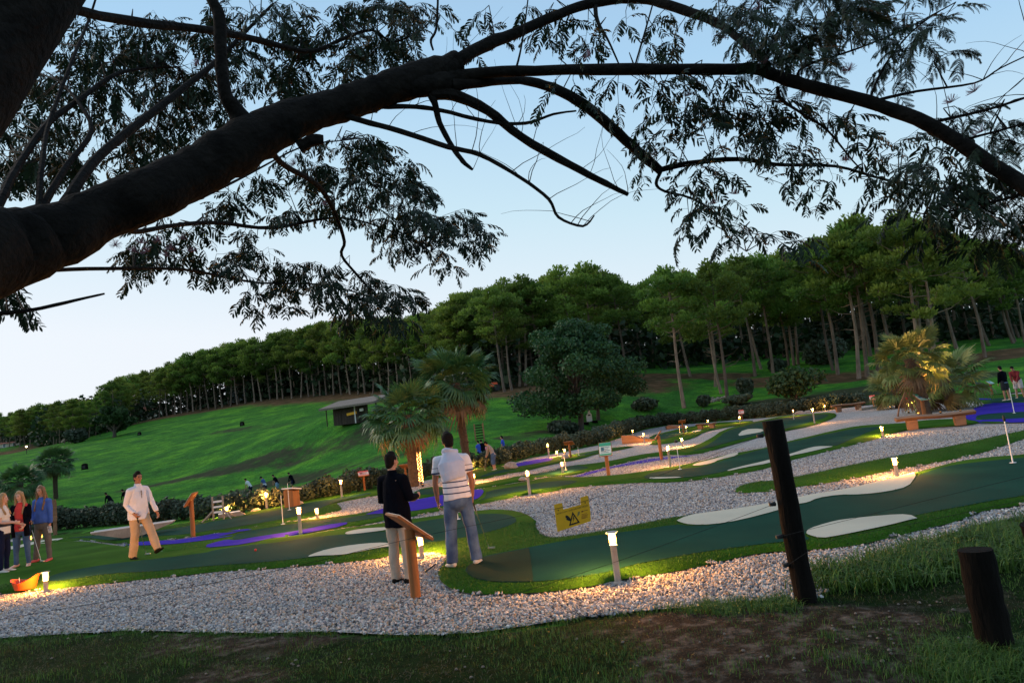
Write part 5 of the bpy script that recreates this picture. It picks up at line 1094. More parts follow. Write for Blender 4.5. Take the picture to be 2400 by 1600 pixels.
# ---- flagsticks / hole markers
def marker(px, py, h, lab, top=None, cup=True, r=.009, m=None):
    p = gz(px, py); p.z += .012; o = empty('hole_marker', p, lab, 'flagstick'); mb = MB(); mb.tube([(0, 0, 0), (0, 0, h)], [r, r * .8], 8); mb.build('rod', m or M_white, o, True)
    if cup: mb = MB(); mb.lathe([(.020, .004), (.052, .003), (.055, .010), (.05, .012), (.022, .012)], 20); mb.build('cup_ring', M_white, o, True)
    if top: mb = MB(); rr, hh = top; mb.lathe([(.0, h - hh / 2), (rr, h - hh * .3), (rr, h + hh * .3), (0, h + hh / 2)], 12); mb.build('ball_top', M_black, o, True)
marker(2377, 1098, .82, 'large white flagstick with a black grip top on the right green', (.024, .14), r=.012)
marker(2378, 971, .95, 'white flagstick between violet channels at right', None, r=.014)
marker(1595, 1107, .78, 'flagstick with dark ball top on the middle green', (.05, .09), r=.010)
marker(1327, 1107, .60, 'thin flagstick beside the lamp above the yellow sign', (.02, .03)); marker(664, 1236, .72, 'white flagstick on the left middle green')
marker(679, 1200, .82, 'pale flagstick in front of the wooden nest box'); marker(1357, 1070, .40, 'tiny marker right of the orange board near the rock'); marker(1861, 985, .58, 'thin marker on the back green right of the black post'); marker(1594, 1017, .45, 'thin marker behind the orange board at the back')
marker(1075, 1228, .12, 'small white tee marker seen between the legs of the striped shirt man', None)
# ---- benches
def bench(a, b, hseat, lab, dep=.36, th=.12):
    A_, B_ = gz(*a), gz(*b); d = B_ - A_; L = d.length; o = empty('timber_bench', (A_ + B_) / 2, lab, 'bench', None, math.atan2(d.y, d.x))
    mb = MB(); n = 10; rings = []
    mb.tube([(-L / 2 + L * t / n, .0 + .01 * math.sin(t), hseat - th / 2 + .02 * math.sin(t * .7)) for t in range(n + 1)], [th * .7] * (n + 1), 4); 
    for i, v in enumerate(mb.v): x, y, z = v; mb.v[i] = (x, y * dep / th * 1.0, z)
    mb.build('seat', M_woodr, o)
    for s in (-1, 1):
        mb = MB(); mb.box((s * L * .30, 0, (hseat - th) / 2), (.30, dep * .8, hseat - th - .01), taper=1.12); mb.build('leg', M_woodr, o)
    return o
bench((2104, 1012), (2290, 994), .46, 'large heavy plank bench in front of the right palms')
bench((1951, 967), (2028, 958), .50, 'farther plank bench by the hedge left of the red board')
bench((1634, 1008), (1680, 1004), .34, 'low plank bench at the back near the orange board', .3, .08)
def beam(a, b, w, h, lab, m=M_woodg, name='timber_edging'):
    A_, B_ = gz(*a), gz(*b); d = B_ - A_; o = empty(name, (A_ + B_) / 2, lab, 'beam', None, math.atan2(d.y, d.x)); mb = MB(); mb.box((0, 0, h / 2), (d.length, w, h)); mb.build('beam', m, o); return o
beam((2017, 962), (2108, 947), .18, .16, 'timber edging beam behind the farther gravel, below the red board'); beam((2185, 940), (2240, 936), .18, .12, 'dark edging beam behind the low lit palm', M_woodd)
# ---- obstacles
p = gz(315, 1262); o = empty('seesaw_bridge', p, 'long boat shaped trough bridge of grey boards with pale rails behind the walking man', 'obstacle', None, math.atan2((gz(411, 1250) - gz(219, 1278)).y, (gz(411, 1250) - gz(219, 1278)).x))
L = (gz(411, 1250) - gz(219, 1278)).length
for s, nm in ((-.16, 'side_board'), (.16, 'side_board')): mb = MB(); mb.prism([(-L / 2, .24), (-L * .12, .02), (L * .12, .02), (L / 2, .24), (L / 2, .27), (-L / 2, .27)], s - .012, s + .012); mb.build(nm, M_woodg, o)
mb = MB(); mb.box((0, 0, .22), (L * .98, .29, .02)); mb.build('deck', M_green, o)
for s in (-.16, .16): mb = MB(); mb.box((0, s, .285), (L + .02, .035, .025)); mb.build('rail', M_white, o)
p = gz(513, 1222); o = empty('ladder_frame', p, 'small wooden ladder frame on slanted feet in front of the hedge', 'obstacle', None, R(12))
for s in (-.15, .15): mb = MB(); mb.box((s, 0, .36), (.045, .045, .72)); mb.build('upright', M_woodg, o)
for z in (.24, .40, .56): mb = MB(); mb.box((0, 0, z), (.26, .035, .055)); mb.build('rung', M_white, o)
for s, y in ((-1, -.3), (1, -.3), (-1, .3), (1, .3)): mb = MB(); mb.tube([(s * .15, 0, .30), (s * .42, y, .01)], .022, 4); mb.build('strut', M_woodg, o)
p = gz(543, 1213); o = empty('ramp_block', p, 'low ramp block with a pale top beside the lamp near the hedge', 'obstacle', None, R(25)); mb = MB(); mb.prism([(-.38, .0), (.42, 0), (.42, .04), (.25, .15), (-.38, .15)], -.15, .15); mb.build('body', M_woodg, o); mb = MB(); mb.box((-.06, 0, .161), (.64, .32, .02)); mb.build('top_plate', M_white, o)
p = gz(687, 1191); o = empty('nest_box', p, 'upright wooden box with a pale sloping roof in front of the hedge', 'obstacle', None, R(-25))
mb = MB(); 
for k in range(5): mb = MB(); mb.box((-.16 + k * .08, -.17, .27), (.077, .02, .54)); mb.build('plank', M_wood, o)
mb = MB(); mb.prism([(-.17, 0), (.17, 0), (.17, .50), (-.17, .56)], -.155, .16, Matrix.Rotation(0, 4, 'Z')); mb.build('body', M_wood, o); mb = MB(); mb.box((0, 0, .575), (.46, .44, .035), Matrix.Rotation(R(-10), 3, 'X')); mb.build('roof', M_white, o)
p = gz(1497, 1036); o = empty('skate_ramp', p, 'curved wooden ramp of boards at the back, left of the gravel', 'obstacle', None, R(-18)); 
mb = MB(); prof = [(-.9, 0), (1.0, 0), (1.0, .03), (.55, .10), (.1, .24), (-.3, .42), (-.9, .46)]; mb.prism(prof, -.30, -.27); mb.prism(prof, .27, .30); mb.build('side_board', M_woodr, o)
for k in range(8): t0_, t1_ = k / 8, (k + 1) / 8; f = lambda t: (-.9 + 1.9 * t, float(np.interp(t, [0, .3, .55, .8, 1], [.46, .42, .24, .10, .03]))); a_, b_ = f(t0_), f(t1_ - .01); mb = MB(); mb.prism([(a_[0], a_[1] + .002), (b_[0], b_[1] + .002), (b_[0], b_[1] + .022), (a_[0], a_[1] + .022)], -.31, .31); mb.build('board', M_woodr, o)
p = gz(1585, 1003); o = empty('jump_ramp', p, 'dark low wooden jump in two boards left of the plank bench', 'obstacle', None, R(0)); mb = MB(); mb.prism([(-.8, 0), (.9, 0), (.9, .05), (-.5, .26), (-.8, .26)], -.25, .25); mb.build('body', M_woodr, o); mb = MB(); mb.box((.1, 0, .215), (1.5, .52, .025), Matrix.Rotation(R(8.5), 3, 'Y')); mb.build('top_plate', M_woodg, o)
# brown board behind the girls
p = gz(92, 1262); o = empty('timber_board', p, 'reddish timber board wall behind the two long haired girls', 'board', None, R(6))
for k in range(3): mb = MB(); mb.box((0, 0, .55 + k * .21), (1.15, .04, .19 - .02 * (k == 1))); mb.build('plank', M_woodr, o)
for s in (-.48, .48): mb = MB(); mb.box((s, .05, .58), (.09, .07, 1.16)); mb.build('upright', M_woodr, o)
# ---- rocks
M_rock = mat('weathered rock', (.36, .31, .27), .9, .35, 5, 1.0, 14, objvar=.12)
def rock_mesh(seed, r=(1, .8, .6)):
    bm = bmesh.new(); bmesh.ops.create_icosphere(bm, subdivisions=3, radius=1)
    for v in bm.verts: n = noise.noise(v.co * 1.3 + Vector((seed * 3.1, 0, 0))) * .35 + noise.noise(v.co * 3.1 + Vector((0, seed * 1.7, 0))) * .16 + noise.noise(v.co * 7 + Vector((0, seed * 1.7, 0))) * .06; v.co = v.co * (1 + n); v.co = Vector((v.co.x * r[0], v.co.y * r[1], max(-.35, v.co.z) * r[2]))
    me = bpy.data.meshes.new('rock'); bm.to_mesh(me); bm.free(); me.materials.append(M_rock); me.polygons.foreach_set('use_smooth', [False] * len(me.polygons)); return me
RK = [rock_mesh(k) for k in range(5)]
def rock(px, py, w, lab, k=0, hh=1.0):
    p = gz(px, py); s = w * p.y / FPX / 2; o = bpy.data.objects.new('rock', RK[k % 5]); COL.objects.link(o); o.location = p + Vector((0, 0, s * .3)); o.scale = (s, s, s * hh); o.rotation_euler = (0, 0, k * 1.3); tag(o, lab, 'rock')
for a in ((1200, 1101, 32, 'rugged brown rock at the left end of the far violet channel', 0, 1.15), (1226, 1128, 24, 'pale flat rock left of the tall lamp right of the men', 1, .8), (1325, 1078, 18, 'grey rock under the thin flagstick, left of the small orange board', 2, 1.2), (600, 1199, 24, 'reddish rock pile stone in front of the hedge, left of a tall lamp', 3, .9), (640, 1193, 12, 'small pale rock right of the tall lamp at the hedge', 4, .8),
          (701, 1187, 22, 'pale rock just right of the wooden nest box', 1, .9), (1876, 971, 22, 'pale rock at the tip of the back green, left one', 0, .8), (1893, 968, 16, 'pale rock at the tip of the back green, right one', 2, .8), (2023, 960, 12, 'small stone beside the farther bench', 3, .7), (2090, 958, 10, 'small stone beside the orange lit post', 4, .8)): rock(*a)
p = hit(1680, 943, 40); o = empty('stone_pile', p, 'pile of pale stones at the foot of the curved pine', 'stones')
for k in range(22): c = bpy.data.objects.new('stone', RK[k % 5]); COL.objects.link(c); c.parent = o; c.location = (random.uniform(-1.1, 1.1), random.uniform(-.4, .4), random.uniform(.05, .55)); s = random.uniform(.14, .3); c.scale = (s, s, s * .8); c.rotation_euler = (random.random(), 0, random.uniform(0, 6))
# ---- tub, ball, club on the ground
p = gz(60, 1386); o = empty('plastic_tub', p, 'orange plastic tub on the gravel beside the left foreground lamp', 'tub', None, R(10)); mb = MB()
n = 28; prof = [(.15, 0), (.17, .0), (.225, .17), (.235, .185), (.215, .18), (.155, .02)]; vs = []
for r_, z in prof:
    for k in range(n): a = 2 * math.pi * k / n; wob = .035 * math.cos(2 * a) * (z / .18); vs.append((r_ * math.cos(a) * 1.1, r_ * math.sin(a) * .95, z + wob + (.05 * max(0, math.cos(a)) * z / .18)))
mb.add(vs, [(i * n + k, i * n + (k + 1) % n, (i + 1) * n + (k + 1) % n, (i + 1) * n + k) for i in range(len(prof) - 1) for k in range(n)] + [tuple(5 * n + k for k in range(n))]); mb.build('basin', M_orange, o, True)
mb = MB(); mb.tube([(-.10, 0, .02), (-.10, -.02, .24)], .006, 6); mb.build('stick', M_white, o); o.scale = (.86,) * 3
p = gz(600, 1303); mb = MB(); mb.lathe([(.0, -.024), (.012, -.021), (.021, -.012), (.024, 0), (.021, .012), (.012, .021), (0, .024)], 16); ob = mb.build('golf_ball', M_redball, None, True); ob.location = p + Vector((0, 0, .032)); tag(ob, 'red golf ball lying on the left green', 'ball')
def putter(a, b, lab, grip=.28, head=Vector((1, 0, 0)), hl=.11):
    """a = grip end, b = head on the ground"""
    o = empty('golf_putter', b, lab, 'golf club'); d = a - b; mb = MB(); mb.tube([Vector((0, 0, .012)), d * (1 - grip)], [.0055, .0065], 8); mb.build('shaft', M_steel, o, True)
    mb = MB(); mb.tube([d * (1 - grip), d], [.010, .014], 8); mb.build('grip', M_black, o, True)
    h = head.normalized(); mb = MB(); mb.box((h.x * hl * .35, h.y * hl * .35, .014), (hl, .028, .024), Matrix.Rotation(math.atan2(h.y, h.x), 3, 'Z')); mb.build('head', M_steel, o); return o
a_ = gz(998, 1346); b_ = gz(1052, 1311); putter(a_ + Vector((0, 0, .04)), b_ + Vector((0, 0, .03)), 'putter lying on the gravel and turf edge left of the jeans man', .42)
# ---- things on the meadow
M_thatch = mat('grey reed thatch', (.22, .18, .15), .95, .4, 8, 1.0, 40, stretch=(1, 6, 1)); M_hut = mat('dark creosoted boards', (.045, .032, .025), .85, .4, 3, .6, 10, stretch=(1, 1, .1))
p = hit(835, 992, 50); k = p.y / FPX
o = empty('thatched_hut', p, 'small dark wooden hut with a sloping grey thatched roof on the slope', 'hut', None, R(-22))
w_, d_, h_ = 66 * k * 1.05, 42 * k, 46 * k
for q in range(9): mb = MB(); mb.box((-w_ / 2 + (q + .5) * w_ / 9 - .6, -d_ / 2, h_ / 2), (w_ / 9 - .03, .05, h_)); mb.build('plank', M_hut, o)
mb = MB(); mb.box((-.6, 0, h_ / 2 - .02), (w_ - .02, d_ - .08, h_ - .04)); mb.build('wall', M_hut, o)
mb = MB(); mb.prism([(-w_ / 2 - 1.5, h_ * 1.02), (w_ / 2 + 2.4, h_ * 1.02), (w_ / 2 + 2.4, h_ * 1.12), (-w_ / 2 - 1.5, h_ * 1.12)], -d_ / 2 - .8, d_ / 2 + 1.0, Matrix.Rotation(R(13), 4, 'X')); mb.build('roof', M_thatch, o)
for x in (-w_ / 2 - 1.2, w_ / 2 + .8, w_ / 2 + 2.1): mb = MB(); mb.tube([(x, -d_ / 2 - .4, 0), (x, -d_ / 2 - .4, h_ * .95)], .06, 6); mb.build('support_post', M_hut, o)
mb = MB(); mb.box((.3, -d_ / 2 - .1, h_ * .5), (1.3, .06, .28), Matrix.Rotation(R(-5), 3, 'Y')); mb.build('yellow_plank', M_yel, o); mb = MB(); mb.tube([(.75, -d_ / 2 - .12, 0), (.75, -d_ / 2 - .12, h_)], .07, 6); mb.build('white_pole', M_white, o); mb = MB(); mb.box((1.6, -d_ / 2 - .06, h_ * .62), (.5, .04, .3)); mb.build('notice', M_white, o)
def house(px, py, w, h, lab, wallc, D, rz=0):
    p = AT(px, py, D); p.z = tz(p.x, p.y) - .3; hh = AT(px, py - h, D).z - p.z; ww = w * D / FPX; o = empty('house', p, lab, 'house', None, rz); mb = MB(); mb.prism([(-ww / 2, 0), (ww / 2, 0), (ww / 2, hh * .68), (-ww / 2, hh * .68)], -3, 3); mb.build('wall', wallc, o)
    mb = MB(); mb.prism([(-3.6, hh * .66), (3.6, hh * .66), (0, hh)], -ww / 2 - .4, ww / 2 + .4, Matrix.Rotation(R(90), 4, 'Z')); mb.build('roof', M_tile, o)
    for q in range(4): mb = MB(); mb.box((-ww * .36 + q * ww * .24, -3.02, hh * .36), (.9, .06, 1.2)); f = mb.build('window', M_white, o); mb = MB(); mb.box((-ww * .36 + q * ww * .24, -3.06, hh * .36), (.7, .03, 1.0)); mb.build('pane', M_glass, f)
M_tile = mat('red roof tiles', (.38, .12, .08), .8, .3, 3); M_glass = mat('window glass', (.10, .14, .18), .15, 0); M_wallb = mat('pale blue render', (.42, .50, .54), .8, .1, 1); M_wallc = mat('cream render', (.55, .48, .40), .8, .1, 1)
house(572, 930, 66, 46, 'pale blue house with a red roof half hidden behind the pines', M_wallb, 184, R(8)); house(745, 912, 96, 42, 'house with a long red roof behind the pines left of the hut', M_wallc, 190, R(-6)); house(15, 1062, 90, 26, 'low dark roofed house at the far left under the wood', M_wallc, 205, R(5)); house(355, 975, 36, 24, 'small pale house glimpsed between the left hill trunks', M_wallc, 215)
p = hit(1148, 917, 60); o = empty('orange_tractor', p, 'small orange tractor with a canopy at the edge of the wood above the palms', 'tractor', None, R(10))
mb = MB(); mb.box((.45, 0, .85), (1.5, .6, .55), taper=.85); mb.build('bonnet', M_orange, o); mb = MB(); mb.box((-.55, 0, .8), (1.0, .8, .4)); mb.build('seat_base', M_orange, o)
for x, r_ in ((-.7, .62), (.95, .42)):
    for s in (-.6, .6): mb = MB(); mb.tube([(x, s - .14, r_), (x, s + .14, r_)], r_, 18); mb.build('wheel', M_black, o)
for x in (-1.0, -.1):
    for s in (-.4, .4): mb = MB(); mb.tube([(x, s, .9), (x, s, 2.0)], .03, 5); mb.build('canopy_post', M_black, o)
mb = MB(); mb.box((-.55, 0, 2.03), (1.4, 1.1, .07)); mb.build('canopy', M_orange, o); mb = MB(); mb.box((-1.7, 0, .6), (.9, 1.2, .5)); mb.build('mower_deck', M_woodd, o)
for x, y, s, lb in ((568, 999, 10, 'dark square range target high on the green slope, right one'), (327, 1021, 8, 'small dark range target on the slope near the lone round tree'), (199, 1101, 13, 'dark round topped range target on the lower left slope')):
    p = hit(x, y, 50); s = s * p.y / FPX; o = empty('range_target', p, lb, 'target'); mb = MB(); mb.box((0, 0, s / 2), (s, s * .5, s), taper=.85); mb.lathe([(s * .42, s * .95), (s * .3, s * 1.08), (.02, s * 1.12)], 10); mb.build('bale', M_woodd, o); mb = MB(); mb.box((0, -s * .27, s * .5), (s * .5, .04, s * .5)); mb.build('face_panel', M_black, o)
p = hit(1126, 1037, 34); k = p.y / FPX; o = empty('practice_frame', p, 'tall dark wooden frame with rungs behind the hedge group', 'frame')
for s in (-.5, .5): mb = MB(); mb.box((s * 20 * k, 0, 22 * k), (.09, .09, 44 * k)); mb.build('upright', M_woodr, o)
for q in range(6): mb = MB(); mb.box((0, 0, (10 + q * 6) * k), (19 * k, .05, 2.2 * k)); mb.build('rung', M_woodd, o)
p = hit(1382, 990, 40); k = p.y / FPX; o = empty('white_banner', p, 'narrow white banner stand under the oak at right', 'banner'); mb = MB(); mb.prism([(-6 * k, 2 * k), (7 * k, 2 * k), (7 * k, 18 * k), (4 * k, 22 * k), (4 * k, 38 * k), (0, 40 * k), (-1 * k, 22 * k), (-6 * k, 16 * k)], -.02, .02); mb.build('cloth', M_white, o); mb = MB(); mb.box((1 * k, -.03, 17 * k), (6 * k, .02, 3 * k)); mb.build('dark_mark', M_ink, o); mb = MB(); mb.tube([(0, .03, 0), (0, .03, 38 * k)], .03, 6); mb.build('pole', M_steel, o)
for x, y, w in ((1374, 997, 'left'), (1395, 993, 'right')): p = hit(x, y, 40); o = empty('dark_crate', p, 'low dark crate on the lawn below the white banner, ' + w + ' one', 'crate'); mb = MB(); mb.box((0, 0, .13), (.55, .35, .26), taper=.9); mb.build('box_body', M_woodd, o); mb = MB(); mb.box((0, 0, .275), (.6, .4, .03)); mb.build('lid', M_black, o)
# ------------------------------------------------------------------ people
M_skin = mat('skin', (.46, .23, .15), .55, .08, 10); M_skin2 = mat('tanned skin', (.30, .135, .08), .55, .08, 10); M_skin3 = mat('fair skin', (.58, .33, .25), .55, .08, 10)
M_hair_d = mat('dark hair', (.010, .007, .006), .8, .4, 60, .6, 120, spec=.12, stretch=(1, 1, .2)); M_hair_b = mat('light brown long hair', (.20, .105, .045), .5, .4, 50, .6, 120, stretch=(1, 1, .12)); M_hair_f = mat('fair hair', (.36, .21, .09), .5, .35, 50, .6, 120, stretch=(1, 1, .12))
M_eye = mat('eyes', (.02, .015, .012), .2, 0); M_lip = mat('lips', (.38, .11, .09), .5, 0)
def cloth(name, c, var=.12, sc=8, b=.35): return mat('cloth ' + name, c, 1.0, var, sc, b, 18, spec=.08)
def denim(name, c0, c1):
    m, nt, b = new_mat(name); N = nt.nodes; L = nt.links; tc = N.new('ShaderNodeTexCoord'); n = N.new('ShaderNodeTexNoise'); n.inputs['Scale'].default_value = 4; n.inputs['Detail'].default_value = 5; L.new(tc.outputs['Object'], n.inputs['Vector'])
    r = N.new('ShaderNodeValToRGB'); L.new(n.outputs['Fac'], r.inputs[0]); r.color_ramp.elements[0].position = .35; r.color_ramp.elements[0].color = (*c0, 1); r.color_ramp.elements[1].position = .68; r.color_ramp.elements[1].color = (*c1, 1); L.new(r.outputs[0], b.inputs['Base Color']); b.inputs['Roughness'].default_value = .9; return m
def striped(name, base, dark, bands):
    """horizontal stripes printed at given heights (object z)"""
    m, nt, b = new_mat(name); N = nt.nodes; L = nt.links; tc = N.new('ShaderNodeTexCoord'); s = N.new('ShaderNodeSeparateXYZ'); L.new(tc.outputs['Object'], s.inputs[0]); r = N.new('ShaderNodeValToRGB'); r.color_ramp.interpolation = 'CONSTANT'
    mr = N.new('ShaderNodeMapRange'); mr.inputs[1].default_value = 0; mr.inputs[2].default_value = 2; L.new(s.outputs[2], mr.inputs[0]); L.new(mr.outputs[0], r.inputs[0]); e = r.color_ramp.elements; e[0].position = 0; e[0].color = (*base, 1); e[1].position = 1; e[1].color = (*base, 1)
    for z0, z1 in bands: q = e.new(z0 / 2); q.color = (*dark, 1); q = e.new(z1 / 2); q.color = (*base, 1)
    L.new(r.outputs[0], b.inputs['Base Color']); b.inputs['Roughness'].default_value = .9; return m
class Blob:
    """overlapping closed tubes, merged into one skin with a voxel remesh"""
    def __init__(s): s.mb = MB()
    def loft(s, C, RX, RY=None, side=Vector((1, 0, 0)), n=14, round_=(1, 1)):
        C = [Vector(c) for c in C]; RY = RY or RX; ex = []; rx = []; ry = []
        d0 = (C[0] - C[1]).normalized(); d1 = (C[-1] - C[-2]).normalized()
        if round_[0]:
            for f, g in ((1.0, .05), (.87, .5), (.5, .87)): ex.append(C[0] + d0 * min(RX[0], RY[0]) * f); rx.append(RX[0] * g); ry.append(RY[0] * g)
        for c, a, b in zip(C, RX, RY): ex.append(c); rx.append(a); ry.append(b)
        if round_[1]:
            for f, g in ((.5, .87), (.87, .5), (1.0, .05)): ex.append(C[-1] + d1 * min(RX[-1], RY[-1]) * f); rx.append(RX[-1] * g); ry.append(RY[-1] * g)
        vs = []
        for i, p in enumerate(ex):
            t = (ex[min(i + 1, len(ex) - 1)] - ex[max(i - 1, 0)]).normalized(); u = (side - t * side.dot(t))
            u = u.normalized() if u.length > .1 else t.orthogonal().normalized(); w = t.cross(u)
            vs += [p + u * math.cos(2 * math.pi * k / n) * rx[i] + w * math.sin(2 * math.pi * k / n) * ry[i] for k in range(n)]
        m = len(ex); s.mb.add(vs, [(i * n + k, i * n + (k + 1) % n, (i + 1) * n + (k + 1) % n, (i + 1) * n + k) for i in range(m - 1) for k in range(n)] + [tuple(range(n))[::-1], tuple((m - 1) * n + k for k in range(n))]); return s
    def ball(s, c, r, n=14):
        c = Vector(c); r = Vector(r) if not isinstance(r, (int, float)) else Vector((r, r, r)); vs = []; m = 8
        for i in range(1, m): th = math.pi * i / m; vs += [c + Vector((r.x * math.sin(th) * math.cos(2 * math.pi * k / n), r.y * math.sin(th) * math.sin(2 * math.pi * k / n), r.z * math.cos(th))) for k in range(n)]
        vs += [c + Vector((0, 0, r.z)), c - Vector((0, 0, r.z))]; a, b = len(vs) - 2, len(vs) - 1
        s.mb.add(vs, [(i * n + k, (i + 1) * n + k, (i + 1) * n + (k + 1) % n, i * n + (k + 1) % n) for i in range(m - 2) for k in range(n)] + [(k, (k + 1) % n, a) for k in range(n)] + [((m - 2) * n + (k + 1) % n, (m - 2) * n + k, b) for k in range(n)]); return s
    def build(s, name, m, parent, vox=.012, sm=5, wr=0.0, wsc=9.0, M=None):
        o = s.mb.build(name, None); md = o.modifiers.new('r', 'REMESH'); md.mode = 'VOXEL'; md.voxel_size = vox; md.use_smooth_shade = True
        if sm: ms = o.modifiers.new('s', 'SMOOTH'); ms.iterations = sm; ms.factor = .5
        bpy.context.view_layer.update(); me = bpy.data.meshes.new_from_object(o.evaluated_get(bpy.context.evaluated_depsgraph_get())); bpy.data.objects.remove(o)
        if wr and len(me.vertices):
            n = len(me.vertices); co = np.empty(n * 3, np.float32); me.vertices.foreach_get('co', co); co = co.reshape(-1, 3); no = np.empty(n * 3, np.float32); me.vertices.foreach_get('normal', no); no = no.reshape(-1, 3)
            rgx = np.random.default_rng(len(me.vertices)); f = np.zeros(n)
            for k in range(7): d = rgx.normal(size=3); d[2] *= 1.6; d /= np.linalg.norm(d); ph = rgx.uniform(0, 6.28); d2 = rgx.normal(size=3); f += np.sin(co @ d * wsc * rgx.uniform(1.5, 4) + ph + 1.6 * np.sin(co @ d2 * wsc * .8))
            co += no * (np.clip(f, -4, 2.5) / 4 * wr)[:, None]; me.vertices.foreach_set('co', co.ravel())
        me.name = name; ob = link_mesh(name, me, m, parent, smooth=True); return ob
V3 = lambda *a: Vector(a)
def hand(bl, wr_, d, curl=.5, palm_n=Vector((0, -1, 0)), thumb=Vector((0, 1, 0)), sc=1.0):
    """palm and five bent fingers; d = direction of the palm, palm_n = side to which the fingers curl"""
    d = d.normalized(); pn = (palm_n - d * palm_n.dot(d)).normalized(); sd = d.cross(pn).normalized()
    if sd.dot(thumb) < 0: sd = -sd
    pc = wr_ + d * .045 * sc; bl.loft([wr_, pc, wr_ + d * .085 * sc], [.026 * sc, .036 * sc, .040 * sc], [.018 * sc, .016 * sc, .013 * sc], side=sd, n=12)
    for i, (off, L) in enumerate(((.030, .072), (.010, .080), (-.011, .074), (-.030, .058))):
        b = wr_ + d * .085 * sc + sd * off * sc; a1 = curl * .9; a2 = curl * 2.0
        d1 = (d * math.cos(a1) + pn * math.sin(a1) + sd * off * 1.6).normalized(); d2 = (d * math.cos(a2) + pn * math.sin(a2)).normalized(); L *= sc
        bl.loft([b - d * .02 * sc, b, b + d1 * L * .5, b + d1 * L * .5 + d2 * L * .5], [.0095 * sc, .0098 * sc, .009 * sc, .0078 * sc], side=sd, n=8)
    b = wr_ + d * .025 * sc + sd * .024 * sc; t1 = (d * .6 + sd * .7 + pn * .35).normalized(); t2 = (d * .8 + sd * .15 + pn * .6).normalized()
    bl.loft([b, b + t1 * .038 * sc, b + t1 * .038 * sc + t2 * .032 * sc], [.013 * sc, .011 * sc, .009 * sc], side=pn, n=8)
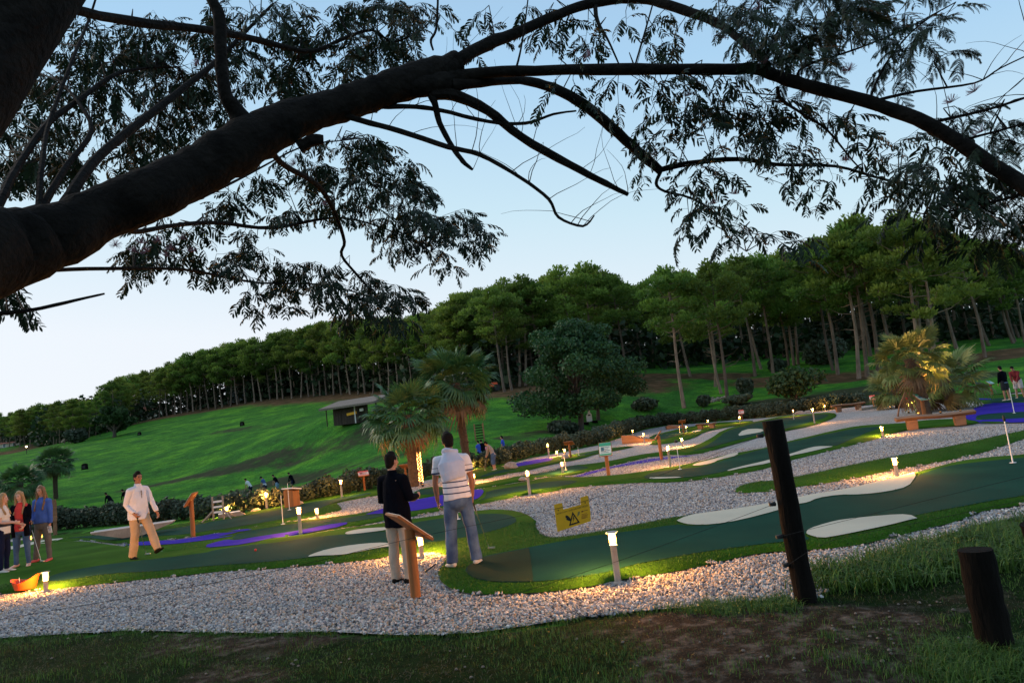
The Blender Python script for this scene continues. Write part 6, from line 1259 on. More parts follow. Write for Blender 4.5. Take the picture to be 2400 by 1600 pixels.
def person(p, rz, H, pose, look, lab, grp=None, near=2):
    """local frame: x right, y forward, z up, metres for a 1.75 m body, then scaled"""
    s = H / 1.75; o = empty('person', p, lab, 'person', grp, rz); o.scale = (s,) * 3
    fem = look.get('fem', 0); bulk = look.get('bulk', 1.0)
    hipz = pose.get('hip', .93); lx, ly = pose.get('lean', (0, .03)); Hp = V3(pose.get('hipx', 0), 0, hipz)
    up = V3(lx, ly, 1).normalized(); chest = Hp + up * .36; neck = Hp + up * .56 + V3(0, pose.get('hunch', 0), 0); sw = (.185 - .02 * fem) * (1 + (bulk - 1) * .5)
    tw = pose.get('twist', 0); sx = V3(math.cos(tw), math.sin(tw), 0); sd_ = pose.get('shrug', 0)
    SL, SR = neck - sx * sw - up * (.085 - sd_), neck + sx * sw - up * (.085 - sd_)
    hd = V3(*pose.get('head', (0, .02, 1))).normalized(); HC = neck + hd * .17 + V3(0, .015, 0)
    J = {}
    for sgn, S_, k in ((-1, SL, 'l'), (1, SR, 'r')):
        ua = V3(*pose['ua_' + k]).normalized(); fa = V3(*pose['fa_' + k]).normalized(); E = S_ + ua * .29; Wt = E + fa * .25; J['S' + k], J['E' + k], J['W' + k], J['f' + k] = S_, E, Wt, fa
        th = V3(*pose['th_' + k]).normalized(); sh = V3(*pose['sh_' + k]).normalized(); hj = Hp + V3(sgn * .088, 0, -.02); K = hj + th * .42; A_ = K + sh * .41; J['H' + k], J['K' + k], J['A' + k] = hj, K, A_
        J['t' + k] = V3(*pose.get('toe_' + k, (sgn * .12, 1, -.05))).normalized()
    vb = {2: .0075, 1: .011, 0: .022}[near]; vc = {2: .010, 1: .013, 0: .022}[near]; sm = 3 if near else 2
    side = sx
    # the body: one skin
    b = Blob(); b.loft([Hp - up * .06, Hp + up * .04, Hp + up * .16, Hp + up * .32, Hp + up * .46, neck - up * .01], [(.155 + .01 * fem) * bulk, .16 * bulk, (.135 - .015 * fem) * bulk, .155 * bulk, .155 * bulk, .06], [.105 * bulk, .11 * bulk, .095 * bulk, .11 * bulk, .095, .055], side=side)
    b.loft([neck - up * .05, neck + hd * .06, HC - hd * .02], [.062, .055, .055], side=side)
    f = V3(*pose.get('face', (0, 1, 0))); f = (f - hd * f.dot(hd)).normalized(); fs = f.cross(hd).normalized()
    b.loft([HC - hd * .070 + f * .03, HC - hd * .035 + f * .022, HC, HC + hd * .045 - f * .008, HC + hd * .070 - f * .01], [.034, .055, .070, .071, .048], [.044, .073, .090, .091, .062], side=fs)
    b.loft([HC + hd * .01 + f * .088, HC - hd * .028 + f * .107, HC - hd * .036 + f * .098], [.010, .014, .013], side=fs, n=8); b.loft([HC - hd * .066 + f * .065, HC - hd * .076 + f * .07], [.024, .018], side=fs, n=8)
    for sg in (-1, 1): b.loft([HC + fs * sg * .070 + hd * .02 - f * .008, HC + fs * sg * .074 - hd * .03], [.012, .009], [.02, .014], side=fs, n=8)
    for k, sg in (('l', -1), ('r', 1)):
        S_, E, Wt = J['S' + k], J['E' + k], J['W' + k]; ff = 1 - .14 * fem
        b.loft([S_ + up * .0, S_ + (E - S_) * .3, E, E + (Wt - E) * .3, Wt], [.055 * ff, .050 * ff * bulk, .038 * ff, .040 * ff, .027 * ff]); b.loft([neck - up * .06 + sx * sg * .03, S_], [.05, .052], side=up)
        hd_ = pose.get('hand_' + k); hdv = V3(*hd_) if hd_ else J['f' + k]
        if near: hand(b, Wt, hdv, pose.get('curl_' + k, .55), V3(*pose.get('pn_' + k, (-sg, 0, 0))), V3(*pose.get('thumb_' + k, (0, 1, 0))), 1 - .08 * fem)
        else: b.loft([Wt, Wt + hdv * .14], [.03, .025], [.03, .018])
        hj, K, A_, T = J['H' + k], J['K' + k], J['A' + k], J['t' + k]
        lf = 1 - .12 * fem; b.loft([hj, hj.lerp(K, .4), K, K.lerp(A_, .35), A_], [.085 * lf, .078 * lf, .054 * lf, .054 * lf, .036 * lf]); b.loft([A_ - T * .03 + V3(0, 0, -.045), A_ + T * .06 + V3(0, 0, -.06), A_ + T * .15 + V3(0, 0, -.072)], [.036, .040, .038], [.034, .026, .016], side=T.cross(V3(0, 0, 1)))
    b.build('body', look.get('skin', M_skin), o, vb, sm)
    # face details
    if near and pose.get('facevis', 1):
        mb = MB()
        for sg in (-1, 1): mb.lathe([(0, -.007), (.010, 0), (0, .007)], 8, HC + f * .083 + fs * sg * .030 + hd * .008)
        mb.build('eyes', M_eye, o, True); mb = MB(); c = HC - hd * .055 + f * .082; mb.tube([c - fs * .022, c + f * .004, c + fs * .022], [.003, .006, .003], 6); mb.build('mouth', M_lip, o, True)
        mb = MB()
        for sg in (-1, 1): c = HC + f * .087 + fs * sg * .03 + hd * .026; mb.tube([c - fs * .014, c + fs * .014], [.004, .003], 5)
        mb.build('eyebrows', look['hairm'], o)
    # hair
    hb = Blob(); hm = look['hairm']; back = -f
    bald = look.get('bald', 0)
    if not bald: hb.loft([HC - hd * .045 + back * .045, HC - hd * .01 + back * .032, HC + hd * .035 + back * .020, HC + hd * .070 + back * .010, HC + hd * .092 + back * .0], [.066, .079, .085, .080, .055], [.060, .074, .092, .092, .066], side=fs)
    else: hb.loft([HC - hd * .045 + back * .038, HC + hd * .01 + back * .032, HC + hd * .06 + back * .030, HC + hd * .085 + back * .030], [.066, .077, .070, .040], [.066, .074, .066, .038], side=fs)
    if look.get('long'):
        Lh = look['long']; hb.loft([HC + hd * .05 + back * .04, HC - hd * .05 + back * .06, neck + back * .085 - up * .06, neck + back * .11 - up * Lh], [.07, .085, .10, .085], [.06, .05, .04, .025], side=fs)
        for sg in (-1, 1): hb.loft([HC + hd * .07 + fs * sg * .045 + f * .02, HC - hd * .02 + fs * sg * .085 + f * .01, neck + fs * sg * .10 + f * .03 - up * .03, neck + fs * sg * .10 + f * .12 - up * Lh * .9], [.03, .028, .034, .024], [.04, .035, .03, .018], side=f)
    hb.build('hair', hm, o, max(vb, .009), 2, .002, 40)
    if look.get('cap'): mb = MB(); q = HC + hd * .04; r3 = Matrix((tuple(fs), tuple(f), tuple(hd))).transposed(); mb.lathe([(.088, 0), (.090, .03), (.07, .08), (.02, .10)], 16); mb.prism([(-.08, 0), (.08, 0), (.08, .012), (-.08, .012)], .05, .16); mb.v = [tuple(q + r3 @ Vector(v)) for v in mb.v]; mb.build('cap', look['cap'], o, True)
    # trousers / shorts
    tl = look.get('leg', 1.0); tr = look.get('legr', 1.0); b = Blob()
    b.loft([Hp - up * .10, Hp - up * .02, Hp + up * .10], [.172 * bulk, .172 * bulk, .152 * bulk], [.122 * bulk, .125 * bulk, .112 * bulk], side=side, round_=(1, 0))
    for k in 'lr':
        hj, K, A_ = J['H' + k], J['K' + k], J['A' + k]
        if tl > .9: q = look.get('hemdrop', .045); dn = (A_ - K).normalized(); b.loft([hj + V3(0, 0, .02), hj.lerp(K, .4), K, K.lerp(A_, .5), A_ + dn * q * (tl - .9) * 10 * .7], [.102 * tr, .096 * tr, .076 * tr, .072 * tr * look.get('hem', 1.0), .066 * tr * look.get('hem', 1.0)], round_=(1, 0))
        elif tl > .5: dn = (A_ - K).normalized(); b.loft([hj + V3(0, 0, .02), hj.lerp(K, .4), K, K.lerp(A_, (tl - .5) * 2)], [.100 * tr, .096 * tr, .078 * tr, .080 * tr], round_=(1, 0))
        else: b.loft([hj + V3(0, 0, .02), hj.lerp(K, .4), hj.lerp(K, tl * 2 * .98)], [.104 * tr, .104 * tr, .100 * tr], round_=(1, 0))
    b.build('trousers' if tl > .5 else 'shorts', look['pantsm'], o, vc, sm, .008 if near else 0, 7)
    # top
    b = Blob(); hem = look.get('hemz', -.08); loose = look.get('loose', 1.0)
    b.loft([Hp + up * hem, Hp + up * .06, Hp + up * .18, Hp + up * .33, Hp + up * .45, neck - up * .02, neck + hd * .015 + up * .01], [.182 * bulk * loose, .176 * bulk * loose, (.160 - .01 * fem) * bulk * loose, .172 * bulk, .150 * bulk, .080, .066], [.136 * bulk * loose, .132 * bulk * loose, .122 * bulk * loose, .130 * bulk, .112, .078, .066], side=side, round_=(0, 0))
    sl = look.get('sleeve', 1.0)
    for k, sg in (('l', -1), ('r', 1)):
        S_, E, Wt = J['S' + k], J['E' + k], J['W' + k]; ff = (1 - .1 * fem) * look.get('slr', 1.0); b.loft([neck - up * .045 + sx * sg * .04, S_], [.056, .060 * ff], side=up)
        if sl > .6: b.loft([S_, S_ + (E - S_) * .4, E, E + (Wt - E) * .5, E + (Wt - E) * (sl if sl < 1 else .97)], [.063 * ff, .060 * ff * bulk, .050 * ff, .048 * ff, .040 * ff], round_=(1, 0))
        elif sl > 0: b.loft([S_, S_ + (E - S_) * .35, S_ + (E - S_) * sl * 1.3], [.064 * ff, .067 * ff * bulk, .064 * ff], round_=(1, 0))
    b.build(look.get('topname', 'shirt'), look['topm'], o, vc, sm, look.get('wr', .010) if near else 0, 8)
    if look.get('collar'): b = Blob(); b.loft([neck - up * .03, neck + hd * .05], [.078, .066], [.075, .066], side=side, round_=(0, 0)); b.build('collar', look['collar'], o, .008, 2)
    # shoes
    for k in 'lr':
        A_, T = J['A' + k], J['t' + k]; b = Blob(); sd2 = T.cross(V3(0, 0, 1)).normalized(); b.loft([A_ - T * .045 + V3(0, 0, -.050), A_ + T * .05 + V3(0, 0, -.058), A_ + T * .13 + V3(0, 0, -.070), A_ + T * .175 + V3(0, 0, -.075)], [.042, .046, .050, .038], [.040, .036, .026, .020], side=sd2)
        if near: b.build('shoe', look['shoem'], o, .009, 2)
        else: b.build('shoe', look['shoem'], o, .02, 1)
    return o, J
def lw(o, v): return o.matrix_world @ v if False else Matrix.LocRotScale(Vector(o.location), o.rotation_euler, Vector(o.scale)) @ v
DN = (0, 0, -1)
C_ = cloth
M_stripe = striped('striped polo cotton', (.74, .70, .74), (.02, .03, .09), [(.950, .967), (1.025, 1.042), (1.100, 1.117), (1.225, 1.245), (1.30, 1.312)])
M_jean = denim('faded jeans', (.014, .038, .12), (.12, .19, .31)); M_jeanb = denim('blue jeans', (.03, .07, .16), (.07, .13, .24)); M_khaki = C_('khaki', (.46, .36, .28)); M_tan = C_('tan trousers', (.42, .30, .19)); M_blk = C_('black jacket', (.003, .0035, .007), .2); M_wjk = C_('cream knit', (.66, .64, .68), .06); M_gry = C_('grey trousers', (.13, .12, .11)); M_blue = C_('blue sweatshirt', (.06, .125, .42)); M_coral = C_('coral top', (.60, .06, .055)); M_navy = C_('navy', (.01, .014, .04)); M_shoeB = C_('black shoe', (.01, .01, .01)); M_shoeW = C_('pale shoe', (.6, .55, .5)); M_shoeR = C_('red and white shoe', (.6, .12, .12)); M_lilac = C_('pale lilac jumper', (.52, .54, .66), .08); M_dkg = C_('dark grey shorts', (.035, .035, .04)); M_lbl = C_('light blue trousers', (.22, .32, .45)); M_maroon = C_('maroon shirt', (.22, .035, .04)); M_royal = C_('royal blue shirt', (.06, .10, .55)); M_wht = C_('white cotton', (.7, .7, .72)); M_pinkc = C_('pink top', (.7, .2, .3))
# 1 striped shirt man, seen from behind, leaning a little over his putter
p = gz(1090, 1339)
o, J = person(p, R(4), 1.775, dict(lean=(-.07, .10), hunch=.03, head=(-.10, .22, 1), face=(-.35, 1, 0), facevis=1, ua_l=(-.20, .05, -1), fa_l=(.03, .12, -1), ua_r=(.22, .10, -1), fa_r=(-.06, .25, -1), th_l=(-.10, .0, -1), sh_l=(-.06, -.03, -1), th_r=(.12, .03, -1), sh_r=(.08, -.05, -1), toe_l=(-.5, 1, -.05), toe_r=(.25, 1, -.05), curl_l=.6, curl_r=1.0, hand_r=(-.05, .1, -1)),
                dict(skin=M_skin2, hairm=M_hair_d, topm=M_stripe, topname='polo_shirt', sleeve=.5, hemz=-.06, pantsm=M_jean, legr=1.02, hem=1.12, shoem=M_shoeW, bulk=1.06), 'man in a white striped polo with a pale jumper over his shoulders, holding a putter', near=2)
# jumper hung over the shoulders
up = V3(-.07, .10, 1).normalized(); Hp = V3(0, 0, .93); nk = Hp + up * .56 + V3(0, .03, 0); b = Blob()
b.loft([Hp + up * .20 + V3(.01, -.055, 0), Hp + up * .30 + V3(0, -.05, 0), Hp + up * .42 + V3(0, -.035, 0), nk - up * .035 + V3(0, -.01, 0), nk + up * .03], [.155, .172, .192, .125, .088], [.105, .108, .105, .10, .085], n=20, round_=(0, 0))
for a in range(0, 12):
    t0_, t1_ = a / 12 * 2 * math.pi, (a + 1) / 12 * 2 * math.pi; g = lambda t: nk + up * .02 + V3(math.cos(t) * .088, math.sin(t) * .08 + .01, .012 * math.sin(t * 2) - .025 * math.sin(t)); b.loft([g(t0_), g(t1_)], [.032, .032], n=10)
b.build('jumper', M_lilac, o, .010, 4, .007, 7)
hw = lw(o, J['Wr'] + V3(-.005, .03, -.09)); hb_ = gz(1148, 1300) ; putter(hw + (hw - hb_).normalized() * .12, hb_ + Vector((0, 0, .01)), 'putter held by the man in the striped polo', .26, Vector((1, -.3, 0)))
# 2 man in the black jacket
p = gz(946, 1364)
o, J = person(p, R(-28), 1.68, dict(lean=(-.02, -.02), head=(0, .02, 1), face=(.25, 1, 0), ua_l=(-.22, .10, -1), fa_l=(.5, 1, -.15), ua_r=(.20, .12, -1), fa_r=(-.25, 1, .05), th_l=(-.05, -.02, -1), sh_l=(-.02, .0, -1), th_r=(.05, .0, -1), sh_r=(.0, -.02, -1), toe_l=(-.2, 1, -.05), toe_r=(.3, 1, -.05)),
                dict(skin=M_skin, hairm=M_hair_d, topm=M_blk, topname='jacket', hemz=-.17, loose=1.12, slr=1.15, collar=M_blk, pantsm=M_khaki, legr=1.0, hem=1.0, shoem=M_shoeB, bulk=1.05), 'short haired man in a black jacket and khaki trousers, seen from behind', near=2)
# 3 man in the cream jacket striding to the right
p = gz(331, 1319)
o, J = person(p, R(-118), 1.72, dict(lean=(.0, .03), hip=.915, head=(0, .05, 1), face=(.1, 1, -.05), ua_l=(-.20, .32, -1), fa_l=(-.10, .5, -1), ua_r=(.16, -.22, -1), fa_r=(-.30, .75, -.9), th_l=(-.04, .62, -1), sh_l=(-.0, .50, -1), th_r=(.02, -.02, -1), sh_r=(.0, -.28, -1), toe_l=(-.05, 1, .45), toe_r=(.1, 1, -.05), curl_l=.5, curl_r=.9),
                dict(skin=M_skin2, hairm=M_hair_d, topm=M_wjk, topname='zip_jacket', hemz=-.12, loose=1.20, slr=1.05, collar=M_wjk, pantsm=M_tan, legr=1.05, hem=1.1, shoem=M_shoeB), 'young man in a cream zip jacket and tan trousers striding over the green', near=2)
mb = MB(); 
for k in range(10): mb.box((0, .128 + .004 * math.sin(k), .86 + k * .055), (.012, .012, .05))
mb.build('zip', M_gry, o); hw = lw(o, J['Wr'] + V3(-.03, .05, -.07)); hb_ = gz(343, 1311); putter(hw, hb_ + Vector((0, 0, .01)), 'putter carried by the young man in the cream jacket', .2, Vector((1, 0, 0)))
# 4-6 girls
p = gz(10, 1349); o, J = person(p, R(-80), 1.60, dict(lean=(0, .0), head=(0, .05, 1), ua_l=(-.12, .1, -1), fa_l=(0, .9, -.35), ua_r=(.15, .2, -1), fa_r=(-.2, 1, -.1), th_l=(-.04, .05, -1), sh_l=(0, -.05, -1), th_r=(.05, .0, -1), sh_r=(.02, -.03, -1)), dict(fem=1, skin=M_skin3, hairm=M_hair_f, long=.20, topm=striped('broad striped top', (.60, .58, .56), (.02, .02, .03), [(.80, .86), (1.02, 1.10)]), sleeve=.5, hemz=-.10, pantsm=M_navy, legr=.92, hem=.85, shoem=M_shoeW), 'curly fair haired girl in a striped top cut by the left edge', near=1)
p = gz(54, 1335); o, J = person(p, R(-172), 1.60, dict(lean=(.0, .02), head=(.03, .12, 1), face=(.05, 1, -.15), ua_l=(-.15, .15, -1), fa_l=(.1, .7, -.6), ua_r=(.28, .05, -1), fa_r=(.35, .75, -.4), th_l=(-.08, .06, -1), sh_l=(-.04, -.04, -1), th_r=(.08, .02, -1), sh_r=(.05, .0, -1), toe_l=(-.4, 1, -.05), toe_r=(.3, 1, -.05)), dict(fem=1, skin=M_skin3, hairm=M_hair_f, long=.26, topm=M_coral, topname='coral_top', sleeve=0, hemz=-.10, pantsm=M_jeanb, legr=.93, hem=.82, shoem=M_skin3), 'girl in a coral top under an open black cardigan with long fair hair', near=1)
up = V3(0, .02, 1).normalized(); nk = V3(0, 0, .93) + up * .56; b = Blob()   # open cardigan: back and two fronts, sleeves
b.loft([V3(0, -.06, .70), V3(0, -.05, 1.0), V3(0, -.035, 1.25), nk + V3(0, -.03, -.06)], [.185, .175, .178, .10], [.085, .085, .085, .06], n=18, round_=(0, 0))
for sg in (-1, 1): b.loft([V3(sg * .14, .04, .70), V3(sg * .135, .05, 1.0), V3(sg * .13, .06, 1.25), nk + V3(sg * .08, .02, -.04)], [.055, .05, .05, .03], [.085, .09, .085, .05], n=10, round_=(0, 0))
for k in 'lr': S_, E, Wt = J['S' + k], J['E' + k], J['W' + k]; b.loft([nk - V3(0, 0, .045), S_], [.06, .062]); b.loft([S_, S_.lerp(E, .4), E, E.lerp(Wt, .85)], [.064, .062, .05, .044], round_=(1, 0))
b.build('cardigan', M_blk, o, .012, 3, .005, 8)
p = gz(103, 1323); o, J = person(p, R(176), 1.66, dict(lean=(-.02, .0), head=(.05, .04, 1), ua_l=(-.16, .02, -1), fa_l=(-.02, .12, -1), ua_r=(.22, .05, -1), fa_r=(-.35, .75, -.55), th_l=(-.12, .02, -1), sh_l=(-.02, -.03, -1), th_r=(.10, .05, -1), sh_r=(.14, .0, -1), toe_l=(-.1, 1, -.05), toe_r=(.7, .8, -.05)), dict(fem=1, skin=M_skin, hairm=M_hair_b, long=.30, topm=M_blue, topname='sweatshirt', hemz=-.03, loose=1.12, slr=1.18, pantsm=M_gry, legr=.94, hem=.88, shoem=M_shoeR), 'smiling girl in a blue sweatshirt and grey trousers with very long brown hair', near=1)
hw = lw(o, J['Wr'] + V3(-.02, .06, -.02)); hb_ = gz(97, 1326); putter(hw, hb_ + Vector((0, 0, .01)), 'putter held in front by the girl in the blue sweatshirt', .2, Vector((1, -.4, 0)))
p2 = lw(o, J['Wl'] + V3(0, .02, -.08)); gb = empty('paper_card', p2, 'small pale score card in the hand of the blue sweatshirt girl', 'card'); mb = MB(); mb.box((0, 0, -.06), (.09, .012, .15), Matrix.Rotation(.2, 3, 'X')); mb.build('sheet', M_white, gb); mb = MB(); mb.box((0, -.008, -.05), (.06, .002, .08), Matrix.Rotation(.2, 3, 'X')); mb.build('print', M_lilac, gb)
# putting stance for the others
def putt(bend=.45, spl=.10, kn=.12): return dict(lean=(0, bend), hunch=.03, hip=.90, head=(0, .9, 1), face=(0, .6, -1), ua_l=(.12, .35, -1), fa_l=(.28, .45, -1), ua_r=(-.12, .35, -1), fa_r=(-.28, .45, -1), th_l=(-spl, kn, -1), sh_l=(-spl * .5, -kn, -1), th_r=(spl, kn, -1), sh_r=(spl * .5, -kn, -1), curl_l=.9, curl_r=.9)
def stand(hd=(0, .1, 1)): return dict(lean=(0, .05), head=hd, ua_l=(-.2, .1, -1), fa_l=(.05, .3, -1), ua_r=(.2, .1, -1), fa_r=(-.05, .3, -1), th_l=(-.08, 0, -1), sh_l=(-.03, 0, -1), th_r=(.08, 0, -1), sh_r=(.03, 0, -1))
def with_putter(o, J, lab): hw = lw(o, (J['Wl'] + J['Wr']) / 2 + V3(0, .03, -.06)); q = lw(o, V3(0, .62, 0)); q = Vector((q.x, q.y, Vector(o.location).z + .02)); putter(hw, q, lab, .25, Vector((.3, -1, 0)))
p = gz(1160, 1103); o, J = person(p, R(75), 1.30, putt(.40), dict(skin=M_skin, hairm=M_hair_d, topm=C_('beige pullover', (.32, .27, .24)), pantsm=M_jeanb, leg=.7, legr=1.1, shoem=M_shoeW), 'boy in a beige pullover bending over his putter near the rock', near=1); with_putter(o, J, 'putter of the boy in the beige pullover')
def beyond(px, py, D, dz=0): q = AT(px, py, D); return Vector((q.x, q.y, tz(q.x, q.y) + dz))
for px, D, H, rz, ps, lk, lb in (
 (1122, 42, 1.45, 40, stand((0, .3, 1)), dict(skin=M_skin, hairm=M_hair_d, topm=M_royal, sleeve=.5, pantsm=M_navy, shoem=M_shoeB), 'child in blue standing behind the hedge, left of the person in black'),
 (1131, 42, 1.62, 20, putt(.25), dict(skin=M_skin, hairm=M_hair_d, topm=M_blk, pantsm=M_lbl, shoem=M_shoeW), 'person in black top and light blue trousers behind the hedge'),
 (1138, 43, 1.35, -60, stand(), dict(skin=M_skin, hairm=M_hair_b, topm=M_pinkc, pantsm=M_pinkc, shoem=M_shoeW), 'small child in pink hidden behind the bending boy'),
 (1179, 42, 1.55, 80, stand((0, .1, 1)), dict(skin=M_skin, hairm=M_hair_d, topm=M_royal, sleeve=.5, pantsm=M_royal, leg=.4, shoem=M_shoeB), 'dark haired child in royal blue standing alone behind the hedge')):
    q = beyond(px, 1040, D); topz = AT(px, {1122: 1032, 1131: 1027, 1138: 1040, 1179: 1021}[px], D).z; q.z = min(q.z + .0, topz - H) if topz - H > -1.5 else q.z; person(q, R(rz), H, ps, lk, lb, near=0)
for px, pyt, D, H, bend, lk, lb in (
 (588, 1115, 60, 1.72, .55, dict(skin=M_skin, hairm=M_hair_d, topm=M_wht, sleeve=.5, pantsm=M_navy, leg=.45, shoem=M_wht), 'golfer in a white shirt and black shorts bending far over, first of the far row'),
 (622, 1107, 60, 1.72, .30, dict(skin=M_skin, hairm=M_hair_d, cap=M_navy, topm=striped('blue and white shirt', (.05, .10, .30), (.65, .65, .68), [(.86, 1.05)]), sleeve=.5, pantsm=M_navy, leg=.45, shoem=M_wht), 'golfer in a cap with a blue and white shirt, second of the far row'),
 (651, 1106, 60, 1.75, .35, dict(skin=M_skin, hairm=M_hair_d, topm=M_blk, sleeve=.5, pantsm=M_lbl, leg=.72, legr=1.15, shoem=M_wht), 'golfer in a black shirt and pale blue long shorts, third of the far row'),
 (688, 1105, 60, 1.72, .35, dict(skin=M_skin, hairm=M_hair_d, topm=M_blk, hemz=-.22, pantsm=M_navy, leg=.4, shoem=M_shoeB), 'golfer in a black top with bare legs, last of the far row'),
 (262, 1152, 52, 1.70, .65, dict(skin=M_skin2, hairm=M_hair_d, topm=M_blk, pantsm=M_gry, shoem=M_shoeB), 'dark clothed person bending on the lawn left of the striding man'),
 (297, 1144, 54, 1.72, .30, dict(skin=M_skin2, hairm=M_hair_d, topm=M_blk, pantsm=M_navy, shoem=M_shoeB), 'dark clothed person half hidden behind the striding man')):
    q = beyond(px, pyt + 42, D); tp = AT(px, pyt, D).z; q.z = min(q.z, tp - H * (1 - bend * .12)) if tp - H > q.z - .8 else q.z; o, J = person(q, R(80), H, putt(bend), lk, lb, near=0)
    if px not in (297,): with_putter(o, J, 'club of the ' + lb.split(',')[0])
q = hit(2361, 934, 30) if True else None
q = AT(2361, 934, 36); q.z = max(0, zat(q.x, q.y)); k = 80 * q.y / FPX; o, J = person(q, R(12), k * .99, dict(stand((0, .3, 1)), face=(0, 1, -.4)), dict(skin=M_skin, hairm=M_hair_d, topm=M_blk, hemz=-.02, pantsm=M_dkg, leg=.48, legr=1.1, shoem=M_shoeW), 'golfer in a black pullover and grey shorts near the right edge, seen from behind', near=0)
mb = MB(); mb.lathe([(.176, .885), (.180, .89), (.180, .915), (.172, .92)], 16); ob = mb.build('shirt_tail', M_lbl, o); ob.scale = (1, .78, 1)
q = AT(2392, 928, 37); q.z = max(0, zat(q.x, q.y)); o, J = person(q, R(125), k, putt(.40), dict(skin=M_skin, hairm=M_hair_d, topm=M_maroon, pantsm=C_('pale shorts', (.5, .45, .45)), leg=.5, legr=1.1, shoem=M_shoeB), 'golfer in a maroon shirt and pale shorts bowing his head at the right edge', near=0); with_putter(o, J, 'club of the maroon shirt golfer')
# ------------------------------------------------------------------ gravel stones and grass blades
M_stone = None
def stone_mat():
    m, nt, b = new_mat('gravel stones'); N = nt.nodes; L = nt.links; oi = N.new('ShaderNodeObjectInfo'); r = N.new('ShaderNodeValToRGB'); L.new(oi.outputs['Random'], r.inputs[0]); e = r.color_ramp.elements
    e[0].position = 0; e[0].color = (.07, .07, .075, 1); e[1].position = 1; e[1].color = (.72, .70, .66, 1)
    for p, c in ((.14, (.17, .17, .185)), (.32, (.32, .32, .34)), (.5, (.44, .425, .40)), (.6, (.40, .275, .175)), (.68, (.54, .45, .36)), (.84, (.40, .41, .44))): q = e.new(p); q.color = (*c, 1)
    L.new(r.outputs[0], b.inputs['Base Color']); b.inputs['Roughness'].default_value = .7; b.inputs['Specular IOR Level'].default_value = .3; return m
def clip_area(poly, holes, dmin, dmax, name):
    """flat triangulated area inside poly, outside holes, between two distances"""
    st = .12; a = np.array(poly); gx = np.arange(-14, 16, st); gy = np.arange(2, dmax, st); X, Y = np.meshgrid(gx, gy); q = np.stack([X.ravel(), Y.ravel()], 1); c = q + st / 2
    d = np.hypot(c[:, 0], c[:, 1]); ok = (d > dmin) & (d < dmax) & inpoly(c, poly)
    u = np.abs(c[:, 0]) < c[:, 1] * .80 + 1.0; ok &= u
    for h in holes: s = np.where(ok)[0]; s = s[inpoly(c[s], h)]; ok[s[distpoly(c[s], h) > .015]] = False
    q = q[ok]; z = np.maximum(mheight(q + st / 2) - .004, -.006); V = np.concatenate([np.column_stack([q[:, 0] + dx, q[:, 1] + dy, z]) for dx, dy in ((0, 0), (st, 0), (st, st), (0, st))]); n = len(q); F = np.stack([np.arange(n) + k * n for k in range(4)], 1)
    return np_mesh(name, V, F)
M_stone = stone_mat()
def gn_stones(o, density, smin, smax):
    ng = bpy.data.node_groups.new('stones', 'GeometryNodeTree'); ng.interface.new_socket('Geometry', in_out='INPUT', socket_type='NodeSocketGeometry'); ng.interface.new_socket('Geometry', in_out='OUTPUT', socket_type='NodeSocketGeometry')
    N, L = ng.nodes, ng.links; gi = N.new('NodeGroupInput'); go = N.new('NodeGroupOutput'); dp = N.new('GeometryNodeDistributePointsOnFaces'); dp.distribute_method = 'RANDOM'; dp.inputs['Density'].default_value = density; L.new(gi.outputs[0], dp.inputs['Mesh'])
    ico = N.new('GeometryNodeMeshIcoSphere'); ico.inputs['Radius'].default_value = 1; ico.inputs['Subdivisions'].default_value = 1; sm = N.new('GeometryNodeSetMaterial'); sm.inputs['Material'].default_value = M_stone; L.new(ico.outputs[0], sm.inputs[0])
    ip = N.new('GeometryNodeInstanceOnPoints'); L.new(dp.outputs['Points'], ip.inputs['Points']); L.new(sm.outputs[0], ip.inputs['Instance'])
    r1 = N.new('FunctionNodeRandomValue'); r1.data_type = 'FLOAT_VECTOR'; r1.inputs[0].default_value = (0, 0, 0); r1.inputs[1].default_value = (6.28, 6.28, 6.28); L.new(r1.outputs[0], ip.inputs['Rotation'])
    r2 = N.new('FunctionNodeRandomValue'); r2.data_type = 'FLOAT_VECTOR'; r2.inputs[0].default_value = (smin, smin * .8, smin * .5); r2.inputs[1].default_value = (smax, smax * .8, smax * .62); r2.inputs['Seed'].default_value = 5; L.new(r2.outputs[0], ip.inputs['Scale'])
    L.new(ip.outputs[0], go.inputs[0]); md = o.modifiers.new('stones', 'NODES'); md.node_group = ng
me = clip_area(gravel_poly, mounds, 3.5, 13.5, 'gravel_stones'); o = link_mesh('gravel_stones', me, M_stone); gn_stones(o, 980, .008, .030); tag(o, 'loose white and tan gravel stones around the greens', 'gravel', kind='stuff')
me = clip_area(gravel_poly, mounds, 13.5, 27, 'gravel_stones'); o = link_mesh('gravel_stones', me, M_stone); gn_stones(o, 480, .013, .029); tag(o, 'gravel stones of the farther beds', 'gravel', kind='stuff')
M_blade = leaf_mat('grass blades', (.020, .060, .010), (.105, .215, .035), objvar=0, trans=.2); M_blade_f = leaf_mat('turf fibres', (.020, .062, .008), (.055, .135, .018), objvar=0, trans=.15); M_dry = leaf_mat('dry grass', (.03, .035, .015), (.13, .105, .065), objvar=0, trans=.15)
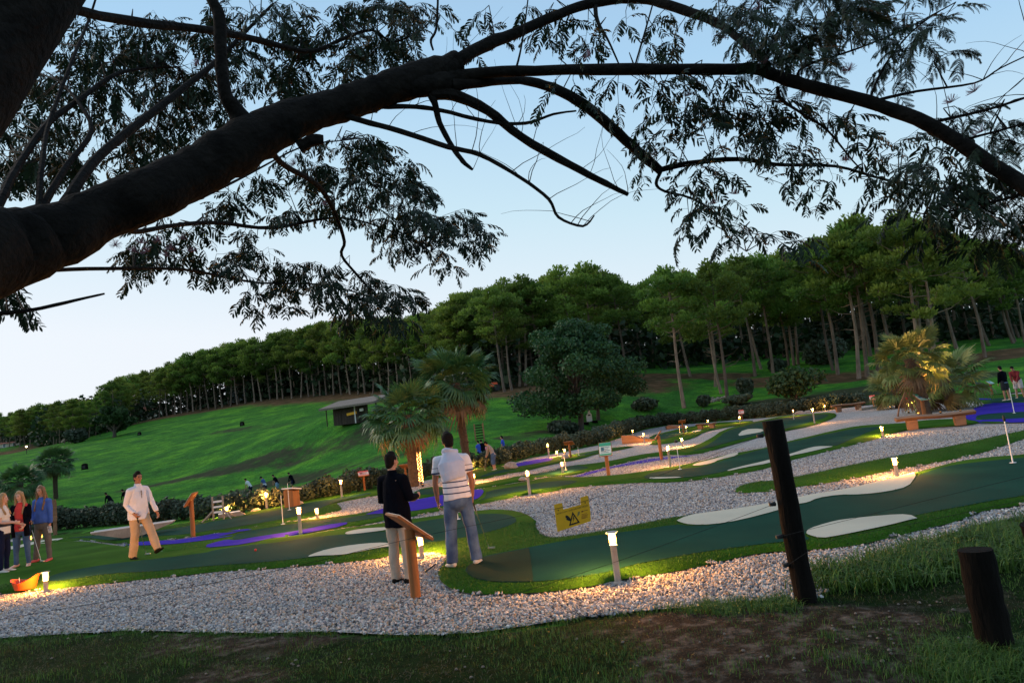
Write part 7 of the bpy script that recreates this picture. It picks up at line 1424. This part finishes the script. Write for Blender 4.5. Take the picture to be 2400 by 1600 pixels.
def blades(name, P, z, hmin, hmax, w, m, lean=.5, lab=None, kind='stuff', tint=None, cat='grass'):
    n = len(P); rg = np.random.default_rng(n); az = rg.uniform(0, 6.28, n); h = rg.uniform(hmin, hmax, n); ln = rg.uniform(0, lean, n) * h; dx, dy = np.cos(az), np.sin(az); wx, wy = -dy * w, dx * w; B_ = np.column_stack([P, z])
    o3 = lambda x, y, zz: np.column_stack([x, y, zz]); a = B_ + o3(wx, wy, 0 * h); b = B_ - o3(wx, wy, 0 * h); c = B_ + o3(dx * ln * .35 - wx * .7, dy * ln * .35 - wy * .7, h * .6); d = B_ + o3(dx * ln * .35 + wx * .7, dy * ln * .35 + wy * .7, h * .6); e = B_ + o3(dx * ln, dy * ln, h * (1 - .25 * ln / h))
    V = np.stack([a, b, c, d, e], 1).reshape(-1, 3); i = np.arange(n)[:, None] * 5; F = np.concatenate([i + [0, 1, 2], i + [0, 2, 3], i + [3, 2, 4]]); me = np_mesh(name, V, F); t = tint if tint is not None else np.clip(rg.normal(.5, .25, n), 0, 1); col_attr(me, np.repeat(t, 5)); o = link_mesh(name, me, m); tag(o, lab, cat, kind=kind); return o
def scatter(poly, n, dmax=99, avoid=(), seed=1, dens=None):
    rg = np.random.default_rng(seed); a = np.array(poly); lo, hi = a.min(0), a.max(0); hi[1] = min(hi[1], dmax); lo[0] = max(lo[0], -15); hi[0] = min(hi[0], 16); out = []
    q = rg.uniform(lo, hi, (int(n), 2)); q = q[inpoly(q, poly)]; q = q[np.abs(q[:, 0]) < q[:, 1] * .80 + .6]
    for h in avoid: q = q[~inpoly(q, h)]
    return q
allg = [smooth(WM(*q), 1) for q in list(greens.values()) + sands + blues]
# fibres of the long turf on the near mounds
Pn = []
for k, n, dm in ((0, 380000, 13), (1, 120000, 19), (6, 130000, 19), (2, 60000, 22)):
    q = scatter(mounds[k], n, dm, allg, seed=50 + k); d = np.hypot(q[:, 0], q[:, 1]); q = q[np.random.default_rng(k).random(len(q)) < np.clip(9.0 / d, .2, 1)]; Pn.append(q)
Pn = np.vstack(Pn); blades('turf_fibres', Pn, mheight(Pn) - .004, .018, .036, .0026, M_blade_f, .8, 'soft fibres of the long artificial turf around the greens')
# rough foreground: ragged grass in tufts, taller clumps by the posts
fg = [(p.x, p.y) for p in gn_w][::-1] + [(-9, 3), (-3, 1.2), (3, 1.2), (9, 3)]
q = scatter(fg, 330000, 9, seed=5)
den = fbm(q, 2.2, 61, 4) + .5 * fbm(q, 7, 62, 2); keep = np.random.default_rng(3).random(len(q)) < np.clip(.30 + den * .55, .04, 1); q = q[keep]
def gz_near(q): ing = inpoly(q, gravel_poly); dg = distpoly(q, gravel_poly); return -.03 + np.where(~ing, np.clip(dg / 1.2, 0, 1) * (.03 + fbm(q, 2.6, 5) * .035), -.0)
hh = .5 + np.clip(fbm(q, 3.0, 71, 3), -.4, 1.0)
zq = gz_near(q); lo = hh < .8
blades('rough_grass', q[lo], zq[lo], .012, .045, .0022, M_blade, 1.2, 'short ragged grass on the bare foreground earth'); blades('rough_grass', q[~lo], zq[~lo], .03, .085, .0026, M_blade, 1.0, 'longer ragged grass tufts in the foreground')
q2 = scatter(fg, 150000, 9, seed=8); k2 = np.random.default_rng(4).random(len(q2)) < np.clip(.3 - fbm(q2, 2.2, 61, 4) * .5, .05, 1); q2 = q2[k2]; blades('dry_grass', q2, gz_near(q2), .006, .03, .0022, M_dry, 2.2, 'dry straw and dead grass on the foreground earth')
# coarse grass clump between the two dark posts
def clumps(poly, nc, nb, hmin, hmax, w, lab, seed, m=M_blade, spread=.10):
    rg = np.random.default_rng(seed); c = scatter(poly, nc, seed=seed); P = np.repeat(c, nb, 0); P = P + rg.normal(size=P.shape) * spread; return blades('grass_clump', P, gz_near(P), hmin, hmax, w, m, 1.7, lab)
cl = W((1885, 1392), (1895, 1365), (1935, 1345), (2010, 1325), (2100, 1300), (2220, 1275), (2330, 1250), (2480, 1215), (2500, 1290), (2350, 1340), (2240, 1352), (2100, 1372), (2000, 1385), (1940, 1398))
clumps(cl, 210, 110, .05, .27, .0065, 'tall coarse green grass growing between the black post and the thick post', 31)
cl2 = W((1560, 1420), (1660, 1405), (1860, 1395), (1850, 1425), (1700, 1440)); clumps(cl2, 60, 60, .03, .10, .003, 'small grass tufts at the foot of the black post', 32, spread=.06)
cl3 = W((2180, 1530), (2420, 1500), (2440, 1600), (2200, 1620)); clumps(cl3, 90, 60, .05, .16, .003, 'grass around the foot of the thick post', 33, spread=.08)
ed = []
for a, b in zip(gn_w[:-1], gn_w[1:]):
    L = (b - a).length
    for k in range(int(L * 60)): t = random.random(); qq = a.lerp(b, t); ed.append((qq.x + random.gauss(0, .02), qq.y - abs(random.gauss(.02, .06))))
ed = np.array(ed); f = fbm(ed, 3.0, 81, 3); ed = ed[f > -.25]; ed = np.repeat(ed, 5, 0) + np.random.default_rng(9).normal(size=(len(ed) * 5, 2)) * .02
blades('edge_grass', ed, gz_near(ed), .02, .07, .0026, M_blade, 1.0, 'ragged grass fringe along the gravel edge')
# stray pebbles and litter
o = empty('white_pebbles', (0, 0, 0), 'a few stray white gravel pebbles lying on the dark foreground earth', 'pebbles')
for k in range(110):
    x, y = G(random.uniform(50, 2350), random.uniform(1440, 1590)).xy if k % 3 else G(random.uniform(1950, 2300), random.uniform(1400, 1560)).xy
    if inpoly([[x, y]], gravel_poly)[0]: continue
    c = bpy.data.objects.new('pebble', RK[k % 5]); COL.objects.link(c); c.parent = o; c.location = (x, y, float(gz_near(np.array([[x, y]]))[0]) + .01); s = random.uniform(.007, .017); c.scale = (s, s, s); c.rotation_euler = (0, 0, k)
